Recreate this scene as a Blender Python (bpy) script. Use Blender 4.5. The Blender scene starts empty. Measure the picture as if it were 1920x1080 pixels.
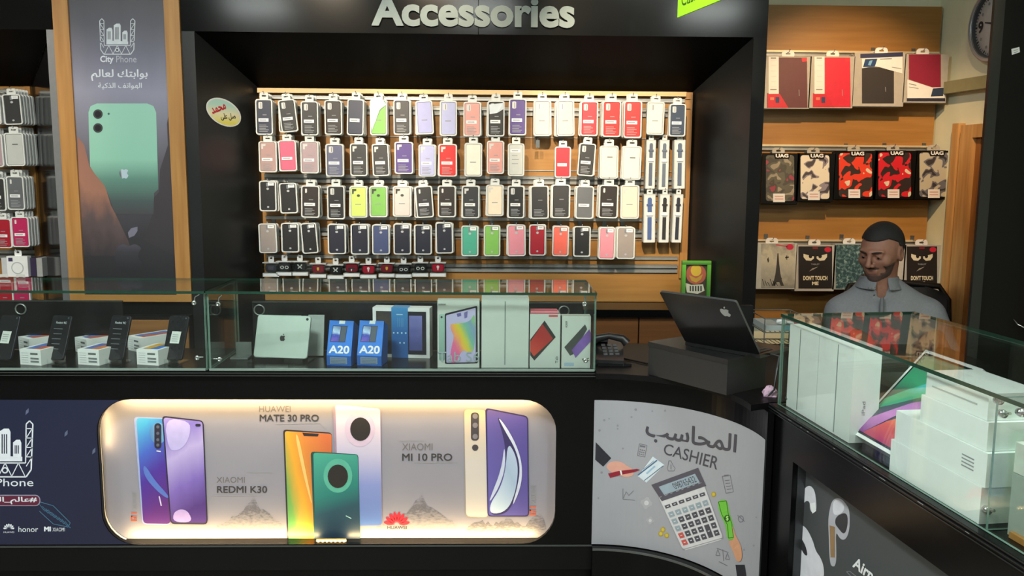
import bpy, bmesh, math, random
import numpy as np
from mathutils import Vector, Matrix
random.seed(7)
SC = bpy.context.scene
COL = SC.collection

# ------------------------------------------------------------------ camera
F_PX = 1622.0
CAM_H = 1.435
CAM_R = (Matrix.Rotation(math.radians(-1.3), 3, 'Z') @ Matrix.Rotation(math.radians(90 - 7.7), 3, 'X')
         @ Matrix.Rotation(math.radians(0.42), 3, 'Z'))
CAM_P = Vector((0, 0, CAM_H))
cd = bpy.data.cameras.new('camera')
cd.sensor_fit = 'HORIZONTAL'
cd.sensor_width = 36.0
cd.lens = 36.0 * F_PX / 1920.0
cd.clip_start = 0.05
cd.clip_end = 60
cam = bpy.data.objects.new('camera', cd)
COL.objects.link(cam)
cam.matrix_world = Matrix.Translation(CAM_P) @ CAM_R.to_4x4()
SC.camera = cam

# ------------------------------------------------------------------ world, exposure
w = bpy.data.worlds.new('world')
SC.world = w
w.use_nodes = True
w.node_tree.nodes['Background'].inputs[0].default_value = (0.8, 0.9, 1.0, 1)
w.node_tree.nodes['Background'].inputs[1].default_value = 0.25
SC.view_settings.view_transform = 'Standard'
SC.view_settings.look = 'None'
SC.view_settings.exposure = 0.0
SC.view_settings.gamma = 1.0
SC.view_settings.use_curve_mapping = False
SC.cycles.transparent_max_bounces = 32
SC.cycles.max_bounces = 8
SC.cycles.sample_clamp_indirect = 4.0


def aim(o, target):
    o.rotation_euler = (Vector(target) - Vector(o.location)).to_track_quat('-Z', 'Y').to_euler()


# ceiling panel lamps (their bodies are built further down); (x, y); last two added to brighten the right case
CEIL_Z = 2.9
PANEL_SPOTS = [(-2.05, -0.95), (-0.1, -0.95), (1.9, -0.95), (-2.4, 1.4), (-1.0, 1.2), (1.1, 0.9)]
PANEL_W = [24, 24, 28, 24, 88, 30]
for i, (x, y) in enumerate(PANEL_SPOTS):
    l = bpy.data.lights.new('ceiling_panel_light', 'AREA')
    l.shape = 'SQUARE'
    l.size = 0.5
    l.energy = PANEL_W[i]
    l.color = (0.93, 1.0, 0.97)
    o = bpy.data.objects.new('ceiling_panel_light', l)
    COL.objects.link(o)
    o.location = (x, y, CEIL_Z - 0.06)
# warm track spots aimed at the display boards; (position, target, watts, cone)
SPOTS = [((-0.95, 1.4, 2.7), (-0.70, 3.84, 1.54), 250, 25),
         ((-0.35, 1.4, 2.7), (-0.10, 3.84, 1.54), 200, 25),
         ((0.18, 1.4, 2.7), (0.66, 3.84, 1.54), 400, 27),
         ((1.50, 2.70, 2.60), (1.66, 4.2, 1.48), 150, 48),
         ((-2.0, 1.8, 2.6), (-2.1, 3.84, 1.4), 65, 40)]
for p, t, e, c in SPOTS:
    l = bpy.data.lights.new('track_spot_light', 'SPOT')
    l.energy = e
    l.color = (1.0, 0.80, 0.56) if p[0] < 1.2 else (1.0, 0.65, 0.34)
    l.spot_size = math.radians(c)
    l.spot_blend = 0.7
    l.shadow_soft_size = 0.03
    o = bpy.data.objects.new('track_spot_light', l)
    COL.objects.link(o)
    o.location = p
    aim(o, t)


# ------------------------------------------------------------------ helpers
def ray(px, py):
    return CAM_R @ Vector(((px - 960) / F_PX, -(py - 540) / F_PX, -1.0))


def atY(px, py, Y):
    d = ray(px, py)
    return CAM_P + d * (Y / d.y)


def atZ(px, py, z):
    d = ray(px, py)
    return CAM_P + d * ((z - CAM_H) / d.z)


def onplane(px, py, p0, n):
    d = ray(px, py)
    return CAM_P + d * ((Vector(p0) - CAM_P).dot(n) / d.dot(n))


def lin(c):
    return tuple(((v / 255) / 12.92 if v / 255 <= 0.04045 else ((v / 255 + 0.055) / 1.055) ** 2.4) for v in c)


MATS = {}


def M(c, rough=0.5, metal=0.0, var=0.05, scale=40.0, bump=0.0, coat=0.0, emit=0.0, spec=0.5, name=None):
    """procedural material: principled with a faint noise in colour and roughness; c is an sRGB triple"""
    key = (tuple(c), rough, metal, var, scale, bump, coat, emit, spec)
    if key in MATS:
        return MATS[key]
    m = bpy.data.materials.new(name or 'surface')
    m.use_nodes = True
    nt = m.node_tree
    b = nt.nodes['Principled BSDF']
    base = lin(c)
    n = nt.nodes.new('ShaderNodeTexNoise')
    n.inputs['Scale'].default_value = scale
    n.inputs['Detail'].default_value = 3
    tc = nt.nodes.new('ShaderNodeTexCoord')
    nt.links.new(tc.outputs['Object'], n.inputs['Vector'])
    r = nt.nodes.new('ShaderNodeValToRGB')
    r.color_ramp.elements[0].position = 0.3
    r.color_ramp.elements[1].position = 0.7
    r.color_ramp.elements[0].color = (*[v * (1 - var) for v in base], 1)
    r.color_ramp.elements[1].color = (*[min(1, v * (1 + var)) for v in base], 1)
    nt.links.new(n.outputs['Fac'], r.inputs['Fac'])
    nt.links.new(r.outputs['Color'], b.inputs['Base Color'])
    b.inputs['Roughness'].default_value = rough
    b.inputs['Metallic'].default_value = metal
    b.inputs['Specular IOR Level'].default_value = spec
    if coat:
        b.inputs['Coat Weight'].default_value = coat
        b.inputs['Coat Roughness'].default_value = 0.08
    if bump:
        bp = nt.nodes.new('ShaderNodeBump')
        bp.inputs['Strength'].default_value = bump
        bp.inputs['Distance'].default_value = 0.002
        nt.links.new(n.outputs['Fac'], bp.inputs['Height'])
        nt.links.new(bp.outputs['Normal'], b.inputs['Normal'])
    if emit:
        nt.links.new(r.outputs['Color'], b.inputs['Emission Color'])
        b.inputs['Emission Strength'].default_value = emit
    MATS[key] = m
    return m


def GM(stops, d, rough=0.4, name='printed_gradient', noise=0.0, nscale=4.0):
    """printed gradient: stops [(pos, rgb)], along direction d in the mesh's own 0..1 box"""
    m = bpy.data.materials.new(name)
    m.use_nodes = True
    nt = m.node_tree
    b = nt.nodes['Principled BSDF']
    tc = nt.nodes.new('ShaderNodeTexCoord')
    dt = nt.nodes.new('ShaderNodeVectorMath')
    dt.operation = 'DOT_PRODUCT'
    dt.inputs[1].default_value = d
    nt.links.new(tc.outputs['Generated'], dt.inputs[0])
    fac = dt.outputs['Value']
    if noise:
        n = nt.nodes.new('ShaderNodeTexNoise')
        n.inputs['Scale'].default_value = nscale
        n.inputs['Detail'].default_value = 5
        nt.links.new(tc.outputs['Generated'], n.inputs['Vector'])
        ma = nt.nodes.new('ShaderNodeMath')
        ma.operation = 'MULTIPLY_ADD'
        ma.inputs[1].default_value = noise
        nt.links.new(n.outputs['Fac'], ma.inputs[0])
        ad = nt.nodes.new('ShaderNodeMath')
        ad.operation = 'SUBTRACT'
        nt.links.new(fac, ad.inputs[0])
        ad.inputs[1].default_value = noise * 0.5
        nt.links.new(ad.outputs[0], ma.inputs[2])
        fac = ma.outputs[0]
    r = nt.nodes.new('ShaderNodeValToRGB')
    while len(r.color_ramp.elements) < len(stops):
        r.color_ramp.elements.new(0.5)
    for e, (p, c) in zip(r.color_ramp.elements, stops):
        e.position = p
        e.color = (*lin(c), 1)
    nt.links.new(fac, r.inputs['Fac'])
    nt.links.new(r.outputs['Color'], b.inputs['Base Color'])
    b.inputs['Roughness'].default_value = rough
    return m


def glass_mat(tint, ior=1.5, name='clear_glass'):
    m = bpy.data.materials.new(name)
    m.use_nodes = True
    nt = m.node_tree
    nt.nodes.clear()
    out = nt.nodes.new('ShaderNodeOutputMaterial')
    mx = nt.nodes.new('ShaderNodeMixShader')
    fr = nt.nodes.new('ShaderNodeFresnel')
    # both faces of a thin pane reflect alike: undo the node's inversion on the inner side
    ge = nt.nodes.new('ShaderNodeNewGeometry')
    mr = nt.nodes.new('ShaderNodeMapRange')
    mr.inputs['To Min'].default_value = ior
    mr.inputs['To Max'].default_value = 1.0 / ior
    nt.links.new(ge.outputs['Backfacing'], mr.inputs['Value'])
    nt.links.new(mr.outputs['Result'], fr.inputs['IOR'])
    t = nt.nodes.new('ShaderNodeBsdfTransparent')
    t.inputs['Color'].default_value = (*tint, 1)
    g = nt.nodes.new('ShaderNodeBsdfGlossy')
    g.inputs['Roughness'].default_value = 0.02
    n = nt.nodes.new('ShaderNodeTexNoise')
    n.inputs['Scale'].default_value = 3.0
    r = nt.nodes.new('ShaderNodeMapRange')
    r.inputs['To Min'].default_value = 0.0
    r.inputs['To Max'].default_value = 0.04
    nt.links.new(n.outputs['Fac'], r.inputs['Value'])
    nt.links.new(r.outputs['Result'], g.inputs['Roughness'])
    nt.links.new(fr.outputs['Fac'], mx.inputs['Fac'])
    nt.links.new(t.outputs[0], mx.inputs[1])
    nt.links.new(g.outputs[0], mx.inputs[2])
    nt.links.new(mx.outputs[0], out.inputs['Surface'])
    return m


def wood_mat(c1, c2, rough=0.45, scale=6.0, axis=2):
    m = bpy.data.materials.new('wood_veneer')
    m.use_nodes = True
    nt = m.node_tree
    b = nt.nodes['Principled BSDF']
    tc = nt.nodes.new('ShaderNodeTexCoord')
    mp = nt.nodes.new('ShaderNodeMapping')
    s = [scale * 4] * 3
    s[axis] = scale * 0.25
    mp.inputs['Scale'].default_value = s
    n = nt.nodes.new('ShaderNodeTexNoise')
    n.inputs['Scale'].default_value = 2.0
    n.inputs['Detail'].default_value = 6
    r = nt.nodes.new('ShaderNodeValToRGB')
    r.color_ramp.elements[0].position = 0.3
    r.color_ramp.elements[1].position = 0.72
    r.color_ramp.elements[0].color = (*lin(c1), 1)
    r.color_ramp.elements[1].color = (*lin(c2), 1)
    nt.links.new(tc.outputs['Object'], mp.inputs['Vector'])
    nt.links.new(mp.outputs['Vector'], n.inputs['Vector'])
    nt.links.new(n.outputs['Fac'], r.inputs['Fac'])
    nt.links.new(r.outputs['Color'], b.inputs['Base Color'])
    b.inputs['Roughness'].default_value = rough
    return m


def rrect(cx, cz, w, h, r, n=4):
    """rounded rectangle outline, counter-clockwise, 4*(n+1) points"""
    r = min(r, w / 2 - 1e-5, h / 2 - 1e-5)
    out = []
    for k, (sx, sz) in enumerate(((1, 1), (-1, 1), (-1, -1), (1, -1))):
        for i in range(n + 1):
            a = math.pi / 2 * (k + i / n)
            out.append((cx + sx * (w / 2 - r) + r * math.cos(a), cz + sz * (h / 2 - r) + r * math.sin(a)))
    return out


def circ(cx, cz, rx, rz=None, n=24):
    rz = rx if rz is None else rz
    return [(cx + rx * math.cos(2 * math.pi * i / n), cz + rz * math.sin(2 * math.pi * i / n)) for i in range(n)]


ORG = {}


def org(o):
    return ORG.get(o.name, Vector((0, 0, 0)))


class MB:
    """collects shapes; obj() links them as ONE mesh object"""

    def __init__(s):
        s.v, s.f, s.fm, s.sm, s.mats = [], [], [], [], []

    def mi(s, m):
        if m not in s.mats:
            s.mats.append(m)
        return s.mats.index(m)

    def add(s, vs, fs, m, smooth=False):
        o = len(s.v)
        s.v += [tuple(v) for v in vs]
        k = s.mi(m)
        for f in fs:
            s.f.append([i + o for i in f])
            s.fm.append(k)
            s.sm.append(smooth)
        return s

    def box(s, c, d, m, rot=None, edge=None):
        hx, hy, hz = d[0] / 2, d[1] / 2, d[2] / 2
        p = [Vector((x, y, z)) for x in (-hx, hx) for y in (-hy, hy) for z in (-hz, hz)]
        if rot is not None:
            p = [rot @ q for q in p]
        p = [q + Vector(c) for q in p]
        fs = [(0, 1, 3, 2), (4, 6, 7, 5), (0, 4, 5, 1), (2, 3, 7, 6), (0, 2, 6, 4), (1, 5, 7, 3)]
        if edge is None:
            return s.add(p, fs, m)
        ax = sorted(range(3), key=lambda i: d[i])[0]       # thin axis: its two faces are the panes
        pane = {0: (0, 1), 1: (2, 3), 2: (4, 5)}[ax]
        s.add(p, [fs[i] for i in pane], m)
        return s.add(p, [fs[i] for i in range(6) if i not in pane], edge)

    def bx(s, x0, x1, y0, y1, z0, z1, m, edge=None):
        return s.box(((x0 + x1) / 2, (y0 + y1) / 2, (z0 + z1) / 2), (x1 - x0, y1 - y0, z1 - z0), m, None, edge)

    def hexa(s, p, m):
        """8 corners: bottom loop 0-3, top loop 4-7"""
        return s.add(p, [(3, 2, 1, 0), (4, 5, 6, 7), (0, 1, 5, 4), (1, 2, 6, 5), (2, 3, 7, 6), (3, 0, 4, 7)], m)

    def prism(s, ol, y0, y1, m, side=None, bev=0.0):
        """outline in x,z (ccw seen from -Y); front at y0, back at y1"""
        n = len(ol)
        if bev:
            cx = sum(p[0] for p in ol) / n
            cz = sum(p[1] for p in ol) / n
            wx = max(abs(p[0] - cx) for p in ol)
            wz = max(abs(p[1] - cz) for p in ol)
            inn = [(cx + (p[0] - cx) * (1 - bev / wx), cz + (p[1] - cz) * (1 - bev / wz)) for p in ol]
            s.add([(x, y0, z) for x, z in inn], [list(range(n))], m)
            s.add([(x, y0, z) for x, z in inn] + [(x, y0 + bev, z) for x, z in ol],
                  [(i, i + n, (i + 1) % n + n, (i + 1) % n) for i in range(n)], side or m)
            yy = y0 + bev
        else:
            s.add([(x, y0, z) for x, z in ol], [list(range(n))], m)
            yy = y0
        s.add([(x, yy, z) for x, z in ol] + [(x, y1, z) for x, z in ol],
              [(i, i + n, (i + 1) % n + n, (i + 1) % n) for i in range(n)], side or m)
        return s.add([(x, y1, z) for x, z in ol], [list(range(n))[::-1]], side or m)

    def flat(s, ol, y, m):
        return s.add([(x, y, z) for x, z in ol], [list(range(len(ol)))], m)

    def ring(s, a, b, y0, y1, m):
        """frame between outer outline a and inner outline b (same count)"""
        n = len(a)
        vs = [(x, y0, z) for x, z in a] + [(x, y0, z) for x, z in b] + [(x, y1, z) for x, z in a] + [(x, y1, z) for x, z in b]
        fs = []
        for i in range(n):
            j = (i + 1) % n
            fs += [(i, j, n + j, n + i), (2 * n + i, 3 * n + i, 3 * n + j, 2 * n + j), (i, 2 * n + i, 2 * n + j, j),
                   (n + i, n + j, 3 * n + j, 3 * n + i)]
        return s.add(vs, fs, m)

    def tube(s, pts, r, m, n=6, cap=True):
        pts = [Vector(p) for p in pts]
        vs, fs = [], []
        rr = r if isinstance(r, (list, tuple)) else [r] * len(pts)
        for i, p in enumerate(pts):
            t = (pts[min(i + 1, len(pts) - 1)] - pts[max(i - 1, 0)]).normalized()
            u = t.cross(Vector((0, 0, 1)))
            if u.length < 0.05:
                u = t.cross(Vector((1, 0, 0)))
            u.normalize()
            q = t.cross(u)
            for k in range(n):
                a = 2 * math.pi * k / n
                vs.append(p + (u * math.cos(a) + q * math.sin(a)) * rr[i])
        for i in range(len(pts) - 1):
            for k in range(n):
                k2 = (k + 1) % n
                fs.append((i * n + k, i * n + k2, (i + 1) * n + k2, (i + 1) * n + k))
        s.add(vs, fs, m, True)
        if cap:
            L = (len(pts) - 1) * n
            s.add(vs[:n], [list(range(n))[::-1]], m)
            s.add(vs[L:], [list(range(n))], m)
        return s

    def lathe(s, prof, c, m, n=24, rot=None):
        """profile (r, h) spun about local z, placed at c with optional rotation"""
        vs, fs = [], []
        for r, h in prof:
            for k in range(n):
                a = 2 * math.pi * k / n
                p = Vector((r * math.cos(a), r * math.sin(a), h))
                if rot is not None:
                    p = rot @ p
                vs.append(p + Vector(c))
        for i in range(len(prof) - 1):
            for k in range(n):
                k2 = (k + 1) % n
                fs.append((i * n + k, i * n + k2, (i + 1) * n + k2, (i + 1) * n + k))
        return s.add(vs, fs, m, True)

    def mesh(s, name, off=None):
        me = bpy.data.meshes.new(name)
        vs = s.v if off is None else [(a - off[0], b - off[1], c - off[2]) for a, b, c in s.v]
        me.from_pydata(vs, [], s.f)
        for m in s.mats:
            me.materials.append(m)
        me.polygons.foreach_set('material_index', s.fm)
        me.polygons.foreach_set('use_smooth', s.sm)
        me.update()
        return me

    def obj(s, name, parent=None, world=True, fix=False):
        off = org(parent) if (parent is not None and world) else None
        me = s.mesh(name, off)
        if fix:
            bm = bmesh.new()
            bm.from_mesh(me)
            bmesh.ops.recalc_face_normals(bm, faces=bm.faces)
            bm.to_mesh(me)
            bm.free()
        o = bpy.data.objects.new(name, me)
        COL.objects.link(o)
        if parent is not None:
            o.parent = parent
            ORG[o.name] = org(parent)
        return o


def tag(o, label=None, cat=None, group=None, kind=None):
    if label:
        o['label'] = label
    if cat:
        o['category'] = cat
    if group:
        o['group'] = group
    if kind:
        o['kind'] = kind
    return o


def thing(name, label, cat, loc=(0, 0, 0), group=None, rot=None, kind=None):
    o = bpy.data.objects.new(name, None)
    o.empty_display_size = 0.02
    COL.objects.link(o)
    o.location = loc
    ORG[o.name] = Vector(loc)
    if rot is not None:
        o.rotation_euler = rot
    return tag(o, label, cat, group, kind)


def solo(mb, name, label, cat, group=None, fix=False):
    """a thing that is one mesh: origin at its base centre"""
    a = np.array(mb.v)
    c = Vector(((a[:, 0].min() + a[:, 0].max()) / 2, (a[:, 1].min() + a[:, 1].max()) / 2, a[:, 2].min()))
    me = mb.mesh(name, c)
    if fix:
        bm = bmesh.new()
        bm.from_mesh(me)
        bmesh.ops.recalc_face_normals(bm, faces=bm.faces)
        bm.to_mesh(me)
        bm.free()
    o = bpy.data.objects.new(name, me)
    COL.objects.link(o)
    o.location = c
    ORG[o.name] = c
    return tag(o, label, cat, group)


def copy_tree(o, parent=None):
    c = o.copy()
    COL.objects.link(c)
    c.parent = parent
    for ch in list(o.children):
        copy_tree(ch, c)
    return c


def paint(o, slot, m):
    o.material_slots[slot].link = 'OBJECT'
    o.material_slots[slot].material = m


# ---- lettering: glyph outlines filled to flat meshes (arabic in presentation forms, visual order)
_T = {}
AR = {
    'cashier': '\uFE8D\uFEDF\uFEE4\uFEA4\uFE8E\uFEB3\uFE90',
    'gateway': '\uFE91\uFEEE\uFE8D\uFE91\uFE98\uFEDA \uFEDF\uFECC\uFE8E\uFEDF\uFEE2',
    'phones': '\uFE8D\uFEDF\uFEEC\uFEEE\uFE8D\uFE97\uFED2 \uFE8D\uFEDF\uFEAC\uFEDB\uFEF4\uFE94',
    'world': '#\uFECB\uFE8E\uFEDF\uFEE2_\uFE8D\uFEDF\uFEEC\uFEEE\uFE8D\uFE97\uFED2',
    'muh': '\uFEE3\uFEA4\uFEE4\uFEAA',
    'pray': '\uFEBB\uFEDE \uFECB\uFEE0\uFEF0',
}


def glyphs(txt, bold=0.0, extrude=0.0, shear=0.0):
    key = (txt, bold, extrude, shear)
    if key in _T:
        return _T[key]
    c = bpy.data.curves.new('glyph', 'FONT')
    c.body = txt
    c.offset = bold if extrude else 0.0
    c.extrude = extrude
    c.shear = shear
    c.resolution_u = 4
    o = bpy.data.objects.new('glyph', c)
    COL.objects.link(o)
    dg = bpy.context.evaluated_depsgraph_get()
    me = bpy.data.meshes.new_from_object(o.evaluated_get(dg))
    v = np.array([x.co[:] for x in me.vertices]) if len(me.vertices) else np.zeros((0, 3))
    f = [tuple(p.vertices) for p in me.polygons]
    if bold and not extrude and len(v):          # heavier strokes: the glyph laid over itself, nudged around
        vs, fs = [], []
        for k in range(8):
            a = k * math.pi / 4
            fs += [tuple(i + len(v) * k for i in q) for q in f]
            vs.append(v + np.array([math.cos(a) * bold, math.sin(a) * bold, k * .1]))
        v, f = np.concatenate(vs), fs
    bpy.data.objects.remove(o)
    bpy.data.curves.remove(c)
    bpy.data.meshes.remove(me)
    _T[key] = (v, f)
    return _T[key]


class Panel:
    """a printed surface: photo coordinates are cast onto its real plane"""
    step = None

    def __init__(s, p0, n):
        s.p0, s.n = Vector(p0), Vector(n).normalized()
        s.lift = 0.0005

    def pt(s, px, py, k):
        return onplane(px, py, s.p0, s.n) + s.n * (s.lift * k)


class CurvedPanel(Panel):
    """vertical cylinder, concave towards the customer"""
    step = 18.0

    def __init__(s, cx, cy, r):
        s.cx, s.cy, s.r = cx, cy, r
        s.lift = 0.0006

    def pt(s, px, py, k):
        d = ray(px, py)
        r = s.r - s.lift * k
        ox, oy = -s.cx, -s.cy
        a = d.x * d.x + d.y * d.y
        b = 2 * (ox * d.x + oy * d.y)
        c = ox * ox + oy * oy - r * r
        t = (-b + math.sqrt(max(0, b * b - 4 * a * c))) / (2 * a)
        return CAM_P + d * t


class Print:
    """flat print on a Panel; shapes in photo pixels"""

    def __init__(s, panel, k=1):
        s.p, s.k, s.mb = panel, k, MB()

    def poly(s, ol, m, dk=0):
        bm = bmesh.new()
        vs = [bm.verts.new((x, -y, 0)) for x, y in ol]
        bm.faces.new(vs)
        bmesh.ops.triangulate(bm, faces=bm.faces[:])
        s._put(bm, m, dk)
        return s

    def _put(s, bm, m, dk):
        if s.p.step:
            for _ in range(6):
                le = [e for e in bm.edges if e.calc_length() > s.p.step]
                if not le:
                    break
                bmesh.ops.subdivide_edges(bm, edges=le, cuts=1)
                bmesh.ops.triangulate(bm, faces=bm.faces[:])
        bm.normal_update()
        bm.verts.index_update()
        fs = []
        for f in bm.faces:
            ids = [v.index for v in f.verts]
            fs.append(ids if f.normal.z > 0 else ids[::-1])
        s.mb.add([s.p.pt(v.co.x, -v.co.y, s.k + dk + v.co.z) for v in bm.verts], fs, m)
        bm.free()

    def rect(s, x0, y0, x1, y1, m, r=0, dk=0):
        if r:
            return s.poly(rrect((x0 + x1) / 2, (y0 + y1) / 2, x1 - x0, y1 - y0, r), m, dk)
        return s.poly([(x0, y0), (x1, y0), (x1, y1), (x0, y1)], m, dk)

    def line(s, pts, w, m, dk=0):
        for (x0, y0), (x1, y1) in zip(pts[:-1], pts[1:]):
            L = math.hypot(x1 - x0, y1 - y0) or 1
            nx, ny = -(y1 - y0) / L * w / 2, (x1 - x0) / L * w / 2
            s.poly([(x0 + nx, y0 + ny), (x1 + nx, y1 + ny), (x1 - nx, y1 - ny), (x0 - nx, y0 - ny)], m, dk)
        return s

    def loop(s, ol, w, m, dk=0):
        return s.line(list(ol) + [ol[0]], w, m, dk)

    def text(s, t, quad, m, bold=0.0, dk=0, rev=False):
        """quad: top-left, top-right, bottom-right, bottom-left of the ink box in photo pixels (or x0,y0,x1,y1)"""
        if len(quad) == 4 and not hasattr(quad[0], '__len__'):
            x0, y0, x1, y1 = quad
            quad = ((x0, y0), (x1, y0), (x1, y1), (x0, y1))
        v, f = glyphs(t[::-1] if rev else t, bold)
        if not len(v):
            return s
        lo, hi = v.min(0), v.max(0)
        q = [Vector(p) for p in quad]
        bm = bmesh.new()
        vs = []
        for x, y, z in v:
            a = (x - lo[0]) / (hi[0] - lo[0])
            b = (hi[1] - y) / max(1e-6, hi[1] - lo[1])
            p = q[0].lerp(q[1], a).lerp(q[3].lerp(q[2], a), b)
            vs.append(bm.verts.new((p.x, -p.y, z)))
        for ids in f:
            try:
                bm.faces.new([vs[i] for i in ids])
            except ValueError:
                pass
        s._put(bm, m, dk)
        return s

    def obj(s, name, parent):
        return s.mb.obj(name, parent)


def soft(ol, it=2):
    """corner-cut an outline into a smooth curve"""
    for _ in range(it):
        out = []
        for (x0, y0), (x1, y1) in zip(ol, ol[1:] + ol[:1]):
            out += [(x0 * .75 + x1 * .25, y0 * .75 + y1 * .25), (x0 * .25 + x1 * .75, y0 * .25 + y1 * .75)]
        ol = out
    return ol


def apple(cx, cy, h, lean=0.0, leaf=True):
    """fruit outline with a bite and a leaf; image coordinates, height h"""
    P = [(0, -.30), (.10, -.36), (.24, -.38), (.38, -.30), (.44, -.22), (.35, -.12), (.31, .02), (.35, .16), (.47, .25), (.40, .42),
         (.30, .56), (.20, .62), (.10, .58), (0, .55), (-.10, .58), (-.20, .62), (-.30, .56), (-.42, .36), (-.49, .12), (-.48, -.10),
         (-.40, -.28), (-.26, -.38), (-.12, -.36)]
    L = [(0.02, -.42), (.02, -.56), (.10, -.68), (.22, -.74), (.22, -.60), (.14, -.47)]
    f = lambda q: [(cx + (x * math.cos(lean) - y * math.sin(lean)) * h * .74, cy + (x * math.sin(lean) + y * math.cos(lean)) * h * .74) for x, y in q]
    return soft(f(P), 1), soft(f(L), 1)


def city_logo(pr, cx, cy, s, m, dark, quad=None):
    """U-shaped girder bracket holding three towers; s = width in px, centred at cx, cy"""
    X = lambda u, v: (cx + u * s, cy + v * s)
    pr.line([X(-.5, -.5), X(-.47, .32), X(-.38, .45), X(.38, .45), X(.47, .32), X(.5, -.5)], s * .025, m)
    pr.line([X(-.38, -.5), X(-.37, .2), X(.37, .2), X(.38, -.5)], s * .02, m)
    for sg in (-1, 1):
        pr.line([X(sg * .5, -.5), X(sg * .44, -.56), X(sg * .38, -.5)], s * .022, m)
        for i in range(4):
            a, b = (-.42 + i * .17), (-.42 + (i + 1) * .17)
            pr.line([X(sg * .49, a), X(sg * .38, b)], s * .016, m)
            pr.line([X(sg * .38, a), X(sg * .49, a)], s * .016, m)
    for i in range(6):
        a, b = -.36 + i * .12, -.36 + (i + 1) * .12
        pr.line([X(a, .2 if i % 2 else .44), X(b, .44 if i % 2 else .2)], s * .016, m)
    pr.poly([(cx + math.cos(t * .6283) * s * .06, cy + s * .33 + math.sin(t * .6283) * s * .06) for t in range(10)], m, 1)
    pr.poly([(cx + math.cos(t * .6283) * s * .035, cy + s * .33 + math.sin(t * .6283) * s * .035) for t in range(10)], dark, 2)
    pr.poly([X(-.31, .17), X(.31, .17), X(.31, .09), X(-.31, .06)], m)
    for u, wd, top in ((-.22, .17, -.30), (0.0, .2, -.42), (.22, .15, -.22)):
        pr.poly([X(u - wd / 2, top + .05), X(u - wd * .1, top), X(u + wd * .35, top), X(u + wd / 2, top + .06), X(u + wd / 2, .1), X(u - wd / 2, .1)], m, 1)
        for j in range(3):
            x = u - wd * .3 + j * wd * .2
            pr.poly([X(x, top + .1), X(x + wd * .1, top + .1), X(x + wd * .1, .03), X(x, .03)], dark, 2)


# ---- shared materials
BLACK = M((8, 8, 9), 0.22, var=0.15, scale=3, spec=0.17, name='black_gloss_laminate')
BLACKD = M((5, 5, 6), 0.55, var=0.15, scale=3, spec=0.06, name='black_soffit')
HEADER = M((11, 12, 13), 0.13, var=0.1, scale=2, spec=0.3, name='black_header_laminate')
BLACK2 = M((11, 11, 12), 0.42, var=0.15, scale=3, spec=0.18, name='black_satin_laminate')
BLACKM = M((12, 12, 13), 0.6, spec=0.25, name='black_matte')
WHITE = M((225, 226, 226), 0.45, var=0.02, name='white_card')
PACK = M((206, 208, 205), 0.28, var=0.03, name='blister_plastic')
INK = M((38, 38, 42), 0.6, name='dark_ink')
GREYI = M((140, 142, 146), 0.6, name='grey_ink')
LIGHTI = M((214, 214, 218), 0.6, name='pale_ink')
CHROME = M((200, 202, 204), 0.22, 1.0, var=0.03, name='chrome')
ALU = M((168, 170, 168), 0.35, 0.55, var=0.06, name='aluminium')
STEEL = M((112, 114, 114), 0.35, 0.7, name='hook_steel')
GLASS = glass_mat((0.955, 0.985, 0.97))
ACRYL = glass_mat((0.93, 0.95, 0.95), 1.45, 'clear_acrylic')
GEDGE = M((26, 58, 46), 0.15, var=0.1, name='green_glass_edge')
GEDGE2 = M((104, 132, 120), 0.15, var=0.1, name='pale_glass_edge')
OAK = wood_mat((152, 104, 50), (174, 126, 68))
BOARD = wood_mat((148, 104, 50), (166, 121, 62), axis=0, rough=0.4)

# ================================================================== the setting
CREAM = M((232, 232, 202), 0.7, var=0.04, scale=8, bump=0.15, name='cream_wall_paint')
FLOORM = M((150, 146, 138), 0.25, var=0.08, scale=6, name='floor_tile')
CEILM = M((214, 214, 208), 0.8, var=0.03, scale=12, name='ceiling_paint')
RW0, RW1 = Vector((2.14, 4.24, 0)), Vector((2.14 + 7.24 * 0.105, -3.0, 0))     # right wall runs slightly outwards


def struct(mb, name, fix=False):
    return tag(mb.obj(name, fix=fix), kind='structure')


struct(MB().bx(-4.0, 3.1, -3.0, 4.4, -0.05, 0.0, FLOORM), 'floor')
struct(MB().bx(-4.0, 3.1, -3.0, 4.4, CEIL_Z, CEIL_Z + 0.05, CEILM), 'ceiling')
struct(MB().bx(-4.0, 2.3, 4.24, 4.4, 0, CEIL_Z, CREAM), 'wall_back')
struct(MB().bx(-4.1, -4.0, -3.0, 4.4, 0, CEIL_Z, M((120, 118, 112), 0.7, var=0.05, scale=8)), 'wall_left')
struct(MB().bx(-4.0, 3.1, -3.1, -3.0, 0, CEIL_Z, M((150, 150, 148), 0.6, var=0.1, scale=3)), 'wall_front')
rwd = (RW1 - RW0).normalized()
rwn = Vector((-rwd.y, rwd.x, 0))
if rwn.x > 0:
    rwn = -rwn            # faces into the room


def rwall(t, off, z):
    return RW0 + rwd * t + rwn * off + Vector((0, 0, z))


def rw_box(mb, t0, t1, o0, o1, z0, z1, m):
    return mb.hexa([rwall(t0, o0, z0), rwall(t1, o0, z0), rwall(t1, o1, z0), rwall(t0, o1, z0),
                    rwall(t0, o0, z1), rwall(t1, o0, z1), rwall(t1, o1, z1), rwall(t0, o1, z1)], m)


def rw_at(px, py, off=0.0):
    """(t, z) on the right wall under a photo pixel"""
    p = onplane(px, py, RW0 + rwn * off, rwn)
    return (p - RW0).dot(rwd), p.z


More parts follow.
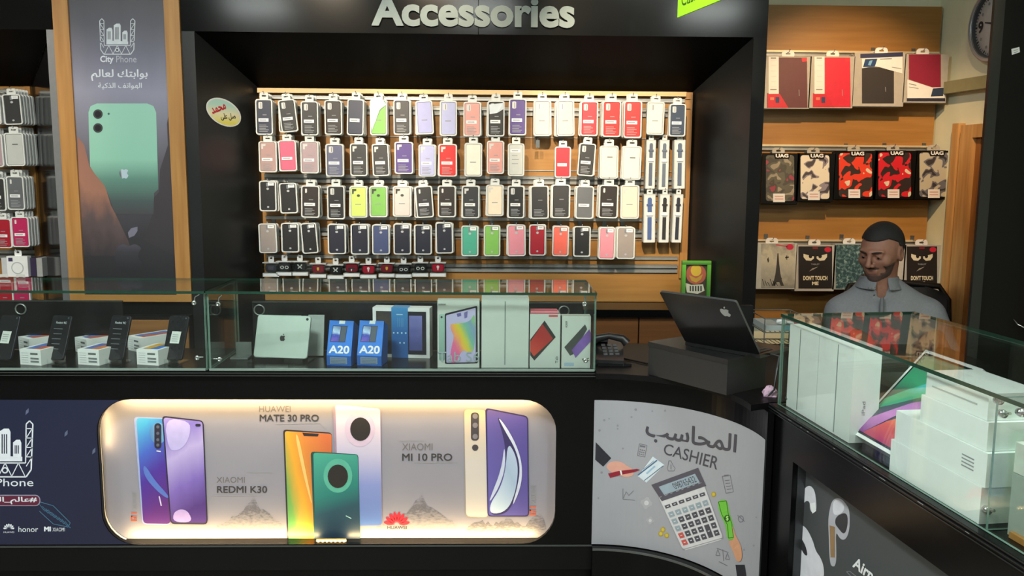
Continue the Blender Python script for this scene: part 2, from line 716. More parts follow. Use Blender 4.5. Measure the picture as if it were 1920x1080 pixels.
struct(rw_box(MB(), 0, 7.25, -0.1, 0, 0, CEIL_Z, CREAM), 'wall_right', True)
tb, zb = rw_at(1800, 160)
struct(rw_box(MB(), 0.0, 2.2, 0.0, 0.045, zb - 0.035, zb + 0.02, M((150, 146, 108), 0.7)), 'trim_1', True)
# wooden door in the right wall: casing boards, jamb and leaf
t0, zt = rw_at(1785, 240, 0.036)
t1, _ = rw_at(1803, 240)
zt = rw_at(1800, 232)[1]
WOODD = wood_mat((128, 78, 36), (166, 110, 56), rough=0.5)
WOODL = wood_mat((186, 136, 78), (214, 168, 108), rough=0.5)
door = thing('door_1', None, None, rwall(t0, 0, 0), kind='structure')
rw_box(MB(), t0, t0 + 0.045, 0.0, 0.035, 0, zt, WOODL).obj('casing_board', door, fix=True)
rw_box(MB(), t0 + 0.045, t0 + 0.085, 0.0, 0.022, 0, zt - 0.03, WOODD).obj('jamb', door, fix=True)
rw_box(MB(), t0 + 0.085, t0 + 0.17, 0.0, 0.05, 0, zt - 0.012, WOODL).obj('casing_board', door, fix=True)
rw_box(MB(), t0 + 0.17, t0 + 1.0, 0.0, 0.05, zt - 0.07, zt - 0.012, WOODL).obj('casing_head', door, fix=True)
rw_box(MB(), t0 + 0.17, t0 + 0.2, 0.0, 0.03, 0, zt - 0.07, WOODD).obj('jamb', door, fix=True)
rw_box(MB(), t0 + 0.2, t0 + 1.0, 0.0, 0.018, 0, zt - 0.07, wood_mat((156, 106, 54), (186, 134, 74))).obj('door_leaf', door, fix=True)

# ------------------------------------------------------------------ ceiling lamps
LAMPG = M((240, 250, 244), 0.5, emit=5.0, name='lamp_diffuser')
ORDN = ['first', 'second', 'third', 'fourth', 'fifth', 'sixth']
for i, (x, y) in enumerate(PANEL_SPOTS):
    t = thing('ceiling_lamp', ['square white ceiling lamp behind the viewer on the left', 'square white ceiling lamp right above the viewer',
              'square white ceiling lamp behind the viewer on the right', 'square white ceiling lamp over the left glass case',
              'added ceiling lamp over the lit advertising panel, brightening the right case', 'added square ceiling lamp brightening the right glass case from above'][i],
              'lamp', (x, y, CEIL_Z - 0.03), 'ceiling panel lamps')
    a, b = rrect(x, y, 0.62, 0.62, 0.02), rrect(x, y, 0.55, 0.55, 0.01)
    mb = MB()
    for (x0, x1, y0, y1) in ((-.31, .31, -.31, -.275), (-.31, .31, .275, .31), (-.31, -.275, -.275, .275), (.275, .31, -.275, .275)):
        mb.bx(x + x0, x + x1, y + y0, y + y1, CEIL_Z - 0.03, CEIL_Z, M((205, 205, 205), 0.4))
    mb.obj('frame', t)
    MB().bx(x - .275, x + .275, y - .275, y + .275, CEIL_Z - 0.02, CEIL_Z - 0.005, LAMPG).obj('diffuser', t)
for i, (p, tg, e, c) in enumerate(SPOTS):
    d = (Vector(tg) - Vector(p)).normalized()
    q = Vector(p) - d * 0.03
    t = thing('track_spot', ['black ceiling spotlight aimed at the left half of the board', 'black ceiling spotlight aimed at the middle of the board',
              'black ceiling spotlight aimed at the right half of the board', 'black ceiling spotlight aimed at the tablet covers',
              'black ceiling spotlight aimed at the left alcove'][i], 'spotlight', q, 'ceiling spotlights')
    rot = d.to_track_quat('Z', 'Y').to_matrix()
    MB().lathe([(0.0, -.12), (.03, -.12), (.042, -.02), (.045, .0), (.04, .0), (.034, -.02), (0, -.02)], q, BLACKM, 20, rot).obj('lamp_head', t)
    MB().tube([q - d * .1, (q.x, q.y - 0.02, CEIL_Z)], 0.008, BLACKM, 8).obj('stem', t)

# ------------------------------------------------------------------ main alcove
FY, BY = 3.43, 3.84              # front face, back board
XL, XR, XBL, XBR = -1.143, 1.007, -1.014, 0.871
ZH, ZS = 1.955, 1.783
alc = thing('display_alcove', 'glossy black alcove frame with splayed sides around the phone case board', 'display frame', (0, FY, 0))
seam = atY(897, 30, FY).x
for x0, x1 in ((-1.192, seam - 0.0012), (seam + 0.0012, 1.060)):
    MB().bx(x0, x1, FY, FY + 0.03, ZH, CEIL_Z, HEADER).obj('header_panel', alc)
MB().hexa([(XL, FY + .004, ZH), (XR, FY + .004, ZH), (XBR, BY, ZS), (XBL, BY, ZS),
           (XL, FY + .034, ZH + .06), (XR, FY + .034, ZH + .06), (XBR, BY, ZS + .06), (XBL, BY, ZS + .06)], BLACKD).obj('soffit', alc, fix=True)
SIDEM = M((26, 27, 28), 0.36, var=0.1, scale=2, spec=0.45, name='black_side_laminate')
for xf, xb, sg in ((XL, XBL, -1), (XR, XBR, 1)):
    MB().hexa([(xf, FY + .002, 0), (xb, BY, 0), (xb + sg * .03, BY, 0), (xf + sg * .03, FY + .03, 0),
               (xf, FY + .002, ZH), (xb, BY, ZS), (xb + sg * .03, BY, ZS), (xf + sg * .03, FY + .03, ZH)], SIDEM).obj('side_panel', alc, fix=True)
MB().bx(-1.192, XL, FY, FY + .03, 0, ZH, SIDEM).obj('frame_post', alc)
MB().bx(XR, 1.060, FY, FY + .03, 0, ZH, BLACK2).obj('frame_post', alc)
MB().bx(1.042, 1.060, FY + .03, 4.235, 0, CEIL_Z, BLACK2).obj('return_panel', alc)
MB().bx(-1.192, 1.042, FY + .03, FY + .05, 2.2, CEIL_Z, BLACK2).obj('backing', alc)

# header lettering: raised silver letters
SILVER = M((80, 92, 92), 0.40, 0.35, var=0.04, name='brushed_silver')
sg = thing('shop_sign', 'raised silver letters reading Accessories on the black header', 'sign', atY(888, 45, FY))
word = 'Accessories'
vfull, _ = glyphs(word, 0.035, 0.06)
lo, hi = vfull.min(0), vfull.max(0)
P0, P1 = atY(697, 46, FY), atY(1077, 49, FY)
capA = atY(720, 0, FY).z - P0.z
vA, _ = glyphs('A', 0.035, 0.06)
sx = (P1.x - P0.x) / (hi[0] - lo[0])
sz = 0.1145 / (vA.max(0)[1] - vA.min(0)[1])
prev = 0.0
for i, ch in enumerate(word):
    v1, _ = glyphs(word[:i + 1], 0.035, 0.06)
    v, f = glyphs(ch, 0.035, 0.06)
    x0 = v1.max(0)[0] - v.max(0)[0]
    mb = MB()
    mb.add([(P0.x + (x + x0 - lo[0]) * sx, FY - 0.006 - z * 0.1, P0.z + y * sz + (P1.z - P0.z) * 0) for x, y, z in v], f, SILVER)
    mb.obj('letter', sg)
mp = atY(665, -4, FY)
MB().lathe([(0, -.006), (.012, -.006), (.012, .006), (0, .006)], (mp.x, FY - .006, mp.z + 0.008), SILVER, 14, Matrix.Rotation(math.pi / 2, 3, 'X')).obj('letter_mark', sg)

# ------------------------------------------------------------------ hanging green sign
GREEN = M((140, 214, 40), 0.4, name='lime_green_board')
A, B_ = atY(1270, 33, 2.9), atY(1346, -2, 2.62)
gs = thing('hanging_sign', 'lime green hanging board with dark lettering in front of the black header', 'sign', (A.x, A.y, A.z))
dv = (Vector((B_.x, B_.y, 0)) - Vector((A.x, A.y, 0))).normalized()
nv = Vector((dv.y, -dv.x, 0))
if nv.dot(CAM_P - A) < 0:
    nv = -nv
e1 = A + dv * 0.42
mb = MB()
q = [A, e1, e1 - nv * .006, A - nv * .006]
mb.hexa([Vector(p) for p in q] + [Vector((p.x, p.y, A.z + 0.2)) for p in q], GREEN)
mb.obj('board', gs, fix=True)
v, f = glyphs('Cashier', 0.0)
hx = v.max(0)
mb = MB()
mb.add([A + dv * (0.028 + x * 0.062) + nv * 0.001 + Vector((0, 0, 0.030 + y * 0.062)) for x, y, z in v], f, M((50, 80, 22), 0.5))
mb.obj('lettering', gs)
for t in (0.06, 0.36):
    p = A + dv * t
    MB().tube([(p.x, p.y, A.z + .2), (p.x, p.y, CEIL_Z)], 0.0015, STEEL, 5).obj('wire', gs)

# ------------------------------------------------------------------ oval sticker on the left splay
sdir = Vector((XBL - XL, BY - FY, 0)).normalized()
snrm = Vector((sdir.y, -sdir.x, 0))
sp = Panel(Vector((XL, FY, 0)) + snrm * 0.001, snrm)
stk = thing('oval_sticker', 'oval white and yellow sticker with arabic lettering on the black side panel', 'sticker', onplane(419, 240, sp.p0, snrm))


def tilt_ell(cx, cy, rx, ry, a, n=40):
    a = math.radians(a)
    return [(cx + rx * math.cos(t) * math.cos(a) - ry * math.sin(t) * math.sin(a), cy + rx * math.cos(t) * math.sin(a) + ry * math.sin(t) * math.cos(a))
            for t in [2 * math.pi * i / n for i in range(n)]]


pr = Print(sp, 1)
pr.poly(tilt_ell(419, 210.5, 36, 23, 32), WHITE)
pr.obj('backing', stk)
pr = Print(sp, 2)
pr.poly(tilt_ell(419, 210.5, 33.5, 20.5, 32), GM([(0.1, (226, 214, 96)), (0.45, (232, 226, 190)), (0.8, (176, 214, 206))], (0, 0, 1)))
pr.obj('face', stk)
pr = Print(sp, 3)
pr.text(AR['muh'], ((394, 203), (420, 192), (424, 204), (398, 214)), M((190, 24, 48), 0.5), 0.03, rev=True)
pr.text(AR['pray'], ((412, 212), (440, 212), (442, 226), (414, 226)), INK, 0.02, rev=True)
pr.obj('lettering', stk)

# ------------------------------------------------------------------ poster pillar left of the alcove
PX0, PX1, PX2, PX3 = -1.671, -1.612, -1.252, -1.194
pil = thing('poster_pillar', 'tall smartphone poster framed by oak strips on the pillar', 'poster', (-1.432, FY, 0))
MB().bx(PX0, PX3, FY + .012, FY + .2, 0.0, CEIL_Z, BLACK2).obj('pillar_core', pil)
for x0, x1 in ((PX0, PX1), (PX2, PX3)):
    MB().bx(x0, x1, FY - .008, FY + .012, 0.911, CEIL_Z, OAK).obj('frame_strip', pil)
MB().bx(PX1, PX2, FY - .008, FY + .012, 0.911, 0.938, wood_mat((152, 104, 50), (174, 126, 68), axis=0)).obj('frame_strip', pil)
MB().bx(PX1, PX2, FY, FY + .012, 0.938, CEIL_Z, GM([(0.0, (40, 39, 42)), (.12, (52, 50, 54)), (.27, (88, 84, 92)), (.40, (136, 134, 152)), (.47, (106, 104, 120)), (.53, (78, 76, 86)),
                                                 (.60, (50, 48, 52)), (1, (30, 30, 32))], (0, 0, 1), noise=0.04)).obj('sheet', pil)
PP = Panel((0, FY, 0), (0, -1, 0))
pr = Print(PP, 1)
pr.poly([(145, 255), (158, 272), (168, 312), (178, 325), (197, 348), (208, 385), (216, 400), (240, 450), (250, 480), (153, 480)],
        GM([(0, (52, 48, 52)), (.35, (88, 72, 72)), (.6, (150, 104, 86)), (1, (140, 96, 84))], (0.1, 0, 1), noise=0.35, nscale=5))
pr.obj('printed_cliff', pil)
pr = Print(PP, 1)
pr.poly([(318, 208), (313, 232), (315, 272), (306, 300), (300, 318), (298, 360), (289, 370), (286, 400), (270, 450), (330, 480), (326, 300)],
        GM([(0, (54, 50, 54)), (.5, (62, 56, 60)), (1, (66, 60, 64))], (0, 0, 1), noise=0.2, nscale=6))
pr.obj('printed_cliff', pil)
pr = Print(PP, 2)
pr.poly([(166, 211), (170, 199), (182, 194), (276, 194), (288, 199), (293, 211), (297, 355), (289, 362), (288, 402), (217, 402), (206, 372), (196, 348), (178, 326), (169, 312)],
        GM([(0, (68, 66, 70)), (.12, (70, 82, 82)), (.32, (92, 130, 118)), (.5, (136, 184, 164)), (1, (142, 188, 170))], (0, 0, 1)))
ph = pr.obj('printed_phone', pil)
for cy in (214, 240):
    pr = Print(PP, 3)
    pr.poly(circ(184, cy, 9), M((58, 60, 62), 0.4))
    pr.poly(circ(184, cy, 6), M((34, 34, 38), 0.3), 1)
    pr.obj('printed_lens', ph)
pr = Print(PP, 3)
pr.poly(circ(204, 213.5, 2.2, n=10), M((58, 96, 88), 0.5))
a, l = apple(233, 324, 24, 0)
pr.poly(a, GM([(0, (58, 64, 66)), (.46, (88, 92, 94)), (.54, (176, 190, 200)), (1, (170, 184, 196))], (.8, 0, .3)))
pr.obj('printed_fruit_mark', ph)
pr = Print(PP, 2)
a, l = apple(242, 478, 72, 0)
pr.poly([(p[0], p[1]) for p in a], GM([(0, (42, 41, 44)), (.45, (58, 56, 62)), (.95, (100, 96, 110))], (0, 0, 1)))
pr.poly([(242, 446), (240, 436), (246, 428), (258, 425), (258, 433), (252, 442)], M((112, 108, 124), 0.5))
pr.obj('printed_fruit', pil)
WI = M((205, 206, 214), 0.5, name='white_ink')
pr = Print(PP, 1)
city_logo(pr, 220, 72, 66, M((190, 194, 200), 0.5), M((76, 73, 82), 0.5))
pr.obj('printed_logo', pil)
pr = Print(PP, 1)
pr.text('City', (188, 104.5, 213, 120), WI, 0.03)
pr.text('Phone', (218, 104.5, 256, 117), M((168, 168, 178), 0.5), 0.0)
pr.text(AR['gateway'], (171, 130, 277, 152), WI, 0.02, rev=True)
pr.text(AR['phones'], (184, 155, 266, 168), WI, 0.012, rev=True)
pr.obj('lettering', pil)

# ------------------------------------------------------------------ left alcove frame
lal = thing('display_alcove', 'glossy black alcove frame at the left edge beside the poster pillar', 'display frame', (-2.2, FY, 0))
lbx = atY(66, 250, BY).x
MB().bx(-3.6, PX0 - .002, FY, FY + .03, ZH, CEIL_Z, HEADER).obj('header_panel', lal)
MB().hexa([(-3.6, FY + .004, ZH), (PX0 - .02, FY + .004, ZH), (lbx, BY, ZS), (-3.6, BY, ZS),
           (-3.6, FY + .034, ZH + .05), (PX0 - .02, FY + .034, ZH + .05), (lbx, BY, ZS + .05), (-3.6, BY, ZS + .05)], BLACKD).obj('soffit', lal, fix=True)
MB().hexa([(PX0 - .03, FY + .03, 0), (lbx, BY, 0), (lbx + .03, BY, 0), (PX0 - .01, FY + .05, 0),
           (PX0 - .03, FY + .03, ZH), (lbx, BY, ZS), (lbx + .03, BY, ZS), (PX0 - .01, FY + .05, ZH)],
          M((26, 26, 28), 0.12, name='black_mirror_laminate')).obj('side_panel', lal, fix=True)
MB().bx(PX0 - .03, PX0 - .001, FY - .002, FY + .03, 0, ZH, M((118, 118, 120), 0.4, 0.3)).obj('frame_post', lal)

# ------------------------------------------------------------------ black unit on the right edge
cx0 = 1.872
rc = thing('black_display_unit', 'tall black display unit at the right edge in front of the clock', 'display unit', (2.05, 3.3, 0))
MB().bx(cx0, 2.2, 3.3, 3.32, 0, CEIL_Z, BLACK2).obj('front_panel', rc)
MB().bx(cx0 + .01, 2.19, 3.32, 3.34, 0, CEIL_Z, BLACK2).obj('back_panel', rc)
MB().bx(cx0 - .012, cx0 + .028, 3.285, 3.3, 0, CEIL_Z, SIDEM).obj('edge_strip', rc)
p = atY(1915, 610, 3.28)
MB().tube([(p.x - .02, 3.3, p.z + .02), (p.x - .02, 3.27, p.z + .005), (p.x + .0, 3.26, p.z - .006), (p.x + .03, 3.26, p.z - .003)], 0.003, CHROME).obj('hook', rc)
RCP = Panel((0, 3.3, 0), (0, -1, 0))
pr = Print(RCP, 2)
pr.poly([(1896, 92), (1911, 88), (1912, 98), (1897, 103)], WHITE)
pr.line([(1900, 95), (1908, 93)], 1.2, GREYI, 1)
pr.line([(1901, 99), (1908, 97)], 1.2, GREYI, 1)
pr.obj('price_tag', rc)

# ------------------------------------------------------------------ wall clock on the right wall
tcl, zcl = rw_at(1862, 44, 0.04)
RCL = 0.165
ck = thing('wall_clock', 'round white wall clock with silver rim above the wooden door', 'clock', rwall(tcl, 0, zcl))
rotc = rwn.to_track_quat('Z', 'Y').to_matrix()
cc = rwall(tcl, 0.0, zcl)
MB().lathe([(RCL * .86, .0), (RCL, .0), (RCL, .025), (RCL * .97, .045), (RCL * .9, .05), (RCL * .86, .04)], cc, M((176, 178, 182), 0.35, 0.5), 40, rotc).obj('rim', ck)
MB().lathe([(RCL * .87, .043), (RCL * .83, .03), (RCL * .82, .025)], cc, M((90, 92, 96), 0.3, 0.4), 40, rotc).obj('inner_rim', ck)
MB().lathe([(RCL * .85, .02), (RCL * .84, .026), (0, .026)], cc, M((216, 218, 220), 0.5), 40, rotc).obj('dial', ck)
up = Vector((0, 0, 1))
rt = up.cross(rwn).normalized()


def on_clock(u, v, h=.027):
    return cc + rt * u * RCL + up * v * RCL + rwn * h


nm = MB()
for hh in (12, 3, 6, 9):
    a = math.pi / 2 - hh * math.pi / 6
    v, f = glyphs(str(hh), 0.04)
    s = 0.40
    ctr = (v.max(0) + v.min(0)) / 2
    nm.add([on_clock(math.cos(a) * .60 + (x - ctr[0]) * s, math.sin(a) * .60 + (y - ctr[1]) * s, .027 + z * .0006) for x, y, z in v], f, INK)
for hh in (1, 2, 4, 5, 7, 8, 10, 11):
    a = math.pi / 2 - hh * math.pi / 6
    nm.add([on_clock(math.cos(a) * .64 + .045 * math.cos(q), math.sin(a) * .64 + .045 * math.sin(q)) for q in [i * math.pi / 4 for i in range(8)]], [list(range(8))], GREYI)
for mm in range(60):
    a = mm * math.pi / 30
    l, wd = (.76, .012) if mm % 5 else (.74, .022)
    c_, s_ = math.cos(a), math.sin(a)
    nm.add([on_clock(c_ * l - s_ * wd, s_ * l + c_ * wd), on_clock(c_ * l + s_ * wd, s_ * l - c_ * wd), on_clock(c_ * .81 + s_ * wd, s_ * .81 - c_ * wd),
            on_clock(c_ * .81 - s_ * wd, s_ * .81 + c_ * wd)], [(0, 1, 2, 3)], INK)
nm.obj('numerals', ck)
for ang, L, wd in ((168, .42, .03), (20, .6, .02)):
    a = math.radians(ang)
    c_, s_ = math.cos(a), math.sin(a)
    MB().add([on_clock(-c_ * .1 - s_ * wd, -s_ * .1 + c_ * wd, .031), on_clock(-c_ * .1 + s_ * wd, -s_ * .1 - c_ * wd, .031),
              on_clock(c_ * L + s_ * wd * .5, s_ * L - c_ * wd * .5, .031), on_clock(c_ * L - s_ * wd * .5, s_ * L + c_ * wd * .5, .031)],
             [(0, 1, 2, 3)], INK).obj('hand', ck)
MB().lathe([(.012, .026), (.012, .034), (0, .035)], cc, INK, 12, rotc).obj('hub', ck)

# ------------------------------------------------------------------ low back cabinet under the boards
cab = thing('back_cabinet', 'low brown cabinet with black top below the phone case board', 'cabinet', (0, 3.66, 0))
MB().bx(XBL + .004, XBR - .002, 3.62, 3.838, 0.822, 0.854, BLACK).obj('top', cab)
MB().bx(XBL + .004, XBR - .002, 3.66, 3.838, 0.06, 0.822, BLACKM).obj('body', cab)
CABW = wood_mat((92, 54, 22), (110, 68, 30), axis=0)
xs = [-1.008, -0.5, -0.124, 0.252, 0.628, 0.868]
for a, b in zip(xs[:-1], xs[1:]):
    MB().bx(a + .003, b - .003, 3.645, 3.66, 0.08, 0.819, CABW).obj('door', cab)
cab2 = thing('pillar_cabinet', 'brown cabinet at the foot of the poster pillar seen through the glass', 'cabinet', (-1.4, 3.40, 0))
MB().bx(-1.668, -1.195, 3.385, 3.428, 0.06, 0.86, BLACKM).obj('body', cab2)
a = atY(222, 600, 3.375).x
MB().bx(a, -1.195, 3.375, 3.385, 0.08, 0.845, wood_mat((124, 84, 46), (146, 104, 62), axis=0)).obj('door', cab2)

# ================================================================== display boards with rails, hooks and hanging packs
ORD = ['first', 'second', 'third', 'fourth', 'fifth', 'sixth', 'seventh', 'eighth', 'ninth', 'tenth', 'eleventh', 'twelfth', 'thirteenth',
       'fourteenth', 'fifteenth', 'sixteenth', 'seventeenth', 'eighteenth', 'nineteenth', 'twentieth']
bd = thing('display_board', 'brown slatwall board with metal rails full of phone cases', 'display board', ((XBL + XBR) / 2, BY, 0.856))
MB().bx(XBL + .001, XBR - .001, BY, BY + .02, 0.856, ZS - .002, BOARD).obj('panel', bd)
MB().bx(XBL + .002, XBR - .035, BY - .03, BY, ZS - .022, ZS - .003, wood_mat((206, 170, 116), (226, 196, 146), axis=0)).obj('top_strip', bd)
MB().bx(XBR - .036, XBR - .003, BY - .014, BY, 0.965, ZS - .003, OAK).obj('edge_strip', bd)


def rail(parent, x0, x1, z, y=BY, h=0.014, double=True):
    mb = MB()
    mb.bx(x0, x1, y - .011, y, z, z + h, ALU)
    mb.bx(x0, x1, y - .014, y, z + h * .78, z + h, ALU)
    if double:
        mb.bx(x0, x1, y - .011, y, z - .022, z - .010, ALU)
        mb.bx(x0, x1, y - .003, y, z - .010, z, STEEL)
    return mb.obj('rail', parent)


def hook(parent, x, z, y0, y1):
    """wire peg: saddle on the rail, rod towards the customer, upturned tip"""
    mb = MB()
    mb.bx(x - .009, x + .009, y0 - .004, y0, z - .012, z + .022, STEEL)
    mb.tube([(x, y0 - .002, z), (x, y1 + .012, z + .002), (x, y1, z + .012)], 0.0022, CHROME, 5)
    return mb.obj('hook', parent)


# ---- prototypes of the phone case packs, local: origin at the hang hole, front faces -Y
def pack_tray(w, h, tab):
    mb = MB()
    top = -0.012 if tab else 0.012
    cz = top - h / 2
    mb.ring(rrect(0, cz, w, h, .011), rrect(0, cz, w - .011, h - .011, .008), -.006, .006, PACK)
    mb.flat(rrect(0, cz, w - .010, h - .010, .008), .001, PACK)
    mb.flat(rrect(0, cz, w - .002, h - .002, .011)[::-1], .006, PACK)
    if tab:
        mb.ring(rrect(0, .002, w * .5, .032, .006), rrect(0, .003, w * .26, .007, .003), -.001, .001, PACK)
    return mb.mesh('tray')


def pack_case(w, h, tab, m):
    top = -0.012 if tab else 0.012
    return MB().prism(rrect(0, top - h / 2, w - .0125, h - .0125, .0075), -.0045, .001, m, bev=.0016).mesh('case')


W0, H0 = 0.0773, 0.161
CM0 = M((40, 40, 44), 0.5)
PT = {t: pack_tray(W0, H0, t) for t in (True, False)}
PC = {t: pack_case(W0, H0, t, CM0) for t in (True, False)}


def det(kind, tab):
    """print, cut-out and sticker meshes on the case front"""
    top = -0.012 if tab else 0.012
    y = -.0052
    out = []
    iw, ih = W0 - .0125, H0 - .0125
    z0 = top - .00625
    A = MB()
    if kind in ('s20', 'plain20'):
        A.flat(rrect(-iw * .24, z0 - .022, iw * .27, .031, .005), y, M((196, 196, 194), 0.4))
        A.flat(rrect(-iw * .20, z0 - .022, iw * .05, .024, .002), y - .0003, M((120, 120, 120), 0.4))
    elif kind in ('corner', 'plaincorner'):
        A.flat([(-iw * .42, z0 - .034), (-iw * .30, z0 - .034), (-iw * .30, z0 - .020), (-iw * .14, z0 - .018), (-iw * .13, z0 - .008), (-iw * .42, z0 - .008)], y, M((198, 196, 192), 0.4))
    elif kind == 'dotted':
        A.flat([(-iw * .42, z0 - .034), (-iw * .32, z0 - .034), (-iw * .30, z0 - .020), (-iw * .14, z0 - .018), (-iw * .13, z0 - .008), (-iw * .42, z0 - .008)], y, M((60, 62, 58), 0.4))
        A.flat(circ(0, z0 - .042, .007, n=14)[::1], y, M((66, 70, 62), 0.4))
    elif kind == 'lens':
        A.flat(rrect(-iw * .28, z0 - .020, iw * .12, .022, .004), y, M((206, 204, 200), 0.4))
    elif kind == 'mid':
        A.flat(rrect(0, z0 - .014, iw * .2, .02, .003), y, M((120, 124, 130), 0.35))
        A.flat(circ(0, z0 - .036, .006, n=14), y, M((178, 180, 182), 0.3))
        A.flat(circ(0, z0 - .132, .005, n=10), y, M((170, 172, 176), 0.4))
    out.append(('camera_cutout', A) if A.v else None)
    Bm = MB()
    if kind in ('s20', 'corner', 'lens', 'label', 'back'):
        zz = z0 - (.088 if kind != 'back' else .030)
        Bm.flat([(-iw * .40, zz - .0075), (iw * .30, zz - .0075), (iw * .30, zz + .0075), (-iw * .40, zz + .0075)], y, WHITE)
        Bm.flat([(-iw * .32, zz - .002), (iw * .15, zz - .002), (iw * .15, zz + .002), (-iw * .32, zz + .002)], y - .0003, GREYI)
    elif kind == 'mid':
        Bm.flat([(iw * .02, z0 - .019), (iw * .44, z0 - .019), (iw * .44, z0 - .002), (iw * .02, z0 - .002)], y - .0006, WHITE)
        Bm.flat([(iw * .10, z0 - .011), (iw * .36, z0 - .011), (iw * .36, z0 - .008), (iw * .10, z0 - .008)], y - .0009, GREYI)
    out.append(('sticker', Bm) if Bm.v else None)
    Cm = MB()
    if kind in ('s20', 'corner', 'lens', 'dark'):
        for i, wd in enumerate((.5, .62, .46, .66, .58)):
            zz = z0 - .112 - i * .0072
            Cm.flat([(-iw * .36, zz), (-iw * .36 + iw * wd, zz), (-iw * .36 + iw * wd, zz + .003), (-iw * .36, zz + .003)], y, GREYI)
        Cm.flat([(-iw * .1, z0 - .066), (iw * .18, z0 - .066), (iw * .18, z0 - .063), (-iw * .1, z0 - .063)], y, GREYI)
    elif kind in ('plain20', 'plaincorner', 'plain', 'dotted'):
        Cm.flat([(-iw * .22, z0 - .088), (iw * .18, z0 - .088), (iw * .18, z0 - .084), (-iw * .22, z0 - .084)], y, GREYI)
        Cm.ring(rrect(0, z0 - ih / 2, iw - .004, ih - .004, .006), rrect(0, z0 - ih / 2, iw - .0056, ih - .0056, .005), y, y + .001, M((176, 174, 168), 0.5))
    elif kind == 'white':
        Cm.flat([(-iw * .12, z0 - .052), (iw * .22, z0 - .052), (iw * .22, z0 - .047), (-iw * .12, z0 - .047)], y, M((90, 90, 90), 0.5))
    elif kind == 'back':
        for i, wd in enumerate((.4, .5, .44)):
            zz = z0 - .055 - i * .02
            Cm.flat([(-iw * .3, zz), (-iw * .3 + iw * wd, zz), (-iw * .3 + iw * wd, zz + .003), (-iw * .3, zz + .003)], y, GREYI)
    out.append(('printed_text', Cm) if Cm.v else None)
    return [(n, mb.mesh(n)) for n, mb in [o for o in out if o]]


DET = {}
used_labels = set()


def linkmesh(name, me, parent):
    o = bpy.data.objects.new(name, me)
    COL.objects.link(o)
    o.parent = parent
    return o


COLS = {  # name: (rgb, roughness)
    'navy': (46, 50, 70), 'black': (30, 29, 31), 'charcoal': (46, 46, 48), 'dark brown': (42, 34, 32), 'green': (120, 178, 84), 'lilac': (156, 158, 204),
    'pale lilac': (168, 170, 210), 'pink': (208, 146, 138), 'purple': (78, 58, 128), 'light grey': (184, 186, 182), 'red': (214, 34, 50), 'scarlet': (226, 34, 34),
    'white': (224, 218, 204), 'slate blue': (52, 64, 84), 'dusty pink': (172, 138, 134), 'hot pink': (220, 92, 120), 'mauve': (166, 142, 148), 'slate': (92, 94, 122),
    'lime': (198, 226, 110), 'pinkish grey': (200, 188, 184), 'cream': (226, 210, 188), 'taupe': (150, 138, 132), 'dark navy': (34, 36, 50), 'blue': (66, 76, 114),
    'teal': (72, 160, 136), 'rose': (214, 134, 148), 'dark red': (160, 24, 42), 'coral': (236, 104, 88), 'light pink': (214, 136, 150), 'grey': (96, 98, 102),
}


def casemat(c):
    return M(COLS[c], 0.42, var=0.03, scale=30, name='case_' + c.replace(' ', '_'))


def phone_pack(kind, tab, color, pos, rot, label, group, sx=1.0, sz=1.0, full=True):
    t = bpy.data.objects.new('phone_case_pack', None)
    t.empty_display_size = .02
    COL.objects.link(t)
    t.location = pos
    t.rotation_euler = rot
    t.scale = (sx, 1, sz)
    tag(t, label, 'phone case', group)
    linkmesh('tray', PT[tab], t)
    c = linkmesh('case', PC[tab], t)
    paint(c, 0, casemat(color))
    if full:
        if (kind, tab) not in DET:
            DET[(kind, tab)] = det(kind, tab)
        for n, me in DET[(kind, tab)]:
            linkmesh(n, me, t)
    return t


# rows: (left px, right px, top px, bottom px, colour, kind, tilt degrees, packs on the hook)
R1 = [(480, 512, 186, 253, 'navy', 's20', 0, 4), (524, 558, 187, 248, 'black', 's20', 6, 3), (565, 597, 190, 254, 'black', 's20', 0, 4),
      (609, 642, 188, 253, 'dark brown', 's20', 0, 3), (651, 683, 186, 254, 'navy', 'label', -2, 4), (694, 726, 187, 254, 'green', 'plain', 0, 3),
      (738, 770, 187, 253, 'charcoal', 's20', 0, 3), (780, 813, 189, 252, 'lilac', 'plain', 3, 3), (825, 857, 189, 255, 'pale lilac', 'plain20', 0, 2),
      (869, 902, 191, 256, 'pink', 's20', 0, 3), (914, 946, 189, 256, 'black', 's20', 0, 2), (954, 987, 185, 254, 'purple', 's20', 0, 2),
      (1000, 1033, 188, 255, 'light grey', 'plain20', 0, 3), (1043, 1077, 188, 255, 'light grey', 'plain20', 2, 4), (1088, 1121, 190, 255, 'red', 's20', 0, 3),
      (1129, 1164, 189, 257, 'scarlet', 's20', 0, 4), (1169, 1203, 189, 259, 'scarlet', 's20', 0, 4), (1212, 1245, 191, 253, 'white', 'plain20', -1, 3),
      (1254, 1285, 195, 256, 'slate blue', 's20', 0, 2)]
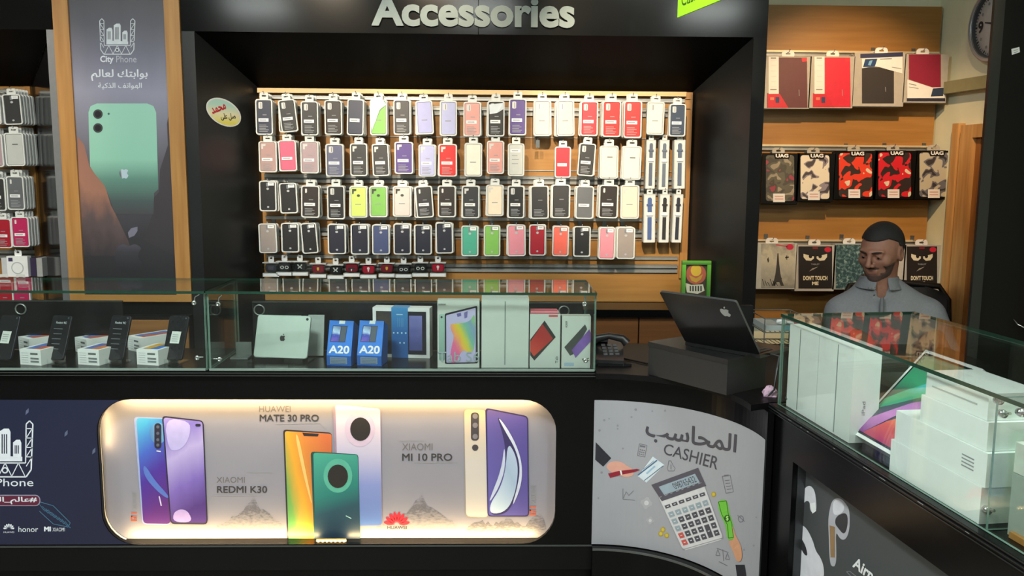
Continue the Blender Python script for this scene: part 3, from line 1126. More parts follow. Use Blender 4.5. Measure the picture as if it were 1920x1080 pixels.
R2 = [(486, 520, 265, 323, 'dusty pink', 'corner', 0, 3), (523, 557, 263, 321, 'hot pink', 'label', 2, 4), (564, 598, 265, 325, 'mauve', 'corner', 0, 3),
      (611, 645, 270, 331, 'slate', 's20', 0, 3), (657, 689, 269, 330, 'charcoal', 'corner', 0, 3), (698, 730, 270, 330, 'charcoal', 'corner', 2, 3),
      (740, 775, 266, 326, 'purple', 'corner', 0, 3), (785, 817, 271, 331, 'pale lilac', 'corner', 0, 2), (822, 857, 270, 331, 'scarlet', 'corner', 0, 3),
      (871, 904, 268, 331, 'white', 'plain', 0, 3), (913, 945, 264, 326, 'pink', 'corner', 0, 2), (952, 983, 269, 330, 'light grey', 'back', 0, 1), None,
      (1040, 1070, 275, 333, 'red', 'label', 0, 1), (1083, 1116, 269, 330, 'charcoal', 's20', -4, 3), (1124, 1159, 273, 335, 'white', 'white', 0, 3),
      (1166, 1202, 274, 337, 'white', 'white', -1, 3)]
R3 = [(487, 519, 339, 396, 'black', 'mid', 0, 3), (525, 559, 343, 400, 'black', 'mid', 2, 3), (565, 600, 348, 408, 'dark brown', 'lens', -1, 4),
      (614, 647, 348, 411, 'black', 's20', 0, 3), (656, 689, 349, 408, 'lime', 'dotted', 0, 3), (693, 727, 349, 407, 'green', 'dotted', 0, 3),
      (737, 772, 349, 406, 'pinkish grey', 'dotted', 0, 4), (779, 813, 349, 408, 'charcoal', 'lens', 4, 3), (821, 855, 348, 407, 'dark brown', 'lens', 0, 3),
      (866, 899, 348, 409, 'charcoal', 'corner', 0, 3), (912, 944, 346, 405, 'cream', 'plaincorner', 0, 3), (952, 983, 348, 409, 'black', 's20', 0, 3),
      (994, 1029, 348, 410, 'charcoal', 'dark', 1, 4), (1034, 1069, 346, 409, 'charcoal', 'dark', 0, 4), (1079, 1113, 349, 410, 'grey', 'label', -1, 4),
      (1122, 1159, 347, 409, 'dark brown', 'lens', -1, 4), (1163, 1198, 347, 410, 'cream', 'plaincorner', 0, 3)]
R4 = [(486, 520, 419, 474, 'taupe', 'mid', 1, 3), (528, 561, 418, 473, 'black', 'mid', 0, 3), (566, 597, 418, 475, 'black', 'mid', 4, 4),
      (615, 649, 420, 476, 'dark navy', 'mid', 0, 3), (658, 692, 420, 477, 'dark navy', 'mid', 0, 3), (698, 731, 421, 477, 'blue', 'mid', 0, 2),
      (738, 771, 419, 477, 'dark navy', 'mid', 0, 2), (777, 810, 421, 477, 'dark navy', 'mid', 0, 2), (817, 850, 417, 475, 'dark navy', 'mid', 1, 3),
      (865, 897, 423, 480, 'teal', 'mid', 0, 2), (907, 938, 422, 480, 'green', 'mid', 0, 2), (951, 986, 421, 480, 'rose', 'mid', 1, 3),
      (992, 1023, 421, 479, 'dark red', 'mid', 0, 2), (1035, 1066, 424, 480, 'coral', 'mid', -1, 3), (1075, 1107, 424, 481, 'black', 'mid', 0, 2),
      (1122, 1153, 426, 486, 'light pink', 'mid', -1, 3), (1156, 1190, 426, 485, 'taupe', 'mid', 0, 3)]
GL = MB()          # pale patches standing in for glare on two packs
FYK = 3.735        # plane of the foremost packs
for _k in ('magenta', 'orange'):
    COLS[_k] = {'magenta': (178, 30, 84), 'orange': (222, 150, 70)}[_k]
ROWN = ['top row', 'second row', 'third row', 'fourth row']
rails = {}
for ri, (zpx, xa) in enumerate(((186, -1.105), (258, -1.10), (333, -1.10), (410, -1.10))):
    pass


def railz(pyl, pyr):
    return atY(490, pyl, BY).z, atY(1290, pyr, BY).z


RZ = [railz(184, 190)[0] - .006, None, None, None]
# rails in photo order: y at left edge -> world height on the board
for py, dbl in ((186, False), (204, True), (332, True), (352, True), (410, False), (431, True), (482, False), (497, True)):
    z = atY(880, py + 3, BY).z
    rails[py] = rail(bd, XBL + .015, XBR - (.012 if py < 300 else .045), z, double=dbl)
for py in (255, 317, 372, 446):
    z = atY(880, py + 3, BY).z
    MB().bx(XBL + .015, XBR - .02, BY - .004, BY, z, z + .004, ALU).obj('slat_edge', bd)
ROWRAIL = [rails[186], rails[204], rails[332], rails[410]]
for ri, row in enumerate((R1, R2, R3, R4)):
    n = 0
    for it in row:
        if it is None:
            x = atY(1008, 262, 3.76).x
            z = atY(1008, 268, 3.76).z
            hk = hook(ROWRAIL[ri], x, z + .01, BY, 3.745)
            mb = MB()
            mb.bx(x - .008, x + .008, 3.743, 3.745, z - .02, z + .012, M((92, 98, 100), 0.3))
            mb.obj('price_flag', ROWRAIL[ri])
            continue
        l, r, t, b, colr, kind, tilt, cnt = it
        tab = ri < 3 and kind != 'mid'
        p0, p1 = atY(l, (t + b) / 2, FYK), atY(r, (t + b) / 2, FYK)
        pt, pb = atY((l + r) / 2, t, FYK), atY((l + r) / 2, b, FYK)
        sx, sz = (p1.x - p0.x) / W0, (pt.z - pb.z) / H0
        if tilt:
            sx *= 1 - abs(tilt) * .012
        zh = pt.z + (.012 if tab else -.012) * sz
        xh = (p0.x + p1.x) / 2
        # the tilt swings about the hang hole
        xh -= math.sin(math.radians(tilt)) * H0 * .5
        hook(ROWRAIL[ri], xh, zh + .008, BY, FYK - .012)
        name = '%s from left in the %s' % (ORD[n], ROWN[ri])
        grp = 'phone case packs in the ' + ROWN[ri]
        for k in range(cnt):
            y = FYK + k * .021
            dx = 0 if k == 0 else random.uniform(-.003, .003)
            rz = 0 if k == 0 else random.uniform(-2.2, 2.2)
            dz = 0 if k == 0 else random.uniform(-.003, .001)
            ro = (math.radians(-1.0), math.radians(-tilt * (1 if k == 0 else .3) - rz), math.radians(random.uniform(-2, 2)))
            if k == 0:
                lab = '%s phone case pack, %s of the board' % (colr, name)
            else:
                lab = 'spare pack %s behind the %s case, %s' % (['', 'one deep', 'two deep', 'three deep'][k], colr, name)
            phone_pack(kind, tab, colr, (xh + dx, y, zh + dz), ro, lab, grp, sx, sz, full=(k == 0))
        n += 1

# pale patches imitate the reflection on the green pack and glare on a black one
for (px, pts, lab) in ((710, [(696, 189), (717, 187), (724, 196), (712, 206), (704, 228), (697, 246), (695, 215)], 'painted reflection on the green phone case in the top row'),
                       (930, [(917, 196), (944, 193), (945, 204), (932, 212), (918, 214)], 'painted white glare on a black phone case in the top row')):
    mb = MB()
    P = [atY(x, y, FYK - .007 - .003 * (i % 2)) for i, (x, y) in enumerate(pts)]
    mb.add(P, [list(range(len(P)))], M((214, 220, 226), 0.15, coat=.5))
    mb.add([p + Vector((0, .0006, 0)) for p in P], [list(range(len(P)))[::-1]], M((214, 220, 226), 0.15, coat=.5))
    solo(mb, 'glare_patch', lab, 'film')

# ---- watch straps in slim white boxes (two rows of three)
STR = [(1211, 1229, 262, 354, (84, 92, 112), 0), (1236, 1254, 262, 356, (96, 106, 120), 0), (1263, 1284, 262, 354, (84, 96, 116), 1),
       (1206, 1228, 364, 455, (70, 92, 142), 1), (1236, 1255, 364, 455, (34, 32, 34), 0), (1262, 1280, 364, 455, (36, 38, 52), -1)]
for i, (l, r, t, b, c, tilt) in enumerate(STR):
    p0, p1, pt, pb = atY(l, (t + b) / 2, 3.752), atY(r, (t + b) / 2, 3.752), atY((l + r) / 2, t, 3.752), atY((l + r) / 2, b, 3.752)
    wv, hv, xm = (p1.x - p0.x), pt.z - pb.z, (p0.x + p1.x) / 2
    nm_ = ['grey blue', 'grey', 'slate blue', 'bright blue', 'black', 'dark navy'][i]
    th = thing('watch_strap_pack', '%s watch strap in slim box, %s from left, %s strap row' % (nm_, ORD[i % 3], 'upper' if i < 3 else 'lower'),
               'watch strap', (xm, 3.752, pt.z), 'watch strap boxes', (0, math.radians(-tilt), 0))
    MB().prism(rrect(0, -hv / 2, wv, hv, .003), 0, .045, PACK).obj('box', th, world=False)
    MB().ring(rrect(0, .008, wv * .5, .024, .004), rrect(0, .011, wv * .22, .006, .002), .001, .003, PACK).obj('hang_tab', th, world=False)
    sm = M(c, 0.5)
    s = MB()
    w2 = wv * .17
    s.prism([(-w2, -hv * .10), (-w2, -hv * .36), (w2, -hv * .36), (w2, -hv * .10), (w2 * .6, -hv * .07), (-w2 * .6, -hv * .07)], -.004, 0, sm)
    s.prism([(-w2, -hv * .47), (-w2, -hv * .93), (w2, -hv * .93), (w2, -hv * .47)], -.004, 0, sm)
    s.prism([(-w2 * 1.5, -hv * .20), (-w2 * 1.5, -hv * .235), (w2 * 1.5, -hv * .235), (w2 * 1.5, -hv * .20)], -.006, 0, sm)
    s.obj('strap', th, world=False)
    MB().prism(rrect(0, -hv * .42, w2 * 3.0, hv * .04, .002), -.006, 0, WHITE).obj('buckle', th, world=False)
    MB().ring(rrect(0, -hv / 2, wv - .001, hv - .001, .003), rrect(0, -hv / 2, wv - .006, hv - .006, .003), -.0015, .0, M((186, 184, 176), 0.4)).obj('box_rim', th, world=False)
    hook(rails[204] if i < 3 else rails[352], xm, pt.z + .012, BY, 3.745)

# ---- little clear boxes with earbud covers (fifth row)
EB = [(508, 'n', 'dark grey'), (533, 'm', 'black masked'), (562, 'x', 'black crossed'), (596, 'r', 'dark red shield'), (629, 'x', 'black crossed'), (659, 'c', 'red car'),
      (690.5, 'w', 'crimson'), (725, 'r', 'dark red shield'), (756.6, 'm', 'black masked'), (788, 'm', 'black masked'), (821, 'w', 'crimson')]
zrow = atY(660, 519, 3.752)
for i, (px, k, nm_) in enumerate(EB):
    py = 519 + [0, -2, -2, 2, 4, 0, 3, 1, 2, 0, 0][i]
    p = atY(px, py, 3.745)
    th = thing('earbud_cover_pack', '%s earbud cover in clear box, %s from left in lowest row' % (nm_, ORD[i]), 'earbud cover', (p.x, 3.745, p.z), 'earbud cover boxes in the lowest row')
    wv, hv = .070, .059
    MB().bx(-wv / 2, wv / 2, 0, .035, 0, .015, PACK).bx(-wv / 2 + .006, wv / 2 - .006, -.0006, 0, .004, .011, WHITE).obj('base', th, world=False)
    mb = MB()
    mb.bx(-wv / 2, wv / 2, 0, .0015, .015, hv, ACRYL)
    mb.bx(-wv / 2, -wv / 2 + .0015, .0015, .035, .015, hv, ACRYL)
    mb.bx(wv / 2 - .0015, wv / 2, .0015, .035, .015, hv, ACRYL)
    mb.bx(-wv / 2, wv / 2, 0, .035, hv, hv + .004, M((190, 192, 190), 0.2))
    mb.obj('clear_lid', th, world=False)
    col = {'n': (48, 46, 54), 'm': (40, 40, 42), 'x': (30, 30, 32), 'r': (122, 30, 44), 'c': (120, 24, 40), 'w': (170, 28, 52)}[k]
    MB().prism(rrect(0, .038, .052, .036, .012, 5), .006, .028, M(col, 0.35), bev=.004).obj('cover', th, world=False)
    mb = MB()
    wm = M((224, 222, 216), 0.5)
    y = .0055
    if k == 'm':
        for sx_ in (-1, 1):
            mb.ring([(sx_ * .010 + a, .036 + b) for a, b in circ(0, 0, .008, .007, 12)], [(sx_ * .010 + a, .036 + b) for a, b in circ(0, 0, .005, .0045, 12)], y, y + .0008, wm)
    elif k == 'x':
        for s_ in (-1, 1):
            mb.box((0, y, .038), (.022, .001, .0035), wm, Matrix.Rotation(s_ * .7, 3, 'Y'))
        for s_ in (-1, 1):
            mb.box((s_ * .008, y, .047), (.006, .001, .003), wm)
    elif k == 'r':
        mb.flat([(-.005, .045), (-.005, .036), (0, .029), (.005, .036), (.005, .045)], y, M((214, 170, 60), 0.4))
    elif k == 'c':
        mb.prism(rrect(0, .036, .03, .007, .003), y - .001, y, INK)
        mb.flat([(-.003, .033), (.003, .033), (.001, .024), (-.001, .024)], y - .0012, wm)
    elif k == 'w':
        mb.flat([(-.004, .042), (.004, .042), (.002, .028), (-.002, .028)], y, wm)
        mb.flat(circ(0, .043, .006, n=12), y - .0003, wm)
    else:
        mb.flat([(-.012, .045), (.012, .047), (.010, .030), (-.012, .030)], y, M((78, 74, 84), 0.4))
    mb.obj('printed_motif', th, world=False)
    MB().ring(rrect(0, hv + .017, .024, .026, .004), rrect(0, hv + .021, .010, .008, .003), .012, .0135, M((196, 198, 198), 0.25)).obj('hang_tab', th, world=False)
    hook(rails[482], p.x, p.z + hv + .022, BY, 3.74)

# ================================================================== right board: tablet covers
RBY = 4.2
rb = thing('display_board', 'brown board with three metal rails of tablet covers behind the cashier', 'display board', (1.64, RBY, 0.7))
RBX0, RBX1 = 1.064, 2.128
MB().bx(RBX0, RBX1, RBY, RBY + .02, 0.7, 2.222, BOARD).obj('panel', rb)
rr = {}
for py in (95, 271, 448):
    z = atY(1600, py + 3, RBY).z
    mb = MB()
    mb.bx(RBX0, RBX1 - .004, RBY - .012, RBY, z - .004, z + .005, M((222, 208, 176), 0.35, 0.4))
    mb.bx(RBX0, RBX1 - .004, RBY - .008, RBY, z - .013, z - .004, STEEL)
    mb.bx(RBX0, RBX1 - .004, RBY - .012, RBY, z - .022, z - .013, ALU)
    rr[py] = mb.obj('rail', rb)
TF = 4.10
TP = Panel((0, TF, 0), (0, -1, 0))
CLEAR = M((176, 172, 164), 0.2, var=0.05, name='clear_pack_plastic')


def cover(l, t, r, b, label, cat, group, n=3, edge=CLEAR, tab=WHITE, tabx=0.5, py=95, depth=.016):
    """hanging flat pack: front board, spare packs behind it are things of their own"""
    p0, p1 = atY(l, t, TF), atY(r, b, TF)
    th = thing(label[1], label[0], cat, ((p0.x + p1.x) / 2, TF, p1.z), group)
    MB().bx(p0.x, p1.x, TF, TF + .012, p1.z, p0.z, edge).obj('pack', th)
    xt = p0.x + (p1.x - p0.x) * tabx
    mb = MB()
    mb.ring([(xt + x, p0.z + z) for x, z in rrect(0, .008, .06, .036, .016)], [(xt + x, p0.z + z) for x, z in rrect(0, .011, .022, .009, .004)], TF + .004, TF + .006, tab)
    mb.obj('hang_tab', th)
    hook(rr[py], xt, p0.z + .016, RBY, TF - .02)
    for k in range(1, n):
        q = thing(label[1], 'spare pack %s %s' % (['', 'one deep', 'two deep', 'three deep', 'four deep'][k], label[2]), cat,
                  ((p0.x + p1.x) / 2 + random.uniform(-.004, .004), TF + k * .017, p1.z - random.uniform(.001, .006)), group,
                  (0, math.radians(random.uniform(-.8, .8)), 0))
        MB().bx(-(p1.x - p0.x) / 2, (p1.x - p0.x) / 2, 0, .012, 0, p0.z - p1.z, edge).obj('pack', q, world=False)
        MB().bx(-(p1.x - p0.x) / 2 + .004, (p1.x - p0.x) / 2 - .004, -.0006, 0, .004, p0.z - p1.z - .004, M((120, 112, 104), 0.4)).obj('insert', q, world=False)
    return th


G1 = 'tablet case packs on the top rail'
RED = M((196, 28, 48), 0.45)
for i, (l, t, r, b, c, nm_) in enumerate(((1434, 105, 1517, 204, (92, 44, 50), 'maroon'), (1520, 105, 1598, 203, (206, 26, 56), 'bright red'))):
    th = cover(l, t, r, b, ('%s tablet case with a white strip on the top rail' % nm_, 'tablet_case_pack', 'behind the %s tablet case' % nm_), 'tablet case', G1, 3)
    pr = Print(TP, 1)
    pr.poly([(l + 26, t + 3), (r - 4, t + 3), (r - 3, b - 2), (l + 4, b - 2), (l + 4, t + 70), (l + 26, t + 70)], M(c, 0.5))
    pr.obj('case', th)
    pr = Print(TP, 2)
    pr.rect(l + 7, t + 1, l + 26, t + 71, WHITE)
    for j in range(6):
        pr.line([(l + 11, t + 8 + j * 10), (l + 22, t + 8 + j * 10)], 1.0, LIGHTI, 1)
    pr.line([(l + 11, t + 4), (l + 21, t + 4)], 2.4, GREYI, 1)
    pr.line([(l + 10, t + 63), (l + 22, t + 63)], 2.4, GREYI, 1)
    pr.obj('label_strip', th)
    pr = Print(TP, 2)
    pr.poly([(l + 5, t + 71), (l + 28, t + 71), (l + 44, b - 2), (l + 5, b - 2)], RED)
    pr.rect(l + 20, t + 77, l + 27, t + 88, M((36, 56, 100), 0.5), 0, 1)
    pr.line([(l + 10, t + 80), (l + 17, t + 80)], 5, M((226, 120, 96), 0.5), 1)
    pr.poly([(r - 14, t + 4), (r - 4, t + 4), (r - 4, t + 10), (r - 13, t + 11)], M((220, 40, 54), 0.5))
    pr.line([(r - 19, t + 63), (r - 18.5, t + 75)], 1.0, GREYI)
    pr.obj('brand_corner', th)
th = cover(1603, 99, 1693, 200, ('black tablet case with slanted white band on the top rail', 'tablet_case_pack', 'behind the black tablet case'), 'tablet case', G1, 4, tabx=.52)
pr = Print(TP, 1)
pr.rect(1616, 126, 1676, 194, M((46, 42, 42), 0.5))
pr.obj('case', th)
pr = Print(TP, 1)
pr.poly([(1613, 101), (1693, 98), (1693, 106), (1613, 109)], M((40, 46, 84), 0.5))
pr.obj('blue_band', th)
pr = Print(TP, 2)
pr.poly([(1616, 110), (1692, 106), (1692, 138), (1642, 124), (1616, 128)], WHITE)
pr.poly([(1622, 111), (1645, 110), (1640, 125), (1618, 126)], M((38, 66, 110), 0.4), 1)
pr.poly([(1630, 114), (1636, 113), (1632, 123), (1627, 122)], M((120, 170, 210), 0.4), 2)
pr.line([(1650, 111), (1672, 110)], 2, GREYI, 1)
pr.line([(1672, 126), (1690, 129)], 1.5, GREYI, 1)
pr.line([(1660, 163), (1660.5, 172)], 1.0, GREYI)
pr.obj('label_band', th)
th = cover(1698, 101, 1773, 193, ('crimson tablet case with white band below on the top rail', 'tablet_case_pack', 'behind the crimson tablet case'), 'tablet case', G1, 3, tabx=.4)
pr = Print(TP, 1)
pr.poly([(1704, 102), (1764, 102), (1764, 165), (1748, 164), (1704, 149)], M((136, 24, 54), 0.5))
pr.obj('case', th)
pr = Print(TP, 2)
pr.poly([(1701, 149), (1748, 164), (1772, 163), (1771, 184), (1701, 184)], WHITE)
pr.poly([(1749, 166), (1770, 164), (1768, 180), (1745, 181)], M((44, 58, 84), 0.4), 1)
pr.line([(1704, 157), (1718, 160)], 1.6, GREYI, 1)
pr.line([(1704, 163), (1722, 166)], 1.2, GREYI, 1)
pr.rect(1700, 184, 1772, 190, M((36, 38, 62), 0.5), 0, 0)
pr.obj('label_band', th)


def camo(cols, sc, name):
    m = bpy.data.materials.new(name)
    m.use_nodes = True
    nt = m.node_tree
    b = nt.nodes['Principled BSDF']
    tc = nt.nodes.new('ShaderNodeTexCoord')
    n = nt.nodes.new('ShaderNodeTexNoise')
    n.inputs['Scale'].default_value = sc
    n.inputs['Detail'].default_value = 1.0
    n.inputs['Distortion'].default_value = 0.6
    r = nt.nodes.new('ShaderNodeValToRGB')
    r.color_ramp.interpolation = 'CONSTANT'
    while len(r.color_ramp.elements) < len(cols):
        r.color_ramp.elements.new(.5)
    for e, (p, c) in zip(r.color_ramp.elements, cols):
        e.position, e.color = p, (*lin(c), 1)
    nt.links.new(tc.outputs['Object'], n.inputs['Vector'])
    nt.links.new(n.outputs['Fac'], r.inputs['Fac'])
    nt.links.new(r.outputs['Color'], b.inputs['Base Color'])
    b.inputs['Roughness'].default_value = 0.35
    return m


CAM = [('olive', camo([(0, (150, 140, 122)), (.4, (92, 88, 76)), (.55, (74, 70, 62)), (.66, (150, 60, 76))], 22, 'olive_camo')),
       ('white', camo([(0, (74, 66, 70)), (.4, (142, 134, 146)), (.47, (226, 218, 200))], 22, 'white_camo')),
       ('orange', camo([(0, (58, 48, 44)), (.5, (226, 66, 44)), (.68, (214, 206, 180))], 20, 'orange_camo')),
       ('red', camo([(0, (52, 42, 42)), (.5, (210, 38, 50)), (.68, (214, 206, 180))], 20.5, 'red_camo')),
       ('grey', camo([(0, (56, 54, 58)), (.4, (102, 104, 116)), (.5, (184, 178, 160))], 22, 'grey_camo'))]
G2 = 'rugged tablet cases on the middle rail'
for (l, t, r, b), (nm_, cm), nn in zip(((1431, 287, 1495, 382), (1496, 287, 1561, 378), (1568, 283, 1641, 374), (1642, 282, 1714, 374), (1719, 282, 1788, 374)), CAM, (4, 3, 4, 3, 3)):
    th = cover(l, t, r, b, ('%s camouflage tablet case in black box on the middle rail' % nm_, 'rugged_case_pack', 'behind the %s camouflage case' % nm_), 'tablet case', G2, nn,
               edge=BLACK2, tab=CLEAR, py=271, tabx=.42)
    pr = Print(TP, 1)
    pr.rect(l + 5, t + 4, r - 6, b - 5, cm, 5)
    pr.obj('case', th)
    pr = Print(TP, 2)
    x = l + (r - l) * .55
    pr.poly([(x - 17, t), (x + 17, t), (x + 13, t + 11), (x - 13, t + 11)], BLACKM)
    pr.text('UAG', (x - 12, t + 1.5, x + 12, t + 8.5), WHITE, 0.05, 1)
    pr.obj('brand_tab', th)
    pr = Print(TP, 2)
    x = l + (r - l) * .46
    pr.rect(x - 11, b - 19, x + 11, b - 3, WHITE)
    pr.line([(x - 8, b - 14), (x + 8, b - 14)], 1.4, M((210, 130, 120), 0.5), 1)
    pr.line([(x - 8, b - 9), (x + 8, b - 9)], 1.4, M((210, 130, 120), 0.5), 1)
    pr.obj('sticker', th)

G3 = 'printed tablet covers on the lowest rail'
# tower print
th = cover(1413, 456, 1491, 542, ('pale tablet cover printed with an iron lattice tower', 'tablet_cover_pack', 'behind the tower print cover'), 'tablet cover', G3, 5, edge=M((186, 188, 182), 0.35), py=448, tabx=.42)
pr = Print(TP, 1)
pr.rect(1427, 457, 1490, 540, GM([(0, (140, 140, 132)), (.35, (176, 174, 162)), (.7, (196, 192, 172)), (1, (150, 148, 140))], (0, 0, 1), noise=.8, nscale=7))
pr.obj('print', th)
pr = Print(TP, 2)
TW = M((62, 60, 58), 0.5)
pr.poly([(1457.5, 475), (1459.5, 475), (1461, 495), (1463, 512), (1466, 526), (1470, 536), (1464, 536), (1461, 529), (1456, 529), (1453, 536), (1447, 536), (1451, 526), (1454, 512), (1456, 495)], TW)
pr.line([(1452, 522), (1466, 522)], 2, TW, 1)
pr.line([(1454.5, 512), (1463, 512)], 2, TW, 1)
pr.poly([(1438, 486), (1440.5, 482), (1442, 489), (1440, 493)], TW)
pr.line([(1472, 483), (1479, 482)], 2.5, TW)
pr.line([(1475, 479), (1475, 487)], 1.5, TW)
for j in range(6):
    pr.line([(1429 + j * 5, 523 + (j % 3) * 3), (1433 + j * 5, 536)], 1.2, TW)
pr.obj('printed_tower', th)
pr = Print(TP, 2)
pr.poly(circ(1481, 463, 7, 5.5, 14), M((196, 36, 70), 0.5))
pr.line([(1455, 459), (1476, 462)], 2, M((196, 60, 80), 0.5))
pr.obj('red_badge', th)


def eyes(l, t, r, b, lab, beh):
    th = cover(l, t, r, b, (lab, 'tablet_cover_pack', beh), 'tablet cover', G3, 3, edge=M((176, 174, 170), 0.35), py=448, tabx=.45)
    w = r - l
    pr = Print(TP, 1)
    pr.rect(l + 3, t + 3, r - 3, b - 5, M((34, 30, 30), 0.5))
    pr.obj('print', th)
    pr = Print(TP, 2)
    CR = M((222, 214, 186), 0.5)
    cx = l + w * .5
    for s in (-1, 1):
        x0 = cx + s * w * .17
        pr.poly([(x0 + s * w * .15, t + 17), (x0 + s * w * .15, t + 23), (x0 + s * w * .08, t + 29), (x0 - s * w * .05, t + 30), (x0 - s * w * .13, t + 26), (x0 - s * w * .14, t + 22)], CR)
        pr.poly(circ(x0 - s * w * .04, t + 21.5, w * .05, 3.6, 12), M((30, 26, 26), 0.5), 1)
    pr.obj('printed_eyes', th)
    pr = Print(TP, 2)
    pr.poly([(cx - w * .17, t + 50), (cx - w * .08, t + 44), (cx + w * .08, t + 41), (cx - w * .04, t + 46)], M((150, 146, 136), 0.5))
    pr.text('TABLET', (cx - 8, t + 35, cx + 8, t + 38), GREYI, 0.02)
    pr.text("DON'T TOUCH", (cx - w * .33, t + 58, cx + w * .33, t + 66.5), CR, 0.05)
    pr.text('ME', (cx - w * .09, t + 69, cx + w * .09, t + 75.5), CR, 0.05)
    pr.obj('lettering', th)
    pr = Print(TP, 2)
    pr.poly(circ(r - 11, t + 9, 6.5, 5, 12), M((196, 34, 60), 0.5))
    pr.line([(cx - 5, t + 6), (cx + 5, t + 6)], 3, M((140, 30, 40), 0.5))
    pr.obj('red_badge', th)


eyes(1494, 459, 1563, 546, "black tablet cover with angry eyes reading DON'T TOUCH ME, left of the man", 'behind the left angry eyes cover')
th = cover(1565, 457, 1632, 543, ('teal patterned tablet cover partly behind the man', 'tablet_cover_pack', 'behind the teal patterned cover'), 'tablet cover', G3, 3, edge=M((150, 156, 152), 0.35), py=448, tabx=.38)
pr = Print(TP, 1)
pr.rect(1567, 459, 1630, 541, camo([(0, (52, 76, 80)), (.5, (84, 112, 114)), (.64, (142, 160, 154))], 70, 'teal_pattern'))
pr.obj('print', th)
th = cover(1636, 458, 1694, 541, ('white tablet cover with red badge hidden behind the man', 'tablet_cover_pack', 'behind the white cover'), 'tablet cover', G3, 2, edge=M((190, 186, 180), 0.35), py=448, tabx=.5)
pr = Print(TP, 1)
pr.poly(circ(1690, 469, 5, 5, 12), M((190, 40, 70), 0.5))
pr.obj('red_badge', th)
eyes(1697, 459, 1760, 546, "black tablet cover with angry eyes, right of the man", 'behind the right angry eyes cover')

# ================================================================== left alcove board and packs
lb = thing('display_board', 'narrow board with rails of phone packs at the left edge', 'display board', (-2.6, BY, 0.8))
MB().bx(-3.6, lbx - .004, BY, BY + .02, 0.856, ZS - .004, BOARD).obj('panel', lb)
MB().bx(lbx - .03, lbx - .004, BY - .012, BY, 0.856, ZS - .004, OAK).obj('edge_strip', lb)
LR = []
for py in (172, 245, 322, 398, 473):
    z = atY(40, py + 2, BY).z
    LR.append(rail(lb, -3.6, lbx - .03, z))
LROW = [[(-36, 2, 180, 235, 'orange', 'plain', 1, 2), (6, 41, 178, 235, 'charcoal', 'mid', 2, 5)],
        [(-32, 7, 252, 314, 'mauve', 'corner', 1, 3), (10, 46, 250, 312, 'light grey', 'white', 1, 6)],
        [(-26, 12, 334, 396, 'charcoal', 's20', 0, 3), (14, 47, 331, 394, 'grey', 'lens', 0, 4)],
        [(-12, 24, 411, 466, 'dark red', 'lens', 0, 3), (23, 56, 408, 464, 'magenta', 'lens', 0, 4)]]
for ri, row in enumerate(LROW):
    for j, (l, r, t, b, colr, kind, tilt, cnt) in enumerate(row):
        yk = 3.712
        p0, p1, pt, pb = atY(l, (t + b) / 2, yk), atY(r, (t + b) / 2, yk), atY((l + r) / 2, t, yk), atY((l + r) / 2, b, yk)
        xh, zh = (p0.x + p1.x) / 2, pt.z + .012
        hook(LR[ri], xh, zh + .008, BY, yk - .012)
        for k in range(cnt):
            lab = ('%s phone case pack in the %s of the left alcove' % (colr, ROWN[ri])) if k == 0 else \
                'spare pack %s deep behind the %s case, left alcove, %s' % (['', 'one', 'two', 'three', 'four', 'five'][k], colr, ROWN[ri])
            phone_pack(kind, True, colr, (xh + k * .001, yk + k * .022, zh), (0, math.radians(-tilt), math.radians(random.uniform(-2, 2))), lab,
                       'phone packs in the left alcove', (p1.x - p0.x) / W0, (pt.z - pb.z) / H0, k == 0)
p = atY(34, 519, 3.72)
th = thing('charger_pack', 'white charger box with a round coil print in the left alcove', 'box', (p.x, 3.72, p.z))
MB().bx(-.044, .044, 0, .03, 0, .088, WHITE).obj('box', th, world=False)
MB().ring(circ(0, .038, .026, n=24), circ(0, .038, .022, n=24), -.001, 0, M((170, 176, 176), 0.5)).obj('printed_coil', th, world=False)
MB().flat([(-.036, .066), (-.018, .066), (-.018, .082), (-.036, .082)], -.001, M((60, 50, 84), 0.5)).obj('printed_corner', th, world=False)
MB().ring(rrect(0, .10, .03, .028, .006), rrect(0, .104, .012, .008, .003), .012, .0135, WHITE).obj('hang_tab', th, world=False)
hook(LR[4], p.x, p.z + .108, BY, 3.71)
for k, (dx, c, n_) in enumerate(((-.06, (190, 192, 194), 'pale grey'), (.062, (52, 44, 70), 'dark purple'), (.088, (160, 160, 158), 'grey'))):
    mb = MB().bx(p.x + dx - .012, p.x + dx + .012, 3.73, 3.83, p.z, p.z + .08, M(c, 0.4))
    solo(mb, 'accessory_box', '%s accessory box beside the charger box in the left alcove' % n_, 'box', 'boxes beside the charger')
for k, px in enumerate((8, 40)):
    q = atY(px, 535, 3.72)
    phone_pack('lens', True, ['dark red', 'magenta'][k], (q.x, 3.72, q.z + .03), (0, 0, 0), '%s phone case pack in the lowest row of the left alcove' % ['dark red', 'magenta'][k],
               'phone packs in the left alcove')

# ================================================================== front counter with the lit panel
CY = 2.75
ZD = 0.793                       # deck height under the glass
cx1 = 0.337
fc = thing('front_counter', 'long glossy black sales counter with a lit advertising panel', 'counter', (-1.0, CY, 0))
EDGE = M((118, 122, 122), 0.3, 0.9, name='edge_trim')
lx0, lx1 = atY(187, 870, CY).x, atY(1042, 880, CY).x
lz0, lz1 = 0.2005, 0.6945
cxm, czm = (lx0 + lx1) / 2, (lz0 + lz1) / 2
cut = rrect(cxm, czm, lx1 - lx0, lz1 - lz0, 0.11, 8)
ox0, ox1, oz0, oz1 = -2.9, cx1, 0.199, 0.775
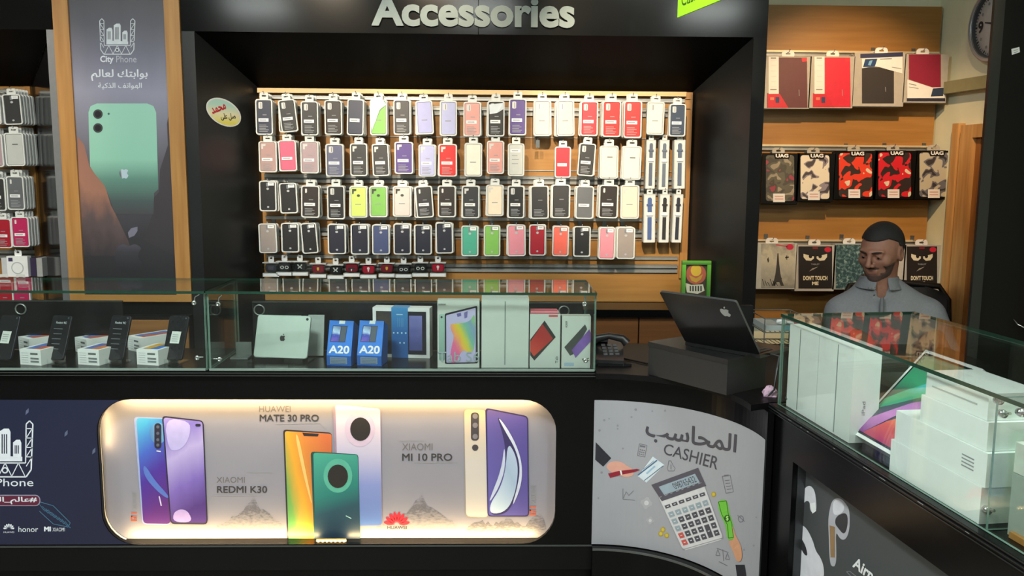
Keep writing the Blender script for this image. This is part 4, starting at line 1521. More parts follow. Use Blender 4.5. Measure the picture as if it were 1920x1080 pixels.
# front board with a rounded opening
mb = MB()
n = 8
outer = rrect((ox0 + ox1) / 2, (oz0 + oz1) / 2, ox1 - ox0, oz1 - oz0, 0.0005, n)
mb.ring(outer, cut, CY, CY + .015, BLACK)
mb.obj('front_board', fc)
MB().bx(ox0, ox1, CY + .10, 3.05, 0.06, 0.77, BLACKM).obj('body', fc)
MB().bx(ox1 - .02, ox1, CY + .015, CY + .10, 0.2, 0.77, BLACKM).obj('end_board', fc)
MB().bx(ox0, ox1, CY + .0, CY + .10, 0.110, 0.1985, BLACK2).obj('plinth', fc)
MB().bx(ox0, ox1, CY + .03, CY + .10, 0.0, 0.108, BLACK2).obj('kick_board', fc)
MB().bx(ox0, ox1, CY - .004, CY + .01, 0.1925, 0.197, M((84, 88, 88), 0.35, 0.6)).obj('edge_trim', fc)
MB().bx(ox0, ox1, CY - .012, 3.09, 0.775, ZD, BLACK).obj('deck', fc)
for z in (0.7755, 0.7845):
    MB().bx(ox0, ox1 + .001, CY - .0145, CY - .012, z, z + .0016, EDGE).obj('edge_trim', fc)
# lit recess
GY = CY + .052
mb = MB()
nn = len(cut)
cb = rrect(cxm, czm, lx1 - lx0 + .03, lz1 - lz0 + .03, 0.12, 8)
mb.add([(x, CY + .015, z) for x, z in cb] + [(x, GY, z) for x, z in cb], [(i, (i + 1) % nn, (i + 1) % nn + nn, i + nn) for i in range(nn)], M((225, 222, 210), 0.6))
mb.obj('recess_wall', fc)
LEDM = M((255, 226, 150), 0.4, emit=7.0, name='led')
ledx0, ledx1 = lx0 + .09, lx1 - .09
for z, sgn in ((lz1 + .006, 1), (lz0 - .006, -1)):
    mb = MB()
    mb.bx(ledx0, ledx1, CY + .017, CY + .025, z - .002, z + .002, M((226, 214, 180), 0.5))
    st = mb.obj('led_strip', fc)
    l = bpy.data.lights.new('led_strip_light', 'AREA')
    l.shape = 'RECTANGLE'
    l.size, l.size_y = ledx1 - ledx0 + .06, 0.008
    l.energy = 3.4
    l.color = (1.0, 0.70, 0.31)
    o = bpy.data.objects.new('led_strip_light', l)
    COL.objects.link(o)
    o.location = ((ledx0 + ledx1) / 2, CY + .022, z - sgn * .006)
    aim(o, (o.location.x, GY + .0, z - sgn * .045))
l = bpy.data.lights.new('led_strip_light', 'AREA')
l.shape = 'RECTANGLE'
l.size, l.size_y = 0.008, 0.16
l.energy = 0.18
l.color = (1.0, 0.70, 0.31)
o = bpy.data.objects.new('led_strip_light', l)
COL.objects.link(o)
o.location = (lx0 - .004, CY + .022, lz1 - .10)
aim(o, (lx0 + .06, GY, lz1 - .10))
mb = MB()
for i in range(7):
    p = atY(597 + i * 8, 1016, CY + .022)
    mb.lathe([(.0028, 0), (.002, .002), (0, .0025)], (p.x, CY + .022, p.z), LEDM, 8, Matrix.Rotation(math.pi / 2, 3, 'X'))
mb.bx(atY(594, 1016, CY + .03).x, atY(650, 1016, CY + .03).x, CY + .022, CY + .025, lz0 - .004, lz0 + .010, M((96, 84, 60), 0.5))
tag(mb.obj('led_dots', fc), kind='stuff')
MB().flat(rrect(cxm, czm, lx1 - lx0 + .028, lz1 - lz0 + .028, 0.12, 8), GY,
          M((138, 136, 148), 0.45, var=0.03, scale=5)).obj('graphic_sheet', fc)
LP = Panel((0, GY, 0), (0, -1, 0))
# snowy hills printed along the bottom
HILL = GM([(0, (142, 138, 144)), (.45, (122, 120, 128)), (.6, (96, 94, 102)), (1, (134, 131, 142))], (0, 0, 1), noise=1.5, nscale=18)
hr = random.Random(5)


def ridge(x0, x1, yb, peaks):
    """ragged snow ridge: peaks [(x, y)]"""
    key = [(x0, yb)] + peaks + [(x1, yb)]
    top_ = []
    for (xa_, ya_), (xb_, yb_) in zip(key[:-1], key[1:]):
        nst = max(2, int(abs(xb_ - xa_) / 5))
        for i in range(nst):
            t_ = i / nst
            top_.append((xa_ + (xb_ - xa_) * t_, ya_ + (yb_ - ya_) * t_ + hr.uniform(-3.5, 3.5)))
    return top_ + [(x1, yb), (x1 - 3, yb + 6), ((x0 + x1) / 2, yb + 8), (x0 + 3, yb + 6)]


for ol in (ridge(405, 530, 985, [(440, 968), (462, 950), (476, 932), (488, 955), (512, 968)]), ridge(705, 858, 985, [(745, 976), (768, 955), (791, 926), (803, 948), (832, 970)]),
           ridge(868, 1028, 1005, [(878, 985), (900, 977), (925, 983), (950, 974), (985, 984), (1008, 962), (1020, 972)])):
    pr = Print(LP, 1)
    pr.poly(ol, HILL)
    pr.obj('printed_hill', fc)


def phone_print(outer, mats, lenses=(), inset=None, k=3):
    pr = Print(LP, k)
    pr.poly(outer, mats)
    return pr.obj('printed_phone', fc)


def rr4(tl, tr, br, bl, r=6):
    """rounded quadrilateral"""
    q = [Vector(p) for p in (tl, tr, br, bl)]
    out = []
    for i in range(4):
        a, b, c = q[i - 1], q[i], q[(i + 1) % 4]
        u, v = (a - b).normalized() * r, (c - b).normalized() * r
        for t in (0, .33, .67, 1):
            p = b + u * (1 - t) ** 2 + v * t ** 2
            out.append((p.x, p.y))
    return out


def grow(ol, s):
    cx = sum(p[0] for p in ol) / len(ol)
    cy = sum(p[1] for p in ol) / len(ol)
    wx = max(abs(p[0] - cx) for p in ol)
    wy = max(abs(p[1] - cy) for p in ol)
    return [(cx + (x - cx) * (1 + s / wx), cy + (y - cy) * (1 + s / wy)) for x, y in ol]


DK = M((40, 36, 52), 0.4)
# blue phone back and lilac phone front
ph = phone_print(rr4((251, 781), (316, 784), (320, 984), (267, 983), 8), M((150, 164, 206), 0.4), k=2)
pr = Print(LP, 3)
pr.poly(rr4((256, 783), (318, 786), (320, 982), (269, 981), 7), GM([(0, (88, 40, 120)), (.35, (74, 48, 150)), (.6, (66, 96, 190)), (.85, (70, 160, 206)), (1, (88, 176, 214))], (-.25, 0, .95), noise=.12))
pr.obj('printed_back', ph)
pr = Print(LP, 4)
pr.poly(circ(297, 812, 16, 20), GM([(0, (40, 60, 120)), (1, (110, 170, 220))], (.5, 0, .5)))
pr.rect(290, 793, 303, 841, DK, 6, 1)
for cy in (800, 812, 824, 834):
    pr.poly(circ(296.5, cy, 3, n=10), M((84, 90, 110), 0.4), 2)
pr.line([(294, 845), (302, 846)], 2, LIGHTI, 1)
pr.line([(299, 930), (303, 948)], 2.4, M((196, 186, 222), 0.5), 1)
pr.obj('printed_camera', ph)
pr = Print(LP, 3)
pr.poly(soft([(268, 880), (276, 900), (300, 925), (316, 935), (316, 928), (290, 900), (272, 870)]), M((84, 112, 190), 0.4), 1)
pr.obj('printed_shine', ph)
ph = phone_print(rr4((304, 779), (382, 788), (390, 983), (320, 982), 8), DK, k=5)
pr = Print(LP, 6)
pr.poly(rr4((307, 782), (380, 790), (388, 980), (322, 979), 6), GM([(0, (74, 48, 122)), (.25, (120, 98, 180)), (.55, (176, 162, 214)), (.75, (122, 108, 190)), (1, (150, 140, 206))], (-.2, 0, .95), noise=.1))
pr.obj('printed_screen', ph)
pr = Print(LP, 7)
pr.poly(soft([(309, 783), (356, 789), (358, 810), (350, 832), (334, 845), (316, 842)]), M((176, 168, 220), 0.4))
pr.poly(soft([(325, 978), (326, 960), (340, 953), (354, 958), (362, 979)]), M((170, 150, 208), 0.4))
pr.rect(367, 794, 377, 799, DK, 2.4, 1)
pr.obj('printed_swirl', ph)
# orange notch phone, lilac ring phone, teal ring phone
ph = phone_print(rr4((531, 805), (622, 811), (624, 1022), (539, 1026), 6), M((44, 40, 46), 0.4), k=2)
pr = Print(LP, 3)
pr.poly(rr4((534, 808), (622, 813), (622, 1022), (542, 1024), 5), GM([(0, (64, 150, 90)), (.2, (110, 160, 80)), (.4, (226, 160, 50)), (.62, (208, 128, 60)), (1, (196, 104, 62))], (.75, 0, .35), noise=.12))
pr.obj('printed_screen', ph)
pr = Print(LP, 4)
pr.poly([(567, 811), (598, 813), (596, 818), (570, 817)], M((44, 40, 46), 0.4))
pr.poly(soft([(555, 810), (562, 825), (575, 890), (585, 940), (584, 945), (570, 895), (556, 830)]), M((232, 186, 110), 0.4))
pr.obj('printed_notch', ph)
ph = phone_print(rr4((624, 756), (714, 765), (717, 985), (634, 988), 6), M((150, 128, 148), 0.4), k=5)
pr = Print(LP, 6)
pr.poly(rr4((629, 758), (713, 766), (716, 984), (636, 986), 5), GM([(0, (74, 110, 176)), (.35, (128, 140, 196)), (.6, (186, 180, 206)), (1, (214, 196, 206))], (0, 0, 1)))
pr.obj('printed_back', ph)
pr = Print(LP, 7)
pr.poly(circ(675, 803, 28, 34), M((196, 176, 200), 0.4))
pr.poly(circ(676, 804, 19, 22), M((44, 40, 40), 0.35), 1)
pr.obj('printed_camera', ph)
ph = phone_print(rr4((583, 846), (672, 851), (676, 1016), (590, 1022), 6), M((28, 74, 72), 0.4), k=8)
pr = Print(LP, 9)
pr.poly(rr4((588, 848), (671, 852), (675, 1014), (592, 1020), 5), GM([(0, (30, 48, 70)), (.3, (34, 72, 88)), (.5, (38, 118, 112)), (1, (70, 160, 140))], (-.15, 0, 1)))
pr.obj('printed_back', ph)
pr = Print(LP, 10)
pr.poly(circ(634, 891, 27, 32), M((84, 166, 146), 0.4))
pr.poly(circ(634, 892, 19, 22), M((40, 36, 36), 0.35), 1)
pr.line([(649, 966), (659, 971)], 1.6, M((150, 196, 190), 0.5))
pr.obj('printed_camera', ph)
# white phone back and violet curved screen
ph = phone_print(rr4((869, 765), (912, 768), (916, 972), (872, 970), 9), M((150, 140, 130), 0.4), k=2)
pr = Print(LP, 3)
pr.poly(rr4((870.5, 767), (912, 769), (915, 970), (874, 968), 8), GM([(0, (204, 196, 188)), (.5, (200, 192, 186)), (1, (196, 178, 152))], (0, 0, 1)))
pr.obj('printed_back', ph)
pr = Print(LP, 4)
pr.rect(883, 773, 898, 826, M((66, 62, 68), 0.35), 6)
for cy in (780, 797, 818):
    pr.poly(circ(891, cy, 5, n=12), M((120, 116, 124), 0.35), 1)
pr.poly(circ(891, 839, 6, n=14), M((66, 62, 68), 0.35))
pr.obj('printed_camera', ph)
ph = phone_print(rr4((910, 764), (990, 780), (992, 968), (914, 968), 7), M((52, 44, 92), 0.4), k=5)
pr = Print(LP, 6)
pr.poly(rr4((913, 767), (988, 782), (990, 966), (916, 966), 6), GM([(0, (98, 92, 170)), (.5, (92, 82, 152)), (1, (84, 72, 146))], (.5, 0, .5), noise=.1))
pr.obj('printed_screen', ph)
pr = Print(LP, 7)
pr.poly(soft([(930, 775), (950, 800), (968, 835), (977, 875), (972, 920), (956, 955), (940, 965), (918, 964), (925, 945), (945, 910), (950, 870), (945, 820)]), M((56, 48, 96), 0.4))
pr.poly(soft([(952, 828), (966, 850), (972, 880), (966, 925), (950, 958), (920, 964), (918, 945), (938, 915), (948, 880)]), GM([(0, (206, 220, 232)), (.5, (160, 180, 206)), (1, (196, 204, 226))], (.4, 0, .6)), 1)
pr.poly(soft([(932, 778), (952, 803), (972, 842), (980, 878), (976, 915), (958, 955), (972, 905), (975, 872), (966, 840), (946, 806)]), M((200, 206, 226), 0.4), 2)
pr.poly(soft([(918, 935), (940, 880), (946, 830), (948, 875), (936, 912), (919, 940)]), M((190, 198, 220), 0.4), 2)
pr.obj('printed_swirl', ph)
# captions
T1, T2 = M((104, 100, 102), 0.5), M((58, 56, 60), 0.5)
for small, sb, big, bb, l1, l2 in (
        ('HUAWEI', (486, 761, 545, 772), 'MATE 30 PRO', (487, 777, 598, 790), None, [(517, 795), (600, 793), (612, 805)]),
        ('XIAOMI', (406, 894, 459, 905), 'REDMI K30', (407, 911, 501, 924), [(461, 886), (510, 886)], [(485, 929), (400, 930), (395, 942)]),
        ('XIAOMI', (754, 831, 811, 844), 'MI 10 PRO', (754, 850, 848, 864), [(748, 826), (795, 826)], [(775, 868), (856, 867), (863, 878)])):
    pr = Print(LP, 2)
    pr.text(small, sb, T1, 0.0)
    pr.text(big, bb, T2, 0.018)
    if l1:
        pr.line(l1, 0.9, GREYI)
    pr.line(l2, 0.9, GREYI)
    pr.obj('caption', fc)
pr = Print(LP, 2)
RD = M((196, 28, 52), 0.5)
for i in range(8):
    a = math.radians(-180 + 12 + i * 22.3)
    u = (math.cos(a), math.sin(a))
    v = (-u[1], u[0])
    cx, cy = 744, 984
    P = lambda d_, s_: (cx + u[0] * d_ + v[0] * s_, cy + u[1] * d_ + v[1] * s_)
    pr.poly([P(4, 0), P(12, 3.4), P(20, 3.6), P(25, .8), P(24, -1.5), P(18, -3.4), P(11, -2.6)], RD)
pr.text('HUAWEI', (726, 986, 763, 992), T2, 0.02)
pr.obj('printed_flower_logo', fc)
OR = M((214, 84, 40), 0.5)
for x0, x1, yb, yt in ((246, 257, 977, 924), (993, 1005, 966, 910)):
    pr = Print(LP, 2)
    h = (yb - yt) * .27
    for q in ([(x0, yb), (x1, yb), (x1, yb - 2), (x0, yb - 2)], [(x0, yb - h), (x1, yb - h), (x1, yb - h - 2), (x0, yb - h - 2)],
              [(x0, yb - 2), (x0 + 2.4, yb - 2), (x0 + 2.4, yb - h * .7), (x0, yb - h * .7)], [(x0 + 5, yb - 4), (x1, yb - 4), (x1, yb - 6), (x0 + 5, yb - 6)],
              [(x0, yb - h * .7), (x1, yb - h * .7), (x1, yb - h * .7 + 2), (x0, yb - h * .7 + 2)]):
        pr.poly(q, OR)
    pr.text('XIAOMI', ((x0 + 2, yb - h - 5), (x0 + 2, yt), (x1, yt), (x1, yb - h - 5)), GREYI, 0.0)
    pr.obj('printed_side_logo', fc)

# navy poster left of the opening, flush on the front board
NP = Panel((0, CY, 0), (0, -1, 0))
left = [p for p in cut if p[0] < lx0 + .1095]
left = sorted(left, key=lambda p: -p[1])
pl = [(ox0 + .02, oz1 - .081), (ox0 + .02, oz0 + .002)]
ol = pl + [(p[0] - .003, p[1]) for p in left[::-1]]
MB().flat(ol, CY - .0008, GM([(0, (24, 30, 58)), (.55, (28, 30, 56)), (.85, (30, 44, 80)), (1, (36, 66, 112))], (.55, 0, -.25), noise=.25, nscale=5)).obj('navy_poster', fc)
pr = Print(NP, 3)
NI = M((214, 218, 226), 0.5)
city_logo(pr, 10, 847, 104, NI, M((28, 32, 58), 0.5))
pr.obj('printed_logo', fc)
pr = Print(NP, 3)
pr.text('City Phone', (-66, 897, 63, 916), NI, 0.0)
pr.poly(rrect(-4, 938, 160, 21, 9), M((150, 150, 170), 0.5))
pr.poly(rrect(-4, 938, 157, 18, 8), M((92, 24, 50), 0.5), 1)
pr.text(AR['world'], (-60, 931, 70, 945), NI, 0.02, 2, rev=True)
for i in range(7):
    a = math.radians(-168 + i * 26)
    pr.poly([(17 + math.cos(a) * 3, 992 + math.sin(a) * 3), (17 + math.cos(a - .2) * 9, 992 + math.sin(a - .2) * 9), (17 + math.cos(a) * 11, 992 + math.sin(a) * 11), (17 + math.cos(a + .2) * 9, 992 + math.sin(a + .2) * 9)], NI)
pr.text('HUAWEI', (7, 996, 27, 999), NI, 0.0)
pr.text('honor', (35, 987, 72, 997), NI, 0.0)
pr.text('MI', (83, 987, 96, 996), NI, 0.06)
pr.text('XIAOMI', (99, 989, 122, 996), NI, 0.0)
pr.obj('lettering', fc)
pr = Print(NP, 2)
FE = M((70, 120, 150), 0.5)
for i in range(9):
    pr.line([(74 + i * 6, 945 + i * 4), (84 + i * 6, 958 + i * 4), (92 + i * 5, 956 + i * 4)], .8, FE)
pr.line([(72, 940), (100, 948), (132, 980), (128, 988), (100, 982), (74, 958)], 1.0, FE)
for x, y in ((51, 772), (124, 813), (176, 846)):
    pr.poly([(x - 3, y + 6), (x - 2, y - 2), (x + 3, y - 7), (x + 3, y + 1)], M((88, 96, 122), 0.5))
pr.obj('printed_feather', fc)

# ================================================================== glass cases on the front counter
GZ = 1.05
YB = 3.07
T = .006


def clamp(parent, p, dx=0.02, up_=True):
    mb = MB()
    mb.lathe([(.0, -.003), (.0075, -.003), (.0085, .0), (.0075, .004), (.003, .005), (.003, .003), (0, .003)], (p[0], p[1], p[2]), CHROME, 14, Matrix.Rotation(math.pi / 2, 3, 'X'))
    mb.tube([(p[0], p[1], p[2]), (p[0] + dx * .2, p[1], p[2] + (.02 if up_ else .002)), (p[0] + dx, p[1], p[2] + (.028 if up_ else .002))], .0028, CHROME, 6)
    return mb.obj('clamp', parent)


def front_case(x0, x1, label, backs, divider=False):
    g = thing('glass_case', label, 'display case', ((x0 + x1) / 2, (CY + YB) / 2, ZD))
    MB().bx(x0, x1, CY - .012, YB, GZ - .008, GZ, GLASS, GEDGE).obj('top_pane', g)
    MB().bx(x0 + .001, x1 - .001, CY - .008, CY - .002, ZD + .0005, GZ - .009, GLASS, GEDGE2).obj('front_pane', g)
    MB().bx(x0, x0 + T, CY - .001, YB - .004, ZD + .0005, GZ - .009, GLASS, GEDGE2).obj('side_pane', g)
    MB().bx(x1 - T, x1, CY - .001, YB - .004, ZD + .0005, GZ - .009, GLASS, GEDGE2).obj('side_pane', g)
    for a, b, ring in backs:
        bp = MB().bx(a, b, YB - .014, YB - .008, ZD + .002, 0.965, M((24, 24, 25), 0.25)).obj('sliding_back', g)
        MB().bx(a, b, YB - .016, YB - .006, 0.965, 0.970, M((70, 74, 74), 0.35, 0.6)).obj('back_rail', g)
        if ring is not None:
            rx = ring
            o = MB()
            o.lathe([(.0155, 0), (.0205, 0), (.0205, .004), (.018, .006), (.0155, .004), (.0155, 0)], (rx, YB - .014, 0.939), M((150, 154, 152), 0.3, 0.7), 24, Matrix.Rotation(math.pi / 2, 3, 'X'))
            o.lathe([(.0155, .001), (0, .001)], (rx, YB - .014, 0.939), BLACKM, 20, Matrix.Rotation(math.pi / 2, 3, 'X'))
            o.obj('finger_ring', bp)
    MB().bx(x0 + .004, x1 - .004, CY - .016, CY - .0085, ZD + .0003, ZD + .007, M((132, 150, 142), 0.25, 0.3)).obj('front_channel', g)
    return g


gx = atY(386, 548, CY).x
g1 = front_case(-2.88, gx - .002, 'glass display case of phones on the left part of the counter', [(-2.87, -1.70, -1.79), (-1.70, -1.31, -1.665)])
g2 = front_case(gx + .002, 0.335, 'glass display case of tablet boxes on the right part of the counter', [(gx + .06, -.25, -.828), (-.25, .325, .256)])
for g, pts in ((g1, ((364, 568, .018), (370, 671, .02))), (g2, ((409, 570, .012), (412, 674, -.02), (1096, 570, .0), (1098, 676, .012)))):
    for px, py, dx in pts:
        p = atY(px, py, CY + .004)
        clamp(g, (p.x, CY + .004, p.z), dx, py < 600)
# ================================================================== curved cashier counter
KX, KY, KR = 0.335, 2.32, 0.43
ks = thing('cashier_counter', 'curved black cashier desk with a white illustrated poster', 'counter', (0.55, 2.6, 0))


def arc(r, z, a0=90, a1=0, n=24):
    return [Vector((KX + r * math.cos(math.radians(a0 + (a1 - a0) * i / n)), KY + r * math.sin(math.radians(a0 + (a1 - a0) * i / n)), z)) for i in range(n + 1)]


def band(mb, r0, r1, z0, z1, m, a0=90, a1=0, n=24):
    """curved board between radii r0 (customer side) and r1"""
    A, B_, C_, D_ = arc(r0, z0, a0, a1, n), arc(r1, z0, a0, a1, n), arc(r0, z1, a0, a1, n), arc(r1, z1, a0, a1, n)
    N = n + 1
    vs = A + B_ + C_ + D_
    fs = []
    for i in range(n):
        fs += [(i, i + 1, 2 * N + i + 1, 2 * N + i), (N + i + 1, N + i, 3 * N + i, 3 * N + i + 1), (2 * N + i, 2 * N + i + 1, 3 * N + i + 1, 3 * N + i), (i + 1, i, N + i, N + i + 1)]
    fs += [(0, 2 * N, 3 * N, N), (n, N + n, 3 * N + n, 2 * N + n)]
    mb.add(vs, fs, m, False)
    return mb


band(MB(), KR + .002, KR + .02, 0.11, 0.775, BLACK, n=36).obj('curved_board', ks, fix=True)
band(MB(), KR - .03, KR + .002, 0.0, 0.196, BLACK, n=36).obj('curved_plinth', ks, fix=True)
band(MB(), KR - .032, KR - .028, 0.190, 0.1965, EDGE, n=36).obj('edge_trim', ks, fix=True)
band(MB(), KR - .0005, KR + .001, 0.199, 0.694, M((158, 158, 164), 0.5, var=0.03, scale=4), a1=1, n=36).obj('poster_sheet', ks, fix=True)
# desk top: curved front edge, straight back
top = arc(0.388, 0.775, 90, 2, 24)
ol = [(p.x, p.y) for p in top]
ol = ol + [(0.795, 2.366), (1.24, 2.418), (1.24, 2.80), (1.70, 2.85), (1.70, 3.2), (KX + .004, 3.2)]
N = len(ol)
mb = MB()
mb.add([(x, y, ZD) for x, y in ol], [list(range(N))[::-1]], BLACK2)
mb.add([(x, y, .775) for x, y in ol], [list(range(N))], BLACK2)
mb.add([(x, y, .775) for x, y in ol] + [(x, y, ZD) for x, y in ol], [(i, i + N, (i + 1) % N + N, (i + 1) % N) for i in range(N)], BLACK2)
mb.obj('desk_top', ks, fix=True)
MB().bx(KX + .004, 1.22, 2.80, 2.98, 0.0, .775, BLACKM).obj('desk_body', ks)
CP = CurvedPanel(KX, KY, KR - .0006)
TXT = M((72, 70, 78), 0.5)
pr = Print(CP, 1)
pr.text(AR['cashier'], ((1212, 781), (1383, 815), (1379, 858), (1209, 826)), TXT, 0.02, rev=True)
pr.text('CASHIER', ((1247, 831), (1349, 857), (1344, 881), (1243, 851)), TXT, 0.005)
pr.obj('lettering', ks)


def iso(ox, oy, ang, s=1.0):
    a = math.radians(ang)
    return lambda u, v: (ox + (u * math.cos(a) - v * math.sin(a)) * s, oy + (u * math.sin(a) + v * math.cos(a)) * s)


# printed calculator; four measured corners carry its own u,v square
TLc, TRc, BRc, BLc = Vector((1221, 909)), Vector((1309, 877)), Vector((1357, 1011)), Vector((1281, 1033))
Q = lambda u, v: tuple(TLc.lerp(TRc, u).lerp(BLc.lerp(BRc, u), v))
cal = Print(CP, 1)
cal.poly([Q(.02, .2), Q(1.0, .2), Q(1.0, .94), Q(.94, 1.0), Q(.06, 1.0), Q(.0, .94)], M((206, 204, 206), 0.5))
cal.loop([Q(.02, .2), Q(1.0, .2), Q(1.0, .98), Q(.0, .98)], 1.2, M((150, 148, 152), 0.5), 1)
calo = cal.obj('printed_calculator', ks)
pr = Print(CP, 2)
pr.poly([Q(0, 0), Q(1, 0), Q(1.03, .26), Q(.05, .26)], M((84, 80, 90), 0.5))
pr.poly([Q(.12, .06), Q(.90, .06), Q(.93, .19), Q(.15, .19)], M((150, 166, 178), 0.5), 1)
pr.text('0234567890'[::-1][:9], (Q(.38, .08), Q(.86, .08), Q(.88, .17), Q(.41, .17)), TXT, 0.0, 2)
pr.obj('printed_display', calo)
KC = {'b': M((76, 74, 82), 0.5), 'g': M((146, 160, 168), 0.5), 'r': M((196, 84, 76), 0.5)}
for r_ in range(6):
    for c_ in range(6):
        u0, v0 = .06 + c_ * .155, .33 + r_ * .105
        if r_ == 0:
            k_, hgt = 'b', .045
        else:
            hgt = .075
            k_ = 'g' if (r_ == 1 or (c_ == 0 and r_ in (2, 3))) else ('r' if c_ == 0 else 'b')
        if r_ == 5 and c_ == 4:
            continue
        if r_ == 4 and c_ == 4:
            hgt = .18
        pr = Print(CP, 2)
        pr.poly([Q(u0, v0), Q(u0 + .115, v0), Q(u0 + .115, v0 + hgt), Q(u0, v0 + hgt)], KC[k_])
        pr.line([Q(u0 + .035, v0 + hgt * .5), Q(u0 + .08, v0 + hgt * .5)], 1.4, LIGHTI, 1)
        pr.obj('printed_key', calo)
# sleeve, hand and pen
pr = Print(CP, 1)
pr.poly([(1117, 829), (1146, 859), (1131, 875), (1116, 862)], M((38, 38, 46), 0.5))
pr.poly(soft([(1138, 870), (1150, 864), (1166, 866), (1176, 874), (1188, 880), (1188, 893), (1170, 895), (1150, 888), (1137, 878)]), M((216, 158, 140), 0.5))
pr.obj('printed_hand', ks)
pr = Print(CP, 2)
pr.poly([(1140, 888), (1160, 883), (1188, 880), (1194, 879), (1200, 881), (1190, 885), (1166, 890), (1144, 896)], M((140, 28, 48), 0.5))
pr.poly([(1162, 882), (1165, 882), (1167, 890), (1164, 891)], WHITE, 1)
pr.obj('printed_pen', ks)
pr = Print(CP, 1)
pr.poly([(1196, 893), (1224, 856), (1246, 872), (1212, 905)], M((206, 216, 224), 0.5))
for a, b, w_, c_ in (((1196, 891), (1232, 863), 2.2, (70, 104, 140)), ((1208, 901), (1244, 873), 1.4, (90, 110, 130)), ((1206, 880), (1226, 864), 1.0, (130, 140, 150)), ((1212, 888), (1228, 874), 3, (150, 182, 206))):
    pr.line([a, b], w_, M(c_, 0.5), 1)
pr.obj('printed_cheque', ks)
# banknote, hand and sleeve at the lower right
pr = Print(CP, 1)
pr.poly(soft([(1344, 938), (1364, 936), (1367, 960), (1374, 980), (1378, 1006), (1375, 1012), (1363, 1013), (1361, 985), (1350, 965)]), M((112, 190, 62), 0.5))
pr.loop([(1347, 941), (1362, 939), (1365, 962), (1372, 982), (1375, 1008), (1366, 1009), (1364, 984), (1353, 964)], 1.0, M((40, 90, 30), 0.5), 1)
pr.poly(circ(1363.5, 972, 6, 6.5, 16), M((40, 90, 30), 0.5), 1)
pr.text('$', (1361, 967, 1366, 977), M((170, 224, 120), 0.5), 0.03, 2)
pr.obj('printed_banknote', ks)
pr = Print(CP, 3)
pr.poly(soft([(1372, 985), (1375, 990), (1380, 1006), (1387, 1018), (1391, 1030), (1391, 1052), (1381, 1054), (1374, 1032), (1364, 1014), (1378, 1012)]), M((206, 150, 116), 0.5))
pr.poly([(1379, 1059), (1396, 1059), (1399, 1080), (1382, 1082)], M((38, 38, 46), 0.5))
pr.obj('printed_hand', ks)
# small line drawings
SK = M((110, 108, 114), 0.5)
pr = Print(CP, 1)
pr.loop([(1199, 832), (1213, 835), (1209, 857), (1195, 854)], 1.0, SK)
pr.line([(1200, 836), (1210, 838)], 3, SK)
for r_ in range(3):
    for c_ in range(3):
        pr.line([(1199.5 + c_ * 3.6 - r_, 843 + r_ * 4 + c_ * .8), (1202 + c_ * 3.6 - r_, 843.4 + r_ * 4 + c_ * .8)], 1.8, SK)
pr.obj('printed_small_calculator', ks)
pr = Print(CP, 1)
pr.loop([(1254, 864), (1258, 864), (1262, 873), (1266, 878), (1264, 883), (1253, 883), (1251, 878), (1253, 871)], 1.0, SK)
pr.line([(1258, 871), (1258, 880)], 1.4, SK)
pr.obj('printed_money_bag', ks)
pr = Print(CP, 1)
pr.loop([(1354, 893), (1369, 891), (1375, 922), (1361, 925)], 1.0, SK)
for j in range(4):
    pr.line([(1359 + j * 1.3, 901 + j * 5.5), (1368 + j * 1.3, 900 + j * 5.5)], 1.0, SK)
pr.line([(1358, 892), (1366, 891)], 2.6, SK)
pr.obj('printed_clipboard', ks)
pr = Print(CP, 1)
pr.line([(1168, 916), (1168, 936), (1190, 938)], 1.0, SK)
pr.line([(1169, 934), (1174, 922), (1179, 929), (1188, 920)], 1.0, SK)
pr.obj('printed_chart', ks)
pr = Print(CP, 1)
for cx, cy, r_ in ((1212, 943, 9), (1219, 976, 6)):
    G = []
    for j in range(16):
        rr_ = r_ * (1.25 if j % 4 in (0, 1) else .95)
        G.append((cx + rr_ * math.cos(j * math.pi / 8), cy + rr_ * math.sin(j * math.pi / 8)))
    pr.poly(G, M((168, 166, 170), 0.5))
    pr.poly(circ(cx, cy, r_ * .5, n=12), M((200, 199, 203), 0.5), 1)
pr.obj('printed_gears', ks)
pr = Print(CP, 1)
for cx, cy in ((1239, 1001), (1243, 993), (1250, 1004), (1338, 927)):
    pr.poly(circ(cx, cy, 4.6, 5, 14), M((176, 150, 44), 0.5))
    pr.poly(circ(cx, cy, 2.8, 3.2, 12), M((206, 184, 70), 0.5), 1)
pr.obj('printed_coins', ks)
pr = Print(CP, 1)
pr.loop(circ(1389, 973, 5, 6, 10), 1.0, SK)
pr.line([(1383, 966), (1396, 978)], 1.0, SK)
pr.obj('printed_piggy_bank', ks)
pr = Print(CP, 1)
pr.line([(1355, 1030), (1357, 1052)], 1.2, SK)
pr.line([(1344, 1028), (1366, 1036)], 1.2, SK)
pr.line([(1348, 1053), (1364, 1061)], 1.4, SK)
for x, y in ((1346, 1030), (1364, 1037)):
    pr.line([(x, y), (x - 4, y + 11), (x + 4, y + 12), (x, y)], 1.0, SK)
pr.obj('printed_scales', ks)
pr = Print(CP, 1)
for x, y, r_ in ((1192, 768, 2.6), (1184, 782, 2), (1223, 771, 1.8), (1247, 770, 2.2), (1133, 788, 2.4), (1142, 785, 1.6), (1124, 807, 2.4), (1158, 798, 2), (1158, 804, 1.6), (1168, 841, 1.8),
                 (1128, 886, 2.4), (1122, 934, 1.8), (1418, 970, 1.6), (1413, 1023, 2), (1395, 1031, 1.8)):
    pr.poly(circ(x, y, r_, n=8), M((136, 136, 142), 0.5))
tag(pr.obj('printed_dots', ks), kind='stuff')

